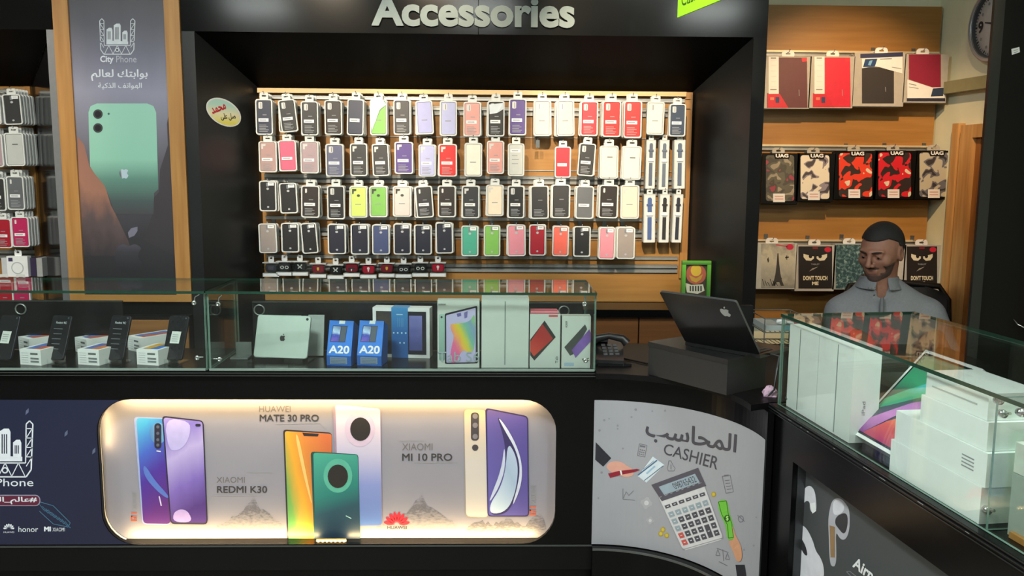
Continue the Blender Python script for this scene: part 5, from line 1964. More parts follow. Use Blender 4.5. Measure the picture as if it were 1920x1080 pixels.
# ================================================================== things in the left glass case
def oriented(c, yaw=0.0, pitch=0.0, roll=0.0):
    return Matrix.Translation(Vector(c)) @ Matrix.Rotation(math.radians(yaw), 4, 'Z') @ Matrix.Rotation(math.radians(pitch), 4, 'X') @ Matrix.Rotation(math.radians(roll), 4, 'Y')


def placed(name, label, cat, c, yaw=0.0, pitch=0.0, group=None):
    t = thing(name, label, cat, c, group)
    t.rotation_euler = (math.radians(pitch), 0, math.radians(yaw))
    return t


def bar(mb, x0, x1, z0, z1, y, m):
    return mb.flat([(x0, z0), (x1, z0), (x1, z1), (x0, z1)], y, m)


SCR = M((30, 32, 36), 0.12, name='phone_glass')


def phone_on_stand(px, side, label, h=.150, wd=.072):
    """mock phone leaning on a clear stand: stand local origin on the deck"""
    p = atZ(px, 681, ZD)
    t = placed('display_phone', label, 'phone', (p.x, p.y, ZD + .012), -13, -22, 'phones on show in the left case')
    MB().prism(rrect(0, h / 2, wd, h, .009, 5), 0, .008, SCR, M((54, 54, 62), 0.3, 0.6), bev=.0012).obj('body', t, world=False)
    mb = MB()
    if side == 'label':
        mb.flat([(-.018, .055), (.016, .055), (.018, .096), (-.016, .096)], -.0006, M((206, 210, 204), 0.5))
        for i in range(4):
            bar(mb, -.012, .010, .062 + i * .007, .064 + i * .007, -.0009, GREYI)
        mb.obj('label', t, world=False)
    else:
        v, f = glyphs('Redmi 9C', 0.02)
        s = .040 / (v.max(0)[0] - v.min(0)[0])
        mb.add([(-.018 + x * s, -.0006 - z * .0003, .122 + y * s) for x, y, z in v], f, M((170, 174, 178), 0.5))
        for i in range(5):
            bar(mb, -.022 + .003 * (i % 2), .012, .035 + i * .017, .0375 + i * .017, -.0006, M((92, 98, 104), 0.5))
        mb.obj('specification_print', t, world=False)
    MB().lathe([(.0028, 0), (0, .0006)], (wd * .36, -.0004, h - .008), M((70, 72, 80), 0.2), 10, Matrix.Rotation(math.pi / 2, 3, 'X')).obj('lens', t, world=False)
    s = placed('phone_stand', 'clear acrylic stand under the phone ' + label.split('print ')[-1].split('label ')[-1], 'stand', (p.x, p.y, ZD), -13, 0, 'clear phone stands')
    mb = MB()
    mb.bx(-.033, .033, -.016, .05, 0.0005, .004, ACRYL)
    mb.bx(-.030, -.008, -.018, -.014, .0005, .016, ACRYL)
    mb.bx(.008, .030, -.018, -.014, .0005, .016, ACRYL)
    mb.obj('foot', s, world=False)
    mb = MB()
    mb.box((0, .040, .058), (.05, .003, .11), ACRYL, Matrix.Rotation(math.radians(-22), 3, 'X'))
    mb.obj('back_rest', s, world=False)


phone_on_stand(100, 'spec', 'black phone with a specification print leaning behind the leftmost small box')
phone_on_stand(212, 'spec', 'black phone with a specification print leaning in the middle of the left case')
phone_on_stand(322, 'label', 'dark grey phone with a white label leaning at the right of the left case')
phone_on_stand(2, 'label', 'dark grey phone with a white label leaning at the left picture edge')
ARTC = [((196, 96, 70), (90, 120, 190)), ((206, 120, 70), (96, 110, 180)), ((60, 110, 196), (206, 160, 60))]


def phone_box(px, py, z, yaw, l, label, art=0, w=.080, h=.052, front=True):
    p = atZ(px, py, z)
    t = placed('phone_box', label, 'box', (p.x, p.y + .01, z), yaw, 0, 'white phone boxes in the left case')
    MB().bx(-w / 2, w / 2, 0, l, 0.0003, h, WHITE).obj('box', t, world=False)
    a, b = ARTC[art]
    mb = MB()
    mb.add([(-w * .30, l * .12, h + .0006), (w * .38, l * .12, h + .0006), (w * .38, l * .9, h + .0006), (-w * .30, l * .9, h + .0006)], [(0, 1, 2, 3)], M(a, 0.4))
    mb.add([(-w * .30, l * .12, h + .0009), (w * .02, l * .12, h + .0009), (w * .12, l * .9, h + .0009), (-w * .30, l * .9, h + .0009)], [(0, 1, 2, 3)], M(b, 0.4))
    mb.obj('printed_phone', t, world=False)
    mb = MB()
    for i in range(5):
        bar(mb, -w * .42, -w * .10, h * .16 + i * h * .15, h * .19 + i * h * .15, -.0005, M((180, 184, 186), 0.5))
    bar(mb, 0.0, w * .36, h * .68, h * .80, -.0005, M((96, 98, 100), 0.5))
    for i in range(2):
        bar(mb, 0.0, w * .40, h * .18 + i * h * .2, h * .30 + i * h * .2, -.0005, M((120, 124, 126), 0.5))
    mb.obj('printed_label', t, world=False)
    return t


phone_box(55, 686, ZD, -14, .11, 'white phone box in front on the deck near the left edge', 0)
phone_box(164, 686, ZD, -14, .11, 'white phone box in front on the deck between two black phones', 1)
phone_box(275, 686, ZD, -14, .11, 'white phone box in front on the deck with blue and gold top', 2, front=False)
phone_box(43, 662, ZD, -38, .15, 'long white phone box lying behind the leftmost small box', 0)
phone_box(150, 663, ZD, -38, .15, 'long white phone box lying behind the middle small box', 0)
phone_box(250, 660, ZD, -38, .15, 'long white phone box lying behind the box with gold top', 0)
p = atZ(38, 657, ZD)
bx_ = placed('phone_box', 'thin white carton lying on the long box at the left', 'box', (p.x + .005, p.y + .1, ZD + .053), -30)
MB().bx(-.04, .05, 0, .06, 0, .008, WHITE).bx(-.02, .05, .01, .05, .008, .014, WHITE).obj('carton', bx_, world=False)

# ================================================================== things in the right glass case of the front counter
SIL = M((164, 178, 170), 0.35, 0.35, var=0.03, name='silver_tablet_back')
p = atZ(475, 677, ZD)
ip = placed('tablet', 'silver tablet seen from the back on a clear stand', 'tablet', (p.x, p.y, ZD + .014), -8, -20)
tw, thh = .188, .146
MB().prism(rrect(tw / 2, thh / 2, tw, thh, .010, 5), 0, .007, SIL, bev=.0014).obj('body', ip, world=False)
a, l_ = apple(0, 0, 1)
mb = MB()
for o_ in (a, l_):
    mb.flat([(tw * .51 + x * .026, thh * .47 - y * .026) for x, y in o_][::-1], -.0008, M((20, 22, 24), 0.3))
mb.obj('fruit_logo', ip, world=False)
MB().lathe([(.0045, .0), (.0045, .0012), (0, .0014)], (tw - .012, 0, thh - .012), M((40, 44, 46), 0.2), 14, Matrix.Rotation(math.pi / 2, 3, 'X')).obj('lens', ip, world=False)
MB().prism(rrect(tw / 2, thh / 2, tw - .008, thh - .008, .008, 4)[::-1], .0072, .0078, SCR).obj('screen', ip, world=False)
st = placed('tablet_stand', 'clear acrylic stand under the silver tablet', 'stand', (p.x, p.y, ZD), -8, 0)
mb = MB()
mb.bx(-.012, tw + .004, -.02, .06, .0005, .004, ACRYL)
mb.bx(-.012, .05, -.022, -.018, .0005, .018, ACRYL)
mb.bx(.13, tw, -.022, -.018, .0005, .018, ACRYL)
mb.obj('foot', st, world=False)
MB().box((tw / 2, .058, .075), (tw * .8, .003, .13), ACRYL, Matrix.Rotation(math.radians(-20), 3, 'X')).obj('back_rest', st, world=False)
q = atY(594, 640, 2.98)
mb = MB()
mb.box((q.x, 2.97, ZD + .072), (.055, .006, .142), M((150, 160, 156), 0.3), Matrix.Rotation(math.radians(-14), 3, 'X'))
solo(mb, 'folded_leaflet', 'pale folded leaflet leaning behind the silver tablet', 'leaflet')
q = atY(548, 598, 3.03)
mb = MB()
mb.bx(q.x - .03, q.x + .03, 3.02, 3.04, ZD, q.z + .012, M((112, 112, 112), 0.4))
solo(mb, 'grey_card', 'small grey card standing against the black case back', 'card')
q = atY(458, 640, 2.9)
cl = thing('bracket_clip', 'clear clip bracket lying left of the silver tablet', 'bracket', (q.x, 2.93, ZD))
MB().bx(q.x - .05, q.x + .01, 2.90, 2.96, ZD + .0005, ZD + .006, M((92, 100, 98), 0.2)).obj('foot', cl)
MB().bx(q.x - .045, q.x + .008, 2.955, 2.96, ZD + .006, ZD + .05, M((100, 108, 104), 0.2)).obj('upright', cl)

BLUE = M((30, 116, 214), 0.4, name='blue_box_print')
for i, px in enumerate((634, 691)):
    p = atZ(px, 687, ZD)
    bw, bh, bdp = .083, .140, .046
    t = placed('blue_phone_box', ['blue phone box with big white lettering, nearer to the silver tablet', 'blue phone box with big white lettering, nearer to the sleeved carton'][i], 'box',
               (p.x + .002, p.y + .004, ZD + .001), -9, 0, 'blue phone boxes')
    L = Matrix.Rotation(math.radians(-18), 3, 'X')
    mb = MB()
    fr = [(-bw / 2, 0, 0.0), (bw / 2, 0, 0.0), (bw / 2, 0, .034), (-bw / 2, 0, .034)]
    sh = .036
    # lower front face upright, main face leaning back
    top = [(-bw / 2, sh, .145), (bw / 2, sh, .145)]
    back = [(-bw / 2, sh + .05, .12), (bw / 2, sh + .05, .12), (-bw / 2, .07, 0), (bw / 2, .07, 0)]
    V = fr + top + back
    mb.add(V, [(0, 1, 2, 3)], M((24, 88, 170), 0.4))
    mb.add(V, [(3, 2, 5, 4)], BLUE)
    mb.add(V, [(4, 5, 7, 6), (6, 7, 9, 8), (8, 9, 1, 0)], M((28, 98, 186), 0.4))
    mb.add(V, [(1, 9, 7, 5, 2), (0, 3, 4, 6, 8)], M((20, 74, 150), 0.4))
    mb.obj('box', t, world=False)
    u = Vector((0, sh, .111)).normalized()
    nf = Vector((0, -.111, sh)).normalized()
    fp = lambda x, h_, k=1: Vector((x, 0, .034)) + u * h_ + nf * (.0006 * k)
    mb = MB()
    v, f = glyphs('A20', 0.03)
    s = .070 / (v.max(0)[0] - v.min(0)[0])
    mb.add([fp(-.035 + (x - v.min(0)[0]) * s, .007 + (y - v.min(0)[1]) * s * .85, 1 + z) for x, y, z in v], f, WHITE)
    mb.obj('lettering', t, world=False)
    mb = MB()
    mb.add([fp(-.034, .045), fp(.018, .045), fp(.022, .100), fp(-.028, .100)], [(0, 1, 2, 3)], M((34, 46, 80), 0.3))
    mb.add([fp(-.031, .047, 2), fp(-.004, .047, 2), fp(.0, .098, 2), fp(-.026, .098, 2)], [(0, 1, 2, 3)], GM([(0, (120, 80, 190)), (.4, (40, 60, 170)), (.6, (170, 200, 230)), (1, (30, 60, 140))], (.3, 0, .8), noise=.4))
    mb.add([fp(-.002, .047, 2), fp(.016, .047, 2), fp(.02, .098, 2), fp(.003, .098, 2)], [(0, 1, 2, 3)], M((62, 76, 92), 0.35))
    mb.obj('printed_phones', t, world=False)
    mb = MB()
    mb.add([fp(-.008, .106), fp(.012, .106), fp(.013, .117), fp(-.007, .117)], [(0, 1, 2, 3)], M((206, 220, 226), 0.4))
    mb.obj('tape', t, world=False)
    mb = MB()
    bar(mb, -.030, .028, .006, .029, -.0006, M((120, 138, 158), 0.5))
    for j in range(4):
        bar(mb, -.026, .024, .008 + j * .005, .0095 + j * .005, -.001, M((70, 92, 122), 0.5))
    mb.obj('printed_label', t, world=False)

# carton with blue sleeve
p = atY(757, 662, 2.93)
c0, c1 = atY(697, 578, 2.93), atY(806, 578, 2.93)
h_ = c0.z - ZD
t = placed('tablet_carton', 'white tablet carton with a blue sleeve behind the blue boxes', 'box', (c0.x, 2.95, ZD), -6, 0)
cw = c1.x - c0.x
MB().bx(0, cw, 0, .055, 0, h_, WHITE).obj('carton', t, world=False)
MB().bx(cw * .33, cw * .62, -.001, .056, -.0, h_ + .001, GM([(0, (40, 92, 160)), (.5, (44, 96, 160)), (1, (70, 140, 196))], (0, 0, 1))).obj('sleeve', t, world=False)
mb = MB()
bar(mb, .012, cw * .33, .012, h_ - .012, -.0008, GM([(0, (34, 34, 44)), (.5, (70, 62, 52)), (1, (40, 42, 62))], (.3, 0, .6), noise=1.2, nscale=14))
bar(mb, cw * .62, cw - .012, .012, h_ - .012, -.0008, M((34, 34, 46), 0.3))
bar(mb, cw * .64, cw - .026, .026, h_ - .026, -.0012, GM([(0, (50, 56, 120)), (.6, (92, 96, 160)), (1, (130, 130, 190))], (.4, 0, .6), noise=.5))
mb.obj('printed_screen', t, world=False)
mb = MB()
for j in range(4):
    mb.flat([(cw * .37 + j * .014 + x, h_ * .50 + z) for x, z in circ(0, 0, .003, n=10)], -.0018, M((170, 206, 226), 0.5))
for j in range(2):
    mb.flat([(cw * .48 + j * .014 + x, h_ * .30 + z) for x, z in circ(0, 0, .003, n=10)], -.0018, M((170, 206, 226), 0.5))
bar(mb, cw * .42, cw * .53, h_ * .86, h_ * .88, -.0018, M((170, 206, 226), 0.5))
for j in range(4):
    bar(mb, cw * .44 + j * .006, cw * .445 + j * .006, h_ * .62, h_ * .8, -.0018, M((110, 160, 200), 0.5))
mb.obj('printed_icons', t, world=False)

FP = 2.785
FPn = Panel((0, FP, 0), (0, -1, 0))


def upright_box(l, t, r, name, label, depth=.045, m=WHITE, yf=FP):
    p0, p1 = atY(l, t, yf), atY(r, t, yf)
    th = thing(name, label, 'box', ((p0.x + p1.x) / 2, yf, ZD), 'tablet boxes in the front case')
    MB().bx(p0.x, p1.x, yf, yf + depth, ZD + .0005, p0.z, m).obj('box', th)
    return th


GREYW = M((188, 196, 190), 0.45, var=0.02)
th = upright_box(820, 563, 899, 'tablet_box', 'white tablet box with a rainbow splash tablet print', m=GREYW)
pr = Print(FPn, 1)
pr.rect(823, 589, 834, 676, GM([(0, (120, 150, 144)), (1, (150, 184, 172))], (0, 0, 1)), 3)
pr.poly(circ(828, 594.5, 2, n=10), INK, 1)
pr.obj('printed_back', th)
pr = Print(FPn, 2)
pr.poly(rr4((834, 588), (895, 573), (896, 681), (834, 682), 3), M((24, 26, 34), 0.3))
sc_ = pr.obj('printed_tablet', th)
pr = Print(FPn, 3)
pr.poly(rr4((836.5, 591), (892, 577), (892, 679), (837, 680), 2), GM([(0, (170, 164, 206)), (1, (186, 182, 216))], (.4, 0, .5)))
pr.obj('printed_screen', sc_)
pr = Print(FPn, 4)
pr.poly(soft([(843, 680), (846, 652), (852, 630), (846, 620), (844, 608), (850, 607), (860, 606), (876, 604), (884, 598), (891, 585), (891, 655), (880, 662), (868, 655), (860, 668), (856, 680)]),
        GM([(0, (196, 96, 160)), (.28, (214, 100, 140)), (.45, (222, 170, 70)), (.55, (190, 190, 60)), (.68, (110, 170, 150)), (.85, (120, 150, 180)), (1, (130, 190, 80))], (.55, 0, .5), noise=.15))
pr.poly([(856, 588), (864, 586), (865, 592), (858, 594)], M((96, 92, 150), 0.4))
pr.poly([(870, 586), (877, 583), (876, 595), (871, 597)], M((110, 104, 160), 0.4))
pr.obj('printed_splash', sc_)
pr = Print(FPn, 6)
pr.text('Tab S6', (821, 659, 899, 678), M((150, 166, 170), 0.4), 0.0)
pr.text('SAMSUNG', (822, 569, 836, 572), INK, 0.02)
pr.obj('lettering', th)
th = upright_box(903, 559, 992, 'white_box', 'plain white tablet box with a middle seam in the front case', m=GREYW, depth=.07)
pr = Print(FPn, 1)
pr.line([(947.5, 565), (946.5, 684)], 2.2, M((128, 138, 134), 0.5))
pr.obj('lid_seam', th)
th = upright_box(994, 589, 1051, 'tablet_box', 'white tablet box with a tilted red tablet print', m=GREYW)
pr = Print(FPn, 1)
pr.poly([(1021, 601), (1042, 632), (1002, 676), (994, 666), (994, 637)], M((40, 44, 44), 0.3))
pr.poly([(1017, 607), (1037, 635), (1001, 668), (994, 658), (994, 641)], GM([(0, (200, 70, 52)), (.6, (160, 40, 38)), (1, (150, 46, 46))], (.3, 0, .8)), 1)
pr.obj('printed_tablet', th)
pr = Print(FPn, 1)
pr.rect(1029, 590.5, 1046, 594, M((196, 70, 80), 0.5))
pr.text('Tab', ((1041, 681), (1041, 668), (1046, 668), (1046, 681)), INK, 0.0)
pr.obj('lettering', th)
ptop = atY(994, 589, FP)
pr_ = atY(1050, 589, FP)
mb = MB().bx(ptop.x + .002, pr_.x - .008, FP + .006, FP + .04, ptop.z + .0005, ptop.z + .012, M((206, 92, 110), 0.4)).bx(ptop.x + .002, pr_.x - .004, FP + .004, FP + .042, ptop.z + .005, ptop.z + .008, M((232, 180, 186), 0.4))
solo(mb, 'pink_box', 'flat pink box lying on top of the red tablet box', 'box')
th = upright_box(1054, 593, 1108, 'tablet_box', 'white tablet box with dark and violet tablet prints at the case end', m=GREYW)
pr = Print(FPn, 1)
pr.poly([(1097, 608), (1101, 617), (1075, 664), (1069, 667), (1058, 651)], M((62, 66, 66), 0.3))
pr.poly([(1105, 617), (1107.5, 624), (1107.5, 640), (1079, 671), (1072, 656)], GM([(0, (92, 60, 130)), (.5, (120, 90, 170)), (1, (104, 70, 140))], (.5, 0, .5), noise=.6), 1)
pr.obj('printed_tablet', th)
pr = Print(FPn, 1)
pr.text('HONOR', ((1060, 614), (1060, 602), (1064, 602), (1064, 614)), INK, 0.0)
pr.rect(1058, 680, 1076, 686, M((150, 176, 196), 0.4))
pr.line([(1091, 674), (1104, 672)], 3, M((110, 124, 90), 0.5))
pr.obj('lettering', th)

# ================================================================== right counter
RA = Vector((0.803, 2.343, 0))
RD_ = Vector((0.111, -0.994, 0)).normalized()
RE_ = Vector((-RD_.y, RD_.x, 0))


def rp(t, off, z):
    return RA + RD_ * t + RE_ * off + Vector((0, 0, z))


def rbox(mb, t0, t1, o0, o1, z0, z1, m, edge=None):
    c = [rp(t0, o0, z0), rp(t1, o0, z0), rp(t1, o1, z0), rp(t0, o1, z0), rp(t0, o0, z1), rp(t1, o0, z1), rp(t1, o1, z1), rp(t0, o1, z1)]
    fs = [(3, 2, 1, 0), (4, 5, 6, 7), (0, 1, 5, 4), (1, 2, 6, 5), (2, 3, 7, 6), (3, 0, 4, 7)]
    if edge is None:
        return mb.add(c, fs, m)
    d = (abs(t1 - t0), abs(o1 - o0), abs(z1 - z0))
    ax = d.index(min(d))
    pane = {2: (0, 1), 1: (2, 4), 0: (3, 5)}[ax]
    mb.add(c, [fs[i] for i in pane], m)
    return mb.add(c, [fs[i] for i in range(6) if i not in pane], edge)


TE = 1.75
rcn = thing('side_counter', 'black sales counter on the right running towards the viewer', 'counter', rp(.8, .2, 0))
# lit panel opening: face plane at off -.015
s0, zt_ = 0.135, 0.672
mb = MB()
rbox(mb, -.005, s0, -.015, .0, .10, .775, BLACK)
rbox(mb, s0, TE, -.015, .0, zt_, .775, BLACK)
rbox(mb, s0, TE, -.015, .0, .10, .19, BLACK)
mb.obj('front_board', rcn, fix=True)
rbox(MB(), -.005, TE, .03, .40, .05, .775, BLACKM).obj('body', rcn, fix=True)
rbox(MB(), -.005, .0, -.012, .40, .0, .775, BLACK).obj('end_board', rcn, fix=True)
rbox(MB(), -.01, TE, -.022, .42, .775, ZD, BLACK).obj('deck', rcn, fix=True)
for z, o in ((.774, -.024), (.783, -.026), (.790, -.024)):
    rbox(MB(), -.01, TE, o, -.022, z, z + .0022, M((60, 62, 62), 0.25, 0.7)).obj('edge_trim', rcn, fix=True)
rbox(MB(), 0, TE, .02, .05, .0, .10, BLACK2).obj('kick_board', rcn, fix=True)
AP0 = rp(0, .022, 0)
AP = Panel(AP0, -RE_)
AP.lift = .0005
mb = MB()
mb.add([rp(s0, .022, .19), rp(TE, .022, .19), rp(TE, .022, zt_), rp(s0, .022, zt_)], [(0, 1, 2, 3)],
       GM([(0, (66, 70, 72)), (.25, (58, 60, 64)), (.6, (44, 44, 48)), (.85, (70, 54, 46)), (1, (92, 66, 50))], (0, -1.6, 0), noise=.15))
mb.obj('graphic_sheet', rcn)
rbox(MB(), s0, s0 + .003, .0, .022, .19, zt_, M((60, 62, 64), 0.3, 0.3)).obj('recess_wall', rcn, fix=True)
EBW = M((214, 214, 222), 0.35)
EBD = M((52, 52, 56), 0.3)
pr = Print(AP, 1)
pr.poly(soft([(1501, 936), (1506, 920), (1514, 911), (1521, 911), (1528, 920), (1531, 942), (1531, 958), (1524, 963), (1519, 955), (1519, 942), (1513, 938), (1507, 944), (1502, 947)]), EBW)
pr.poly([(1519, 944), (1529, 942), (1531, 958), (1524, 963)], M((236, 238, 240), 0.4), 1)
pr.obj('printed_earbud', rcn)
pr = Print(AP, 1)
pr.poly(soft([(1560, 940), (1567, 934), (1578, 935), (1586, 944), (1593, 955), (1594, 985), (1590, 1005), (1583, 1013), (1575, 1010), (1567, 995), (1569, 1040), (1567, 1060), (1562, 1063), (1556, 1057), (1554, 1000), (1553, 975), (1556, 955)]), M((176, 176, 184), 0.3))
pr.poly(soft([(1568, 968), (1586, 960), (1591, 972), (1588, 995), (1582, 1002), (1572, 990), (1566, 982)]), EBD, 1)
pr.poly(soft([(1562, 940), (1572, 936), (1583, 945), (1584, 958), (1572, 966), (1562, 964)]), EBW, 1)
pr.poly([(1556, 985), (1566, 988), (1566, 1045), (1558, 1045)], M((150, 120, 84), 0.3), 1)
pr.obj('printed_earbud', rcn)
pr = Print(AP, 1)
pr.poly(soft([(1487, 1000), (1494, 986), (1503, 983), (1514, 992), (1525, 1015), (1530, 1034), (1539, 1045), (1546, 1066), (1544, 1095), (1500, 1100), (1487, 1060), (1485, 1025)]), EBW)
pr.poly(soft([(1498, 1006), (1504, 1010), (1512, 1026), (1515, 1042), (1509, 1041), (1499, 1022)]), EBD, 1)
pr.obj('printed_earbud', rcn)
pr = Print(AP, 2)
pr.text('Airpods', ((1605, 1043), (1671, 1094), (1663, 1120), (1597, 1068)), WHITE, 0.03)
pr.loop([(1588, 1072), (1594, 1071), (1680, 1140), (1672, 1160)], 1.0, GREYI)
pr.obj('lettering', rcn)

rg = thing('glass_case', 'glass display case with white boxes on the right counter', 'display case', rp(.8, .2, ZD))
CW = .39
rbox(MB(), 0, TE, -.006, CW, GZ - .008, GZ, GLASS, GEDGE).obj('top_pane', rg, fix=True)
rbox(MB(), .002, TE, -.004, .002, ZD + .001, GZ - .009, GLASS, GEDGE2).obj('front_pane', rg, fix=True)
rbox(MB(), .002, TE, CW - .006, CW, ZD + .001, GZ - .009, GLASS, GEDGE2).obj('back_pane', rg, fix=True)
rbox(MB(), .002, .008, .003, CW - .007, ZD + .001, GZ - .009, GLASS, GEDGE2).obj('end_pane', rg, fix=True)
rbox(MB(), .862, .868, .003, CW - .007, ZD + .001, GZ - .009, GLASS, GEDGE2).obj('divider_pane', rg, fix=True)
for t_, o_, z_ in ((.845, .02, GZ - .02), (.845, .015, ZD + .03), (.89, .03, GZ - .03), (.015, .02, ZD + .02), (.89, .12, GZ - .03), (.845, .03, GZ - .045)):
    c = rp(t_, o_, z_)
    mb = MB()
    mb.lathe([(0, -.006), (.007, -.006), (.008, .0), (.007, .007), (0, .007)], c, CHROME, 14, RD_.to_track_quat('Z', 'Y').to_matrix())
    mb.tube([c, rp(t_ + .02, o_, z_ + .006)], .003, CHROME, 6)
    mb.obj('clamp', rg)

GW = M((230, 234, 231), 0.42, var=0.02)
SEAM = M((130, 136, 134), 0.5)
mb = MB()
cr = random.Random(11)
for k in range(14):
    t_ = cr.uniform(.02, 1.1)
    L_ = cr.uniform(.004, .022)
    rbox(mb, t_, t_ + L_, -.0268, -.0262, .7838 + cr.uniform(-.0003, .0006), .7848 + cr.uniform(0, .001), M((118, 118, 116), 0.6))
tag(mb.obj('edge_chips', rcn, fix=True), kind='stuff')
# two upright white boxes
for i, (a, b) in enumerate(((.018, .185), (.187, .357))):
    th = thing('white_box', ['upright white tablet box at the far end of the right case', 'second upright white tablet box in the right case beside the colourful one'][i], 'box', rp((a + b) / 2, .045, ZD), 'upright white boxes')
    rbox(MB(), a, b, .014, .085, ZD + .0005, 1.024, GW).obj('box', th, fix=True)
    m_ = (a + b) / 2 + (.01 if i else -.02)
    rbox(MB(), m_, m_ + .0022, .0128, .014, ZD + .006, 1.02, SEAM).obj('lid_seam', th, fix=True)
    if i:
        mb = MB()
        v, f = glyphs('iPad', 0.0)
        mb.add([rp(b + .0006, .05 - y * .012, .86 + x * .022) for x, y, z in v], f, GREYI)
        mb.obj('lettering', th)
# colourful tablet carton reclining
al = math.radians(42.5)
u = Vector((0, 0, 1)) * math.cos(al) + RE_ * math.sin(al)
nn_ = u.cross(RD_)
if nn_.dot(CAM_P - rp(.4, .1, .9)) < 0:
    nn_ = -nn_
P0 = rp(.3317, .03, .814) + Vector((0, 0, .0))
LT, WT, TH = .27, .21, .032
th = thing('tablet_carton', 'white tablet carton with a colourful wave print reclining in the right case', 'box', P0)
tp = lambda a, b, k=0: P0 + RD_ * (a * WT) + u * (b * LT) + nn_ * k
mb = MB()
mb.hexa([tp(0, 0, -TH), tp(1, 0, -TH), tp(1, 1, -TH), tp(0, 1, -TH), tp(0, 0), tp(1, 0), tp(1, 1), tp(0, 1)], WHITE)
mb.obj('carton', th, fix=True)


def tprint(pts, m, k, name):
    MB().add([tp(a, b, .0006 * k) for a, b in pts], [list(range(len(pts)))], m).obj(name, th)


tprint([(.04, .03), (.96, .03), (.96, .97), (.04, .97)], M((30, 34, 40), 0.2), 1, 'printed_bezel')
tprint([(.07, .05), (.93, .05), (.93, .95), (.07, .95)], GM([(0, (84, 50, 110)), (.25, (70, 74, 80)), (.5, (52, 84, 78)), (.7, (60, 150, 110)), (1, (70, 120, 100))], (0, 0, 1), noise=.2), 2, 'printed_screen')
tprint([(.07, .42), (.25, .56), (.5, .72), (.93, .93), (.93, .66), (.55, .56), (.3, .42), (.07, .30)], GM([(0, (60, 150, 110)), (.45, (50, 160, 120)), (.7, (90, 180, 200)), (1, (70, 100, 160))], (.2, 0, .8), noise=.5), 3, 'printed_wave')
tprint([(.07, .05), (.2, .05), (.45, .32), (.93, .55), (.93, .68), (.5, .48), (.25, .3), (.07, .16)], GM([(0, (120, 60, 130)), (.4, (200, 130, 190)), (.7, (170, 110, 180)), (1, (110, 70, 150))], (0, 0, 1), noise=.3), 4, 'printed_wave')
tprint([(.2, .05), (.93, .05), (.93, .52), (.6, .36), (.4, .24)], GM([(0, (170, 50, 90)), (.35, (210, 80, 60)), (.7, (236, 120, 60)), (1, (220, 110, 80))], (0, 0, 1), noise=.3), 4, 'printed_wave')
# stack of white cartons at the front
STK = [(.545, .84, .005, .15, ZD, .864, 'lowest'), (.552, .845, .008, .15, .8645, .930, 'middle'), (.63, .835, .012, .14, .9305, .985, 'upper'), (.637, .825, .016, .13, .9855, 1.037, 'topmost')]
for a, b, o0, o1, z0, z1, nm_ in STK:
    th = thing('white_carton', '%s white carton of the stack beside the colourful carton' % nm_, 'box', rp((a + b) / 2, (o0 + o1) / 2, z0), 'stacked white cartons')
    rbox(MB(), a, b, o0, o1, z0 + .0004, z1, GW).obj('carton', th, fix=True)
    if nm_ == 'middle':
        mb = MB()
        for j in range(4):
            rbox(mb, b - .07, b - .035, o0 - .0006, o0, z0 + .02 + j * .007, z0 + .0225 + j * .007, GREYI)
        mb.obj('printed_label', th, fix=True)
    if nm_ == 'topmost':
        mb = MB()
        rbox(mb, a + .02, b - .03, o0 - .0006, o0, z0 + .022, z0 + .0255, M((176, 182, 180), 0.4))
        mb.obj('printed_line', th, fix=True)
# plug adapter and small boxes beyond the divider
th = thing('power_adapter', 'small white power adapter box behind the glass divider', 'adapter', rp(.93, .05, ZD))
rbox(MB(), .885, .945, .03, .075, .91, .965, M((196, 200, 190), 0.4)).obj('body', th, fix=True)
rbox(MB(), .886, .946, .028, .08, ZD + .0005, .909, M((150, 160, 150), 0.4)).obj('holder', th, fix=True)
mb = MB()
rbox(mb, .90, 1.2, .02, .2, ZD + .0005, ZD + .012, OAK)
solo(mb, 'wooden_tray', 'shallow wooden tray behind the glass divider on the right', 'tray', fix=True)
mb = MB()
rbox(mb, .30, .36, .30, .36, ZD + .0005, ZD + .05, M((150, 156, 150), 0.4))
solo(mb, 'small_box', 'small grey box at the back of the right case', 'box', fix=True)

# ================================================================== on the cashier desk
def desk_box(b0, b1, b2, z0, z1, m):
    """box from three floor corners (left, near, right)"""
    v = Vector(b1) - Vector(b0)
    w_ = Vector(b2) - Vector(b1)
    c = [Vector(b0), Vector(b1), Vector(b2), Vector(b0) + w_]
    mb = MB()
    mb.hexa([Vector((p.x, p.y, z0)) for p in c] + [Vector((p.x, p.y, z1)) for p in c], m)
    return mb


bA, bB = Vector((0.499, 2.697, 0)), Vector((0.681, 2.437, 0))
dvec = (bB - bA).normalized()
perp = Vector((-dvec.y, dvec.x, 0))
th = thing('black_box', 'black box under the laptop on the cashier desk', 'box', (bA + bB) / 2 + Vector((0, 0, ZD)))
BXM = M((36, 36, 37), 0.45, name='black_box_vinyl')
desk_box(bA, bB, bB + perp * .176, ZD + .0005, .897, BXM).obj('body', th, fix=True)
desk_box(bA - dvec * .002 - perp * .002, bB + dvec * .002 - perp * .002, bB + dvec * .002 + perp * .178, .885, .900, M((30, 30, 31), 0.4)).obj('lid', th, fix=True)
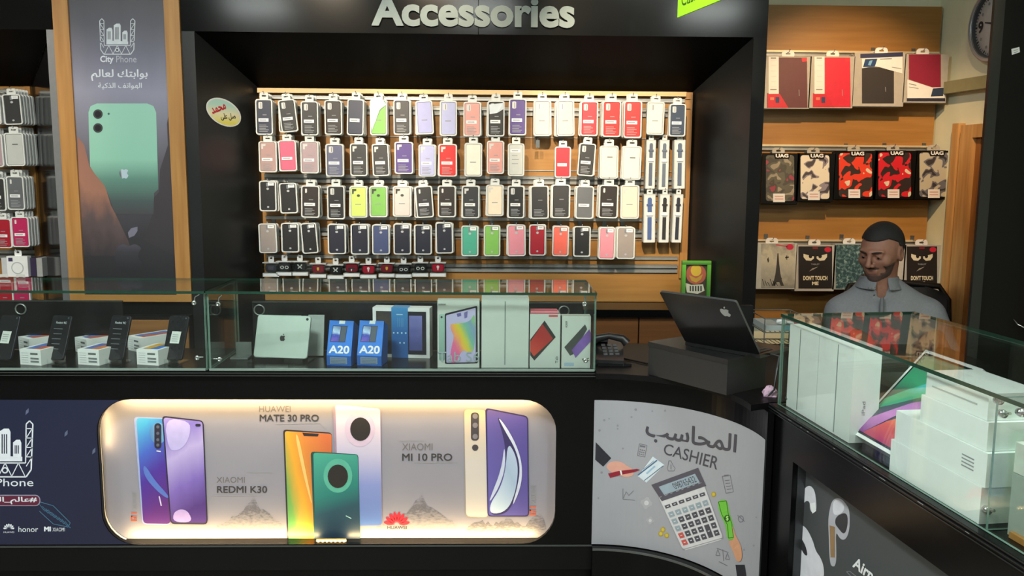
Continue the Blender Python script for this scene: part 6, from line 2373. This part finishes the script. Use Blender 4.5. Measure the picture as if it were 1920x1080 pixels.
# laptop
BL, BR = atZ(1285, 641, .912), atZ(1425, 668, .908)
hd = Vector((BR.x - BL.x, BR.y - BL.y, 0)).normalized()
nb = Vector((hd.y, -hd.x, 0))
LW = (BR - BL).length
lap = thing('laptop', 'black laptop with a silver fruit logo on its open lid', 'laptop', (BL + BR) / 2)
ua = Vector((0, 0, math.cos(math.radians(40)))) + nb * math.sin(math.radians(40))
nl = ua.cross(hd)
if nl.dot(CAM_P - BL) < 0:
    nl = -nl
LM = M((26, 26, 27), 0.2, var=.1, name='laptop_black')
lp = lambda a, b, k=0: BL + hd * (a * LW) + ua * (b * .222) + nl * k
# rounded lid
mb = MB()
ol = rrect(.5, .5, 1, 1, .03, 4)
n_ = len(ol)
mb.add([lp(x, y, 0) for x, y in ol], [list(range(n_))], LM)
mb.add([lp(x, y, -.007) for x, y in ol], [list(range(n_))[::-1]], LM)
mb.add([lp(x, y, 0) for x, y in ol] + [lp(x, y, -.007) for x, y in ol], [(i, (i + 1) % n_, (i + 1) % n_ + n_, i + n_) for i in range(n_)], M((90, 92, 94), 0.3, 0.6))
lid = mb.obj('lid', lap, fix=True)
a, l_ = apple(0, 0, 1)
mb = MB()
for o_ in (a, l_):
    mb.add([lp(.80 + x * .17, .78 - y * .19, .0008) for x, y in o_], [list(range(len(o_)))], M((186, 190, 192), 0.3, 0.3))
mb.obj('fruit_logo', lid, fix=True)
ol2 = rrect(.5, .5, .93, .9, .02, 3)
MB().add([lp(x, y, -.0075) for x, y in ol2], [list(range(len(ol2)))[::-1]], M((60, 74, 90), 0.2, emit=.6)).obj('screen', lid)
# base towards the cashier
bs = [BL, BR, BR - nb * .17, BL - nb * .17]
MB().hexa([Vector((p.x, p.y, .9015)) for p in bs] + [Vector((p.x, p.y, .912)) for p in bs], LM).obj('base', lap, fix=True)
for r_ in range(5):
    for c_ in range(12):
        pass
mb = MB()
for r_ in range(5):
    for c_ in range(12):
        q0 = BL + hd * (.012 + c_ * (LW - .024) / 12) - nb * (.02 + r_ * .017)
        q1 = q0 + hd * ((LW - .024) / 12 - .003)
        mb.add([Vector((p.x, p.y, .9135)) for p in (q0, q1, q1 - nb * .014, q0 - nb * .014)], [(0, 1, 2, 3)], M((50, 50, 52), 0.5))
tag(mb.obj('keys', lap, fix=True), kind='stuff')
MB().tube([BR - nb * .06 + Vector((0, 0, -.003)), BR - nb * .04 + hd * .04 + Vector((0, 0, .0)), BR - nb * .0 + hd * .055 + Vector((0, 0, -.03)), BR + hd * .05 + Vector((0, 0, -.09)), BR + hd * .03 + Vector((0, 0, -.113))], .003, M((70, 72, 74), 0.4), 7).obj('power_cable', lap)
# second dark screen behind the laptop
p = atY(1400, 575, 2.72)
mon = thing('terminal_screen', 'dark terminal screen standing right behind the laptop', 'screen', (p.x, 2.75, ZD))
MB().bx(p.x - .08, p.x + .028, 2.74, 2.762, ZD + .02, p.z, BLACKM).obj('housing', mon)
MB().bx(p.x - .06, p.x + .01, 2.73, 2.82, ZD + .0005, ZD + .02, BLACKM).obj('foot', mon)
# telephone
p = atZ(1130, 690, ZD)
tel = thing('desk_telephone', 'black desk telephone beside the glass case end', 'telephone', (p.x, p.y + .05, ZD))
TM = M((34, 34, 36), 0.35)
x, y = p.x + .018, p.y + .04
MB().hexa([(x - .05, y, ZD + .0005), (x + .055, y - .02, ZD + .0005), (x + .075, y + .15, ZD + .0005), (x - .03, y + .17, ZD + .0005),
           (x - .05, y, ZD + .02), (x + .055, y - .02, ZD + .02), (x + .075, y + .15, ZD + .06), (x - .03, y + .17, ZD + .06)], TM).obj('base', tel, fix=True)
MB().tube([(x - .035, y + .105, ZD + .058), (x - .02, y + .10, ZD + .072), (x + .02, y + .095, ZD + .082), (x + .065, y + .088, ZD + .074), (x + .08, y + .085, ZD + .058)], [.015, .014, .011, .014, .016], TM, 10).obj('handset', tel)
mb = MB()
for r_ in range(4):
    for c_ in range(3):
        mb.box((x + .0 + c_ * .02, y + .035 + r_ * .022, ZD + .031 + r_ * .006), (.013, .013, .006), M((96, 98, 102), 0.5))
tag(mb.obj('keypad', tel), kind='stuff')
MB().bx(x - .03, x + .02, y + .12, y + .145, ZD + .056, ZD + .066, M((100, 104, 116), 0.2)).obj('display', tel)
mb = MB()
a0, a1 = atZ(1158, 672, ZD), atZ(1214, 684, ZD)
mb.tube([(x + .06, y + .1, ZD + .004), (a0.x, a0.y, ZD + .004), (a1.x, a1.y, ZD + .004)], .0028, BLACKM, 6)
mb.obj('cord', tel)
mb = MB()
p0, p1 = atZ(1118, 682, ZD), atZ(1183, 686, ZD)
mb.bx(p0.x, p1.x, p1.y - .012, p1.y + .012, ZD + .0005, ZD + .009, BLACKM)
solo(mb, 'black_strip', 'flat black plastic strip lying in front of the telephone', 'strip')
# wire tray with small goods behind the right case end
p = atZ(1440, 664, ZD)
tr = thing('wire_tray', 'two level wire tray with small goods between laptop and glass case', 'tray', (p.x + .04, p.y + .1, ZD))
x0, x1, y0, y1 = p.x - .01, p.x + .15, p.y + .02, p.y + .22
mb = MB()
WM = M((120, 124, 124), 0.35, 0.7)
for z in (ZD + .012, ZD + .075, ZD + .125):
    mb.tube([(x0, y0, z), (x1, y0, z), (x1, y1, z), (x0, y1, z), (x0, y0, z)], .0022, WM, 5)
for (a, b) in ((x0, y0), (x1, y0), (x1, y1), (x0, y1)):
    mb.tube([(a, b, ZD), (a, b, ZD + .125)], .0022, WM, 5)
mb.obj('frame', tr)
for i in range(9):
    xx = x0 + (x1 - x0) * (i + .5) / 9
    MB().tube([(xx, y0, ZD + .012), (xx, y1, ZD + .012)], .0014, WM, 4).obj('wire', tr)
    MB().tube([(xx, y0, ZD + .075), (xx, y1, ZD + .075)], .0014, WM, 4).obj('wire', tr)
goods = [(x0 + .01, x0 + .07, (150, 160, 160), 'grey blister'), (x0 + .072, x0 + .105, (86, 130, 140), 'teal blister'), (x0 + .108, x0 + .145, (150, 74, 92), 'reddish blister')]
for a, b, c, nm_ in goods:
    mb = MB().bx(a, b, y0 + .015, y1 - .03, ZD + .0775, ZD + .098, M(c, 0.3))
    solo(mb, 'small_pack', '%s pack lying in the wire tray' % nm_, 'pack', 'small packs in the wire tray')
mb = MB()
mb.lathe([(0, 0), (.016, .002), (.02, .01), (.014, .02), (0, .024)], (x0 + .07, y0 + .03, ZD + .099), WHITE, 16)
mb.tube([(x0 + .07, y0 + .03, ZD + .11), (x0 + .10, y0 + .03, ZD + .106), (x0 + .115, y0 + .04, ZD + .1005)], .006, WHITE, 8)
solo(mb, 'white_earphone', 'white earphone piece lying on the packs in the wire tray', 'earphone')
# crumpled pink tissue by the case corner
p = atZ(1443, 742, ZD)
mb = MB()
rnd = random.Random(3)
vs, fs = [], []
NU, NV = 12, 6
for i in range(NV + 1):
    for j in range(NU):
        a, b = 2 * math.pi * j / NU, math.pi / 2 * i / NV
        r_ = (.020 + rnd.uniform(-.004, .004)) * math.cos(b) if i < NV else 0
        vs.append((p.x + .0 + r_ * math.cos(a) * 1.1, p.y + r_ * math.sin(a), ZD + .0005 + .03 * math.sin(b) + (rnd.uniform(-.003, .003) if 0 < i < NV else 0)))
for i in range(NV):
    for j in range(NU):
        fs.append((i * NU + j, i * NU + (j + 1) % NU, (i + 1) * NU + (j + 1) % NU, (i + 1) * NU + j))
mb.add(vs, fs, M((196, 164, 186), 0.7), False)
solo(mb, 'crumpled_tissue', 'crumpled pink tissue by the corner of the right glass case', 'tissue')

# ================================================================== green picture frame on the back cabinet
f0, f1, f2 = atY(1279, 489, 3.64), atY(1333, 491, 3.64), atY(1331, 555, 3.64)
pf = thing('picture_frame', 'green framed picture with a golden emblem behind the laptop', 'picture frame', ((f0.x + f1.x) / 2, 3.65, 0.854))
GRN = GM([(0, (60, 96, 40)), (.35, (70, 130, 50)), (1, (110, 190, 60))], (.2, 0, .8))
xa, xb, za, zb_ = f0.x, f1.x, 0.8545, f0.z
for a, b, c, d_ in ((xa, xb, zb_ - .016, zb_), (xa, xa + .016, za, zb_ - .016), (xb - .016, xb, za, zb_ - .016), (xa + .016, xb - .016, za, za + .016)):
    MB().bx(a, b, 3.632, 3.655, c, d_, GRN).obj('frame_bar', pf)
MB().bx(xa + .016, xb - .016, 3.642, 3.652, za + .016, zb_ - .016, M((70, 62, 48), 0.3)).obj('picture', pf)
PFP = Panel((0, 3.642, 0), (0, -1, 0))
pr = Print(PFP, 1)
pr.poly(circ(1305, 514, 19, 19), M((176, 92, 72), 0.4))
pr.poly(circ(1305, 507, 10, 11), M((214, 176, 62), 0.35), 1)
pr.poly([(1292, 516), (1305, 522), (1318, 514), (1314, 524), (1305, 530), (1296, 526)], M((190, 150, 60), 0.35), 1)
pr.obj('golden_emblem', pf)
pr = Print(PFP, 2)
pr.poly([(1284, 530), (1296, 534), (1318, 533), (1321, 545), (1308, 551), (1288, 548)], M((206, 202, 176), 0.5))
for j in range(5):
    pr.rect(1293 + j * 5, 536, 1295.5 + j * 5, 546, INK, 0, 1)
pr.obj('printed_building', pf)

# ================================================================== the cashier: one continuous body from a smooth distance field
def sd_capsule(P, a, b, r0, r1):
    a, b = np.array(a), np.array(b)
    pa = P - a
    ba = b - a
    h = np.clip((pa @ ba) / (ba @ ba), 0, 1)
    return np.linalg.norm(pa - h[..., None] * ba, axis=-1) - (r0 + (r1 - r0) * h)


def sd_ell(P, c, r, R=None):
    q = P - np.array(c)
    if R is not None:
        q = q @ R
    r = np.array(r)
    k0 = np.linalg.norm(q / r, axis=-1)
    k1 = np.linalg.norm(q / (r * r), axis=-1)
    return k0 * (k0 - 1.0) / np.maximum(k1, 1e-9)


def smin(a, b, k):
    h = np.clip(.5 + .5 * (b - a) / k, 0, 1)
    return b + (a - b) * h - k * h * (1 - h)


def smax(a, b, k):
    return -smin(-a, -b, k)


def surface_nets(f, xs, ys, zs):
    """vertices and quads of f(P)=0 on a rectilinear grid"""
    X, Y, Z = np.meshgrid(xs, ys, zs, indexing='ij')
    D = f(np.stack([X, Y, Z], -1))
    S = D < 0
    nx, ny, nz = D.shape
    cnt = np.zeros((nx - 1, ny - 1, nz - 1), int)
    acc = np.zeros((nx - 1, ny - 1, nz - 1, 3))
    G = [xs, ys, zs]
    for ax in range(3):
        for o1 in (0, 1):
            for o2 in (0, 1):
                sl0, sl1 = [None] * 3, [None] * 3
                oth = [i for i in range(3) if i != ax]
                n = [nx - 1, ny - 1, nz - 1]
                for i, o in zip(oth, (o1, o2)):
                    sl0[i] = sl1[i] = slice(o, o + n[i])
                sl0[ax], sl1[ax] = slice(0, n[ax]), slice(1, n[ax] + 1)
                a, b = D[tuple(sl0)], D[tuple(sl1)]
                m = (a < 0) != (b < 0)
                t = np.where(m, a / np.where(m, a - b, 1), 0)
                p = np.zeros(acc.shape)
                sh = [1, 1, 1]
                for i in range(3):
                    sh = [1, 1, 1]
                    sh[i] = n[i]
                    if i == ax:
                        g0, g1 = G[i][:-1].reshape(sh), G[i][1:].reshape(sh)
                        p[..., i] = g0 + (g1 - g0) * t
                    else:
                        p[..., i] = G[i][sl0[i]].reshape(sh)
                acc += np.where(m[..., None], p, 0)
                cnt += m
    idx = -np.ones(cnt.shape, int)
    on = cnt > 0
    idx[on] = np.arange(on.sum())
    V = acc[on] / cnt[on][:, None]
    F = []
    for ax in range(3):
        o = [i for i in range(3) if i != ax]
        sl = [slice(1, -1)] * 3
        sl[ax] = slice(0, -1)
        a = S[tuple(sl)]
        sl[ax] = slice(1, None)
        b = S[tuple(sl)]
        I = np.argwhere(a != b)
        fl = a[tuple(I.T)]
        I[:, o[0]] += 1
        I[:, o[1]] += 1
        e0, e1 = np.eye(3, dtype=int)[o[0]], np.eye(3, dtype=int)[o[1]]
        q = np.stack([idx[tuple((I - e0 - e1).T)], idx[tuple((I - e1).T)], idx[tuple(I.T)], idx[tuple((I - e0).T)]], 1)
        flip = ~fl if ax != 1 else fl
        q[flip] = q[flip][:, ::-1]
        F.append(q)
    return V, np.concatenate(F)


def net_obj(name, f, xs, ys, zs, m, parent):
    V, F = surface_nets(f, xs, ys, zs)
    o = np.array(org(parent))
    me = bpy.data.meshes.new(name)
    me.from_pydata((V - o).tolist(), [], F.tolist())
    me.materials.append(m)
    me.polygons.foreach_set('use_smooth', [True] * len(me.polygons))
    me.update()
    ob = bpy.data.objects.new(name, me)
    COL.objects.link(ob)
    ob.parent = parent
    return ob


# placement: head centre and turned axes (faces the viewer's left and a little down)
HC = np.array(atY(1652, 473, 3.45)) + np.array([0.0, 0, 0.0])
HYAW = math.radians(-50)          # 0 looks straight at the viewer (-Y); negative turns to the picture's left
HPIT = math.radians(14)           # chin down
fwd = np.array([math.sin(HYAW), -math.cos(HYAW), 0.0])
lat = np.array([math.cos(HYAW), math.sin(HYAW), 0.0])      # picture right side of the face
upv = np.array([0, 0, 1.0])
hf = fwd * math.cos(HPIT) - upv * math.sin(HPIT)
hu = upv * math.cos(HPIT) + fwd * math.sin(HPIT)
hl = lat
HR = np.stack([hl, hf, hu], 1)      # columns: local x (side), y (forward), z (up)


def H(x, y, z):
    return HC + HR @ np.array([x, y, z])


def face(P):
    e = lambda c, r: sd_ell(P, H(*c), r, HR)
    c = lambda a, b, r0, r1: sd_capsule(P, H(*a), H(*b), r0, r1)
    d = e((0, -.018, .030), (.074, .092, .086))                    # cranium
    d = smin(d, e((0, .028, -.010), (.064, .062, .075)), .03)      # face block
    d = smin(d, e((0, .036, -.072), (.047, .044, .036)), .03)      # jaw
    d = smin(d, e((0, .066, -.092), (.022, .018, .016)), .018)     # chin
    for s in (-1, 1):
        d = smin(d, e((s * .042, .058, -.018), (.022, .020, .018)), .018)      # cheekbones
        d = smin(d, c((s * .008, .090, .028), (s * .044, .074, .026), .008, .007), .012)   # brow ridge
        d = smax(d, -e((s * .031, .094, .006), (.018, .016, .012)), .012)      # eye sockets
        d = smin(d, e((s * .031, .075, .006), (.0135, .0125, .0115)), .004)    # eyeballs with lids
        d = smin(d, c((s * .019, .086, .015), (s * .043, .078, .013), .0038, .0034), .004)
        ear = e((s * .074, -.012, -.004), (.010, .021, .032))
        d = smin(d, smax(ear, -e((s * .084, -.008, .0), (.008, .011, .018)), .004), .008)
    d = smin(d, c((0, .092, .022), (0, .112, -.022), .0075, .0105), .010)      # nose bridge to tip
    for s in (-1, 1):
        d = smin(d, e((s * .012, .098, -.027), (.0085, .010, .008)), .006)
    d = smin(d, c((-.018, .083, -.052), (.018, .083, -.052), .0048, .0048), .008)   # lips
    d = smin(d, c((-.015, .082, -.062), (.015, .082, -.062), .0054, .0054), .008)
    d = smax(d, -c((-.019, .0915, -.0572), (.019, .0915, -.0572), .0022, .0022), .003)
    return d


SZ = HC[2]                          # body joints below the head
nk = np.array([HC[0] + .008, HC[1] + .02, SZ - .12])
ch = np.array([HC[0] + .045, HC[1] + .03, SZ - .33])
pv = np.array([HC[0] + .07, HC[1] + .06, 0.50])
bx_ax = np.array([math.cos(-.25), math.sin(-.25), 0])
by_ax = np.array([-math.sin(-.25), math.cos(-.25), 0])
BRm = np.stack([bx_ax, by_ax, upv], 1)
shL = ch - bx_ax * .168 + upv * .062
shR = ch + bx_ax * .168 + upv * .062
elL = shL + np.array([-.045, -.12, -.20])
elR = shR + np.array([.055, -.10, -.20])
wrL = np.array([elL[0] - .04, elL[1] - .24, max(elL[2] + .02, ZD + .035)])
wrR = np.array([elR[0] - .17, elR[1] - .19, max(elR[2] + .02, ZD + .035)])
hpL, hpR = pv - bx_ax * .09, pv + bx_ax * .09
knL, knR = hpL + np.array([-.04, -.40, .03]), hpR + np.array([.04, -.40, .03])
anL, anR = knL + np.array([0, .06, -.43]), knR + np.array([0, .06, -.43])


def torso(P, g=0.0):
    d = sd_ell(P, ch, (.170 + g, .115 + g, .155 + g), BRm)
    d = smin(d, sd_ell(P, (ch + pv) / 2 + upv * .0, (.165 + g, .115 + g, .20 + g), BRm), .08)
    d = smin(d, sd_ell(P, pv, (.175 + g, .125 + g, .12 + g), BRm), .06)
    d = smin(d, sd_capsule(P, nk - upv * .02, ch - bx_ax * .14 + upv * .078, .050 + g, .056 + g), .05)
    d = smin(d, sd_capsule(P, nk - upv * .02, ch + bx_ax * .14 + upv * .078, .050 + g, .056 + g), .05)
    return d


def hand(P, w, dr, side):
    """palm and five fingers curling down on the desk"""
    dr = np.array(dr) / np.linalg.norm(dr)
    sd = np.cross(dr, upv)
    sd /= np.linalg.norm(sd)
    d = sd_capsule(P, w, w + dr * .075, .028, .034)
    R = np.stack([sd, dr, upv], 1)
    d = smin(d, sd_ell(P, w + dr * .06, (.042, .05, .016), R), .02)
    for i, (o, L) in enumerate(((-.032, .066), (-.011, .078), (.011, .074), (.031, .060))):
        a = w + dr * .095 + sd * o
        b = a + dr * L * .55 - upv * .006
        c = b + dr * L * .4 - upv * .024
        d = smin(d, np.minimum(sd_capsule(P, a, b, .0095, .0085), sd_capsule(P, b, c, .0085, .007)), .005)
    a = w + dr * .035 + sd * side * .03
    b = a + dr * .035 + sd * side * .022 - upv * .006
    c = b + dr * .028 + sd * side * .004 - upv * .006
    d = smin(d, np.minimum(sd_capsule(P, a, b, .012, .010), sd_capsule(P, b, c, .010, .008)), .008)
    return d


def body(P):
    d = face(P)
    d = smin(d, sd_capsule(P, H(0, -.022, -.055), nk - upv * .03, .054, .062), .025)
    d = smin(d, torso(P), .03)
    for sh, el, wr, s in ((shL, elL, wrL, 1), (shR, elR, wrR, -1)):
        d = smin(d, sd_capsule(P, sh, el, .058, .042), .05)
        d = smin(d, sd_capsule(P, el, wr, .042, .028), .02)
        d = smin(d, hand(P, wr, (wr - el) * np.array([1, 1, 0]), s), .015)
    for hp, kn, an in ((hpL, knL, anL), (hpR, knR, anR)):
        d = smin(d, sd_capsule(P, hp, kn, .085, .06), .05)
        d = smin(d, sd_capsule(P, kn, an, .056, .04), .03)
        d = smin(d, sd_capsule(P, an - upv * .03, an + np.array([0, -.15, -.045]), .042, .034), .02)
    return d


man = thing('person', 'seated man with short dark hair and grey polo shirt looking left', 'person', (float(pv[0]), float(pv[1]), 0))


def skin_mat():
    m = M((142, 98, 80), 0.6, var=0.08, scale=60, name='skin')
    return m


xs = np.unique(np.concatenate([np.arange(HC[0] - .36, HC[0] + .46, .013), np.arange(HC[0] - .13, HC[0] + .12, .0042)]))
ys = np.unique(np.concatenate([np.arange(HC[1] - .62, HC[1] + .26, .013), np.arange(HC[1] - .14, HC[1] + .13, .0042)]))
zs = np.unique(np.concatenate([np.arange(-.01, SZ - .13, .014), np.arange(SZ - .135, SZ + .15, .0040)]))


def thin(a):
    out = [a[0]]
    for v in a[1:]:
        if v - out[-1] > .0028:
            out.append(v)
    return np.array(out)


xs, ys, zs = thin(xs), thin(ys), thin(zs)
net_obj('body', body, xs, ys, zs, skin_mat(), man)


# hair cap: short, following the skull, with temples
def hair(P):
    d = face(P) - .006
    q = (P - HC) @ HR
    x, y, z = q[..., 0], q[..., 1], q[..., 2]
    # keep above a hairline: forehead line, temples, nape
    line = np.where(y > .035, .070 - (y - .035) * .12, np.where(y > -.005, .045 + (y + .005) * .6, np.where(y > -.04, .030 - (.0 - y) * .2, -.035)))
    return smax(d, -(z - line), .006)


net_obj('hair', hair, np.arange(HC[0] - .125, HC[0] + .125, .0042), np.arange(HC[1] - .13, HC[1] + .14, .0042), np.arange(SZ - .08, SZ + .15, .0042),
        M((22, 20, 21), 0.75, var=0.4, scale=300, bump=.6, name='dark_hair'), man)


def beard(P):
    d = face(P) - .0016
    q = (P - HC) @ HR
    x, y, z = q[..., 0], q[..., 1], q[..., 2]
    top = np.where(np.abs(x) > .045, -.028, np.where(np.abs(x) < .03, -.070, -.060))
    reg = np.maximum(z - top, .012 - y)
    mou = np.maximum(np.abs(x) - .030, np.abs(z + .040) - .006)
    mou = np.maximum(mou, .06 - y)
    return smax(d, np.minimum(reg, mou), .003)


net_obj('beard', beard, np.arange(HC[0] - .12, HC[0] + .12, .0038), np.arange(HC[1] - .13, HC[1] + .10, .0038), np.arange(SZ - .15, SZ + .0, .0038),
        M((74, 54, 48), 0.8, var=0.35, scale=400, bump=.5, name='stubble'), man)
for s in (-1, 1):
    e0 = H(s * .031, .0862, .004)
    MB().lathe([(.0052, 0), (.004, .0014), (0, .002)], Vector(e0), M((24, 18, 16), 0.2), 12, Vector(hf).to_track_quat('Z', 'Y').to_matrix()).obj('eye', man)
    pts = [Vector(H(s * (.012 + i * .0085), .0995 - (i ** 2) * .0013, .026 + .003 * math.sin(i * .8))) for i in range(5)]
    MB().tube(pts, [.0022, .003, .003, .0026, .0014], M((26, 22, 22), 0.8), 6).obj('eyebrow', man)


# polo shirt: torso shell with short sleeves, open collar
def shirt(P):
    d = torso(P, .013)
    for sh, el in ((shL, elL), (shR, elR)):
        cut_ = sh + (el - sh) * .72
        d = smin(d, smax(sd_capsule(P, sh, el, .068, .060), (P - cut_) @ ((el - sh) / np.linalg.norm(el - sh)), .006), .05)
    wr_ = .0025 * np.sin(P[..., 0] * 46 + P[..., 2] * 60 + 2 * np.sin(P[..., 1] * 30)) * np.clip((SZ - .17 - P[..., 2]) * 6, 0, 1)
    d = d + wr_
    neck = sd_capsule(P, nk + upv * .1, nk - upv * .035, .066, .066)
    op = nk - by_ax * .085 - upv * .09
    vneck = sd_capsule(P, nk - by_ax * .06 + upv * .02, op, .03, .004)
    d = smax(d, -smin(neck, vneck, .01), .006)
    return smax(d, -(P[..., 2] - .42), .01)


SHM = M((122, 124, 128), 0.85, var=0.06, scale=140, bump=.25, name='grey_pique')
shx, shy = np.arange(HC[0] - .36, HC[0] + .46, .009), np.arange(HC[1] - .24, HC[1] + .28, .009)
sho = net_obj('polo_shirt', shirt, shx, shy, np.arange(.40, SZ - .07, .009), SHM, man)


def collar(P):
    ax = nk + upv * .0
    q = P - ax
    r = np.sqrt((q @ bx_ax) ** 2 + (q @ by_ax * 1.0) ** 2)
    z = P[..., 2] - nk[2]
    ring = np.abs(r - (.070 + np.clip(.012 - z, 0, .06) * .55)) - .0045
    d = smax(ring, np.abs(z + .002) - .026, .004)
    fr = -(q @ by_ax)
    gap = np.maximum(np.abs(q @ bx_ax) - .020 - np.clip(-z, 0, .05) * .2, .03 - fr)
    return smax(d, -gap, .004)


cl_ = net_obj('collar', collar, np.arange(nk[0] - .14, nk[0] + .14, .005), np.arange(nk[1] - .14, nk[1] + .14, .005), np.arange(nk[2] - .055, nk[2] + .045, .005),
              M((112, 114, 118), 0.85, var=0.06, scale=140, name='collar_knit'), man)
pb = [Vector(nk - by_ax * (.088 + .014 * t) - upv * (.055 + .10 * t)) for t in (0, .33, .67, 1)]
MB().tube(pb, [.006, .009, .009, .008], M((104, 106, 110), 0.8), 6).obj('placket', man)
TRM = M((38, 40, 48), 0.85, name='dark_trousers')


def trousers(P):
    d = sd_ell(P, pv, (.195, .145, .125), BRm)
    for hp, kn, an in ((hpL, knL, anL), (hpR, knR, anR)):
        d = smin(d, sd_capsule(P, hp, kn, .100, .075), .05)
        d = smin(d, smax(sd_capsule(P, kn, an, .072, .06), -(P[..., 2] - .09), .01), .03)
    return smax(d, P[..., 2] - .56, .02)


net_obj('trousers', trousers, np.arange(HC[0] - .3, HC[0] + .42, .014), np.arange(HC[1] - .5, HC[1] + .3, .014), np.arange(.05, .62, .014), TRM, man)
for an in (anL, anR):
    def shoe(P, an=an):
        return smax(sd_capsule(P, an - upv * .035, an + np.array([0, -.16, -.05]), .052, .044), -(P[..., 2] - .002), .004)
    net_obj('shoe', shoe, np.arange(an[0] - .07, an[0] + .07, .01), np.arange(an[1] - .24, an[1] + .08, .01), np.arange(-.02, .18, .01), BLACKM, man)

# ------------------------------------------------------------------ office chair
chx, chy = float(pv[0]) + .05, float(pv[1]) + .13
oc = thing('office_chair', 'dark office chair with a curved mesh back behind the seated man', 'chair', (chx, chy, 0))
CHM = M((34, 35, 38), 0.6, var=.1, scale=80)
sy_ = float(pv[1])
sm_ = MB()
sm_.prism(rrect(0, 0, .48, .46, .08, 5), -.03, .03, CHM, bev=.015)
R90 = Matrix.Rotation(math.radians(-90), 3, 'X')
sm_.v = [tuple(R90 @ Vector(v) + Vector((chx, chy - .06, .345))) for v in sm_.v]
sm_.obj('seat', oc)
b0 = atY(1862, 575, 3.75)
mb = MB()
NX, NZ = 12, 8
for face_ in (0, 1):
    vs, fs = [], []
    for i in range(NX + 1):
        for j in range(NZ + 1):
            a = (i / NX - .5)
            z = .50 + j / NZ * .43
            cor = 1 - .18 * max(0, (j - NZ + 2) / 2) ** 2
            vs.append((chx + .17 + a * .50 * cor, chy + .29 - abs(a) ** 2 * .28 + .04 * (j / NZ) + face_ * .025, z + (-.03 * abs(2 * a) ** 3 if j == NZ else 0)))
    for i in range(NX):
        for j in range(NZ):
            q = [i * (NZ + 1) + j, (i + 1) * (NZ + 1) + j, (i + 1) * (NZ + 1) + j + 1, i * (NZ + 1) + j + 1]
            fs.append(q if face_ == 0 else q[::-1])
    mb.add(vs, fs, CHM, True)
mb.obj('backrest', oc)
mb = MB()
rim = []
for a, z in [(-.5, .5), (-.5, .7), (-.49, .86), (-.42, .92), (0, .935), (.42, .92), (.49, .86), (.5, .7), (.5, .5)]:
    rim.append((chx + .17 + a * .5, chy + .30 - a * a * .28 + .04 * (z - .5) / .43, z))
mb.tube(rim, .014, BLACKM, 8)
mb.obj('back_frame', oc)
MB().tube([(chx + .02, chy + .1, .31), (chx + .03, chy + .27, .36), (chx + .17, chy + .34, .56)], .02, BLACKM, 8).obj('back_bracket', oc)
MB().tube([(chx, chy - .04, .06), (chx, chy - .04, .31)], .026, STEEL, 12).obj('gas_lift', oc)
for k in range(5):
    a = 2 * math.pi * k / 5 + .3
    e_ = (chx + .26 * math.cos(a), chy - .04 + .26 * math.sin(a), .065)
    MB().tube([(chx, chy - .04, .10), e_], [.024, .016], BLACKM, 8).obj('leg', oc)
    MB().lathe([(0, -.012), (.028, -.012), (.03, 0), (.028, .012), (0, .012)], (e_[0], e_[1], .03), BLACKM, 14, Matrix.Rotation(a, 3, 'Z') @ Matrix.Rotation(math.pi / 2, 3, 'X')).obj('caster', oc)
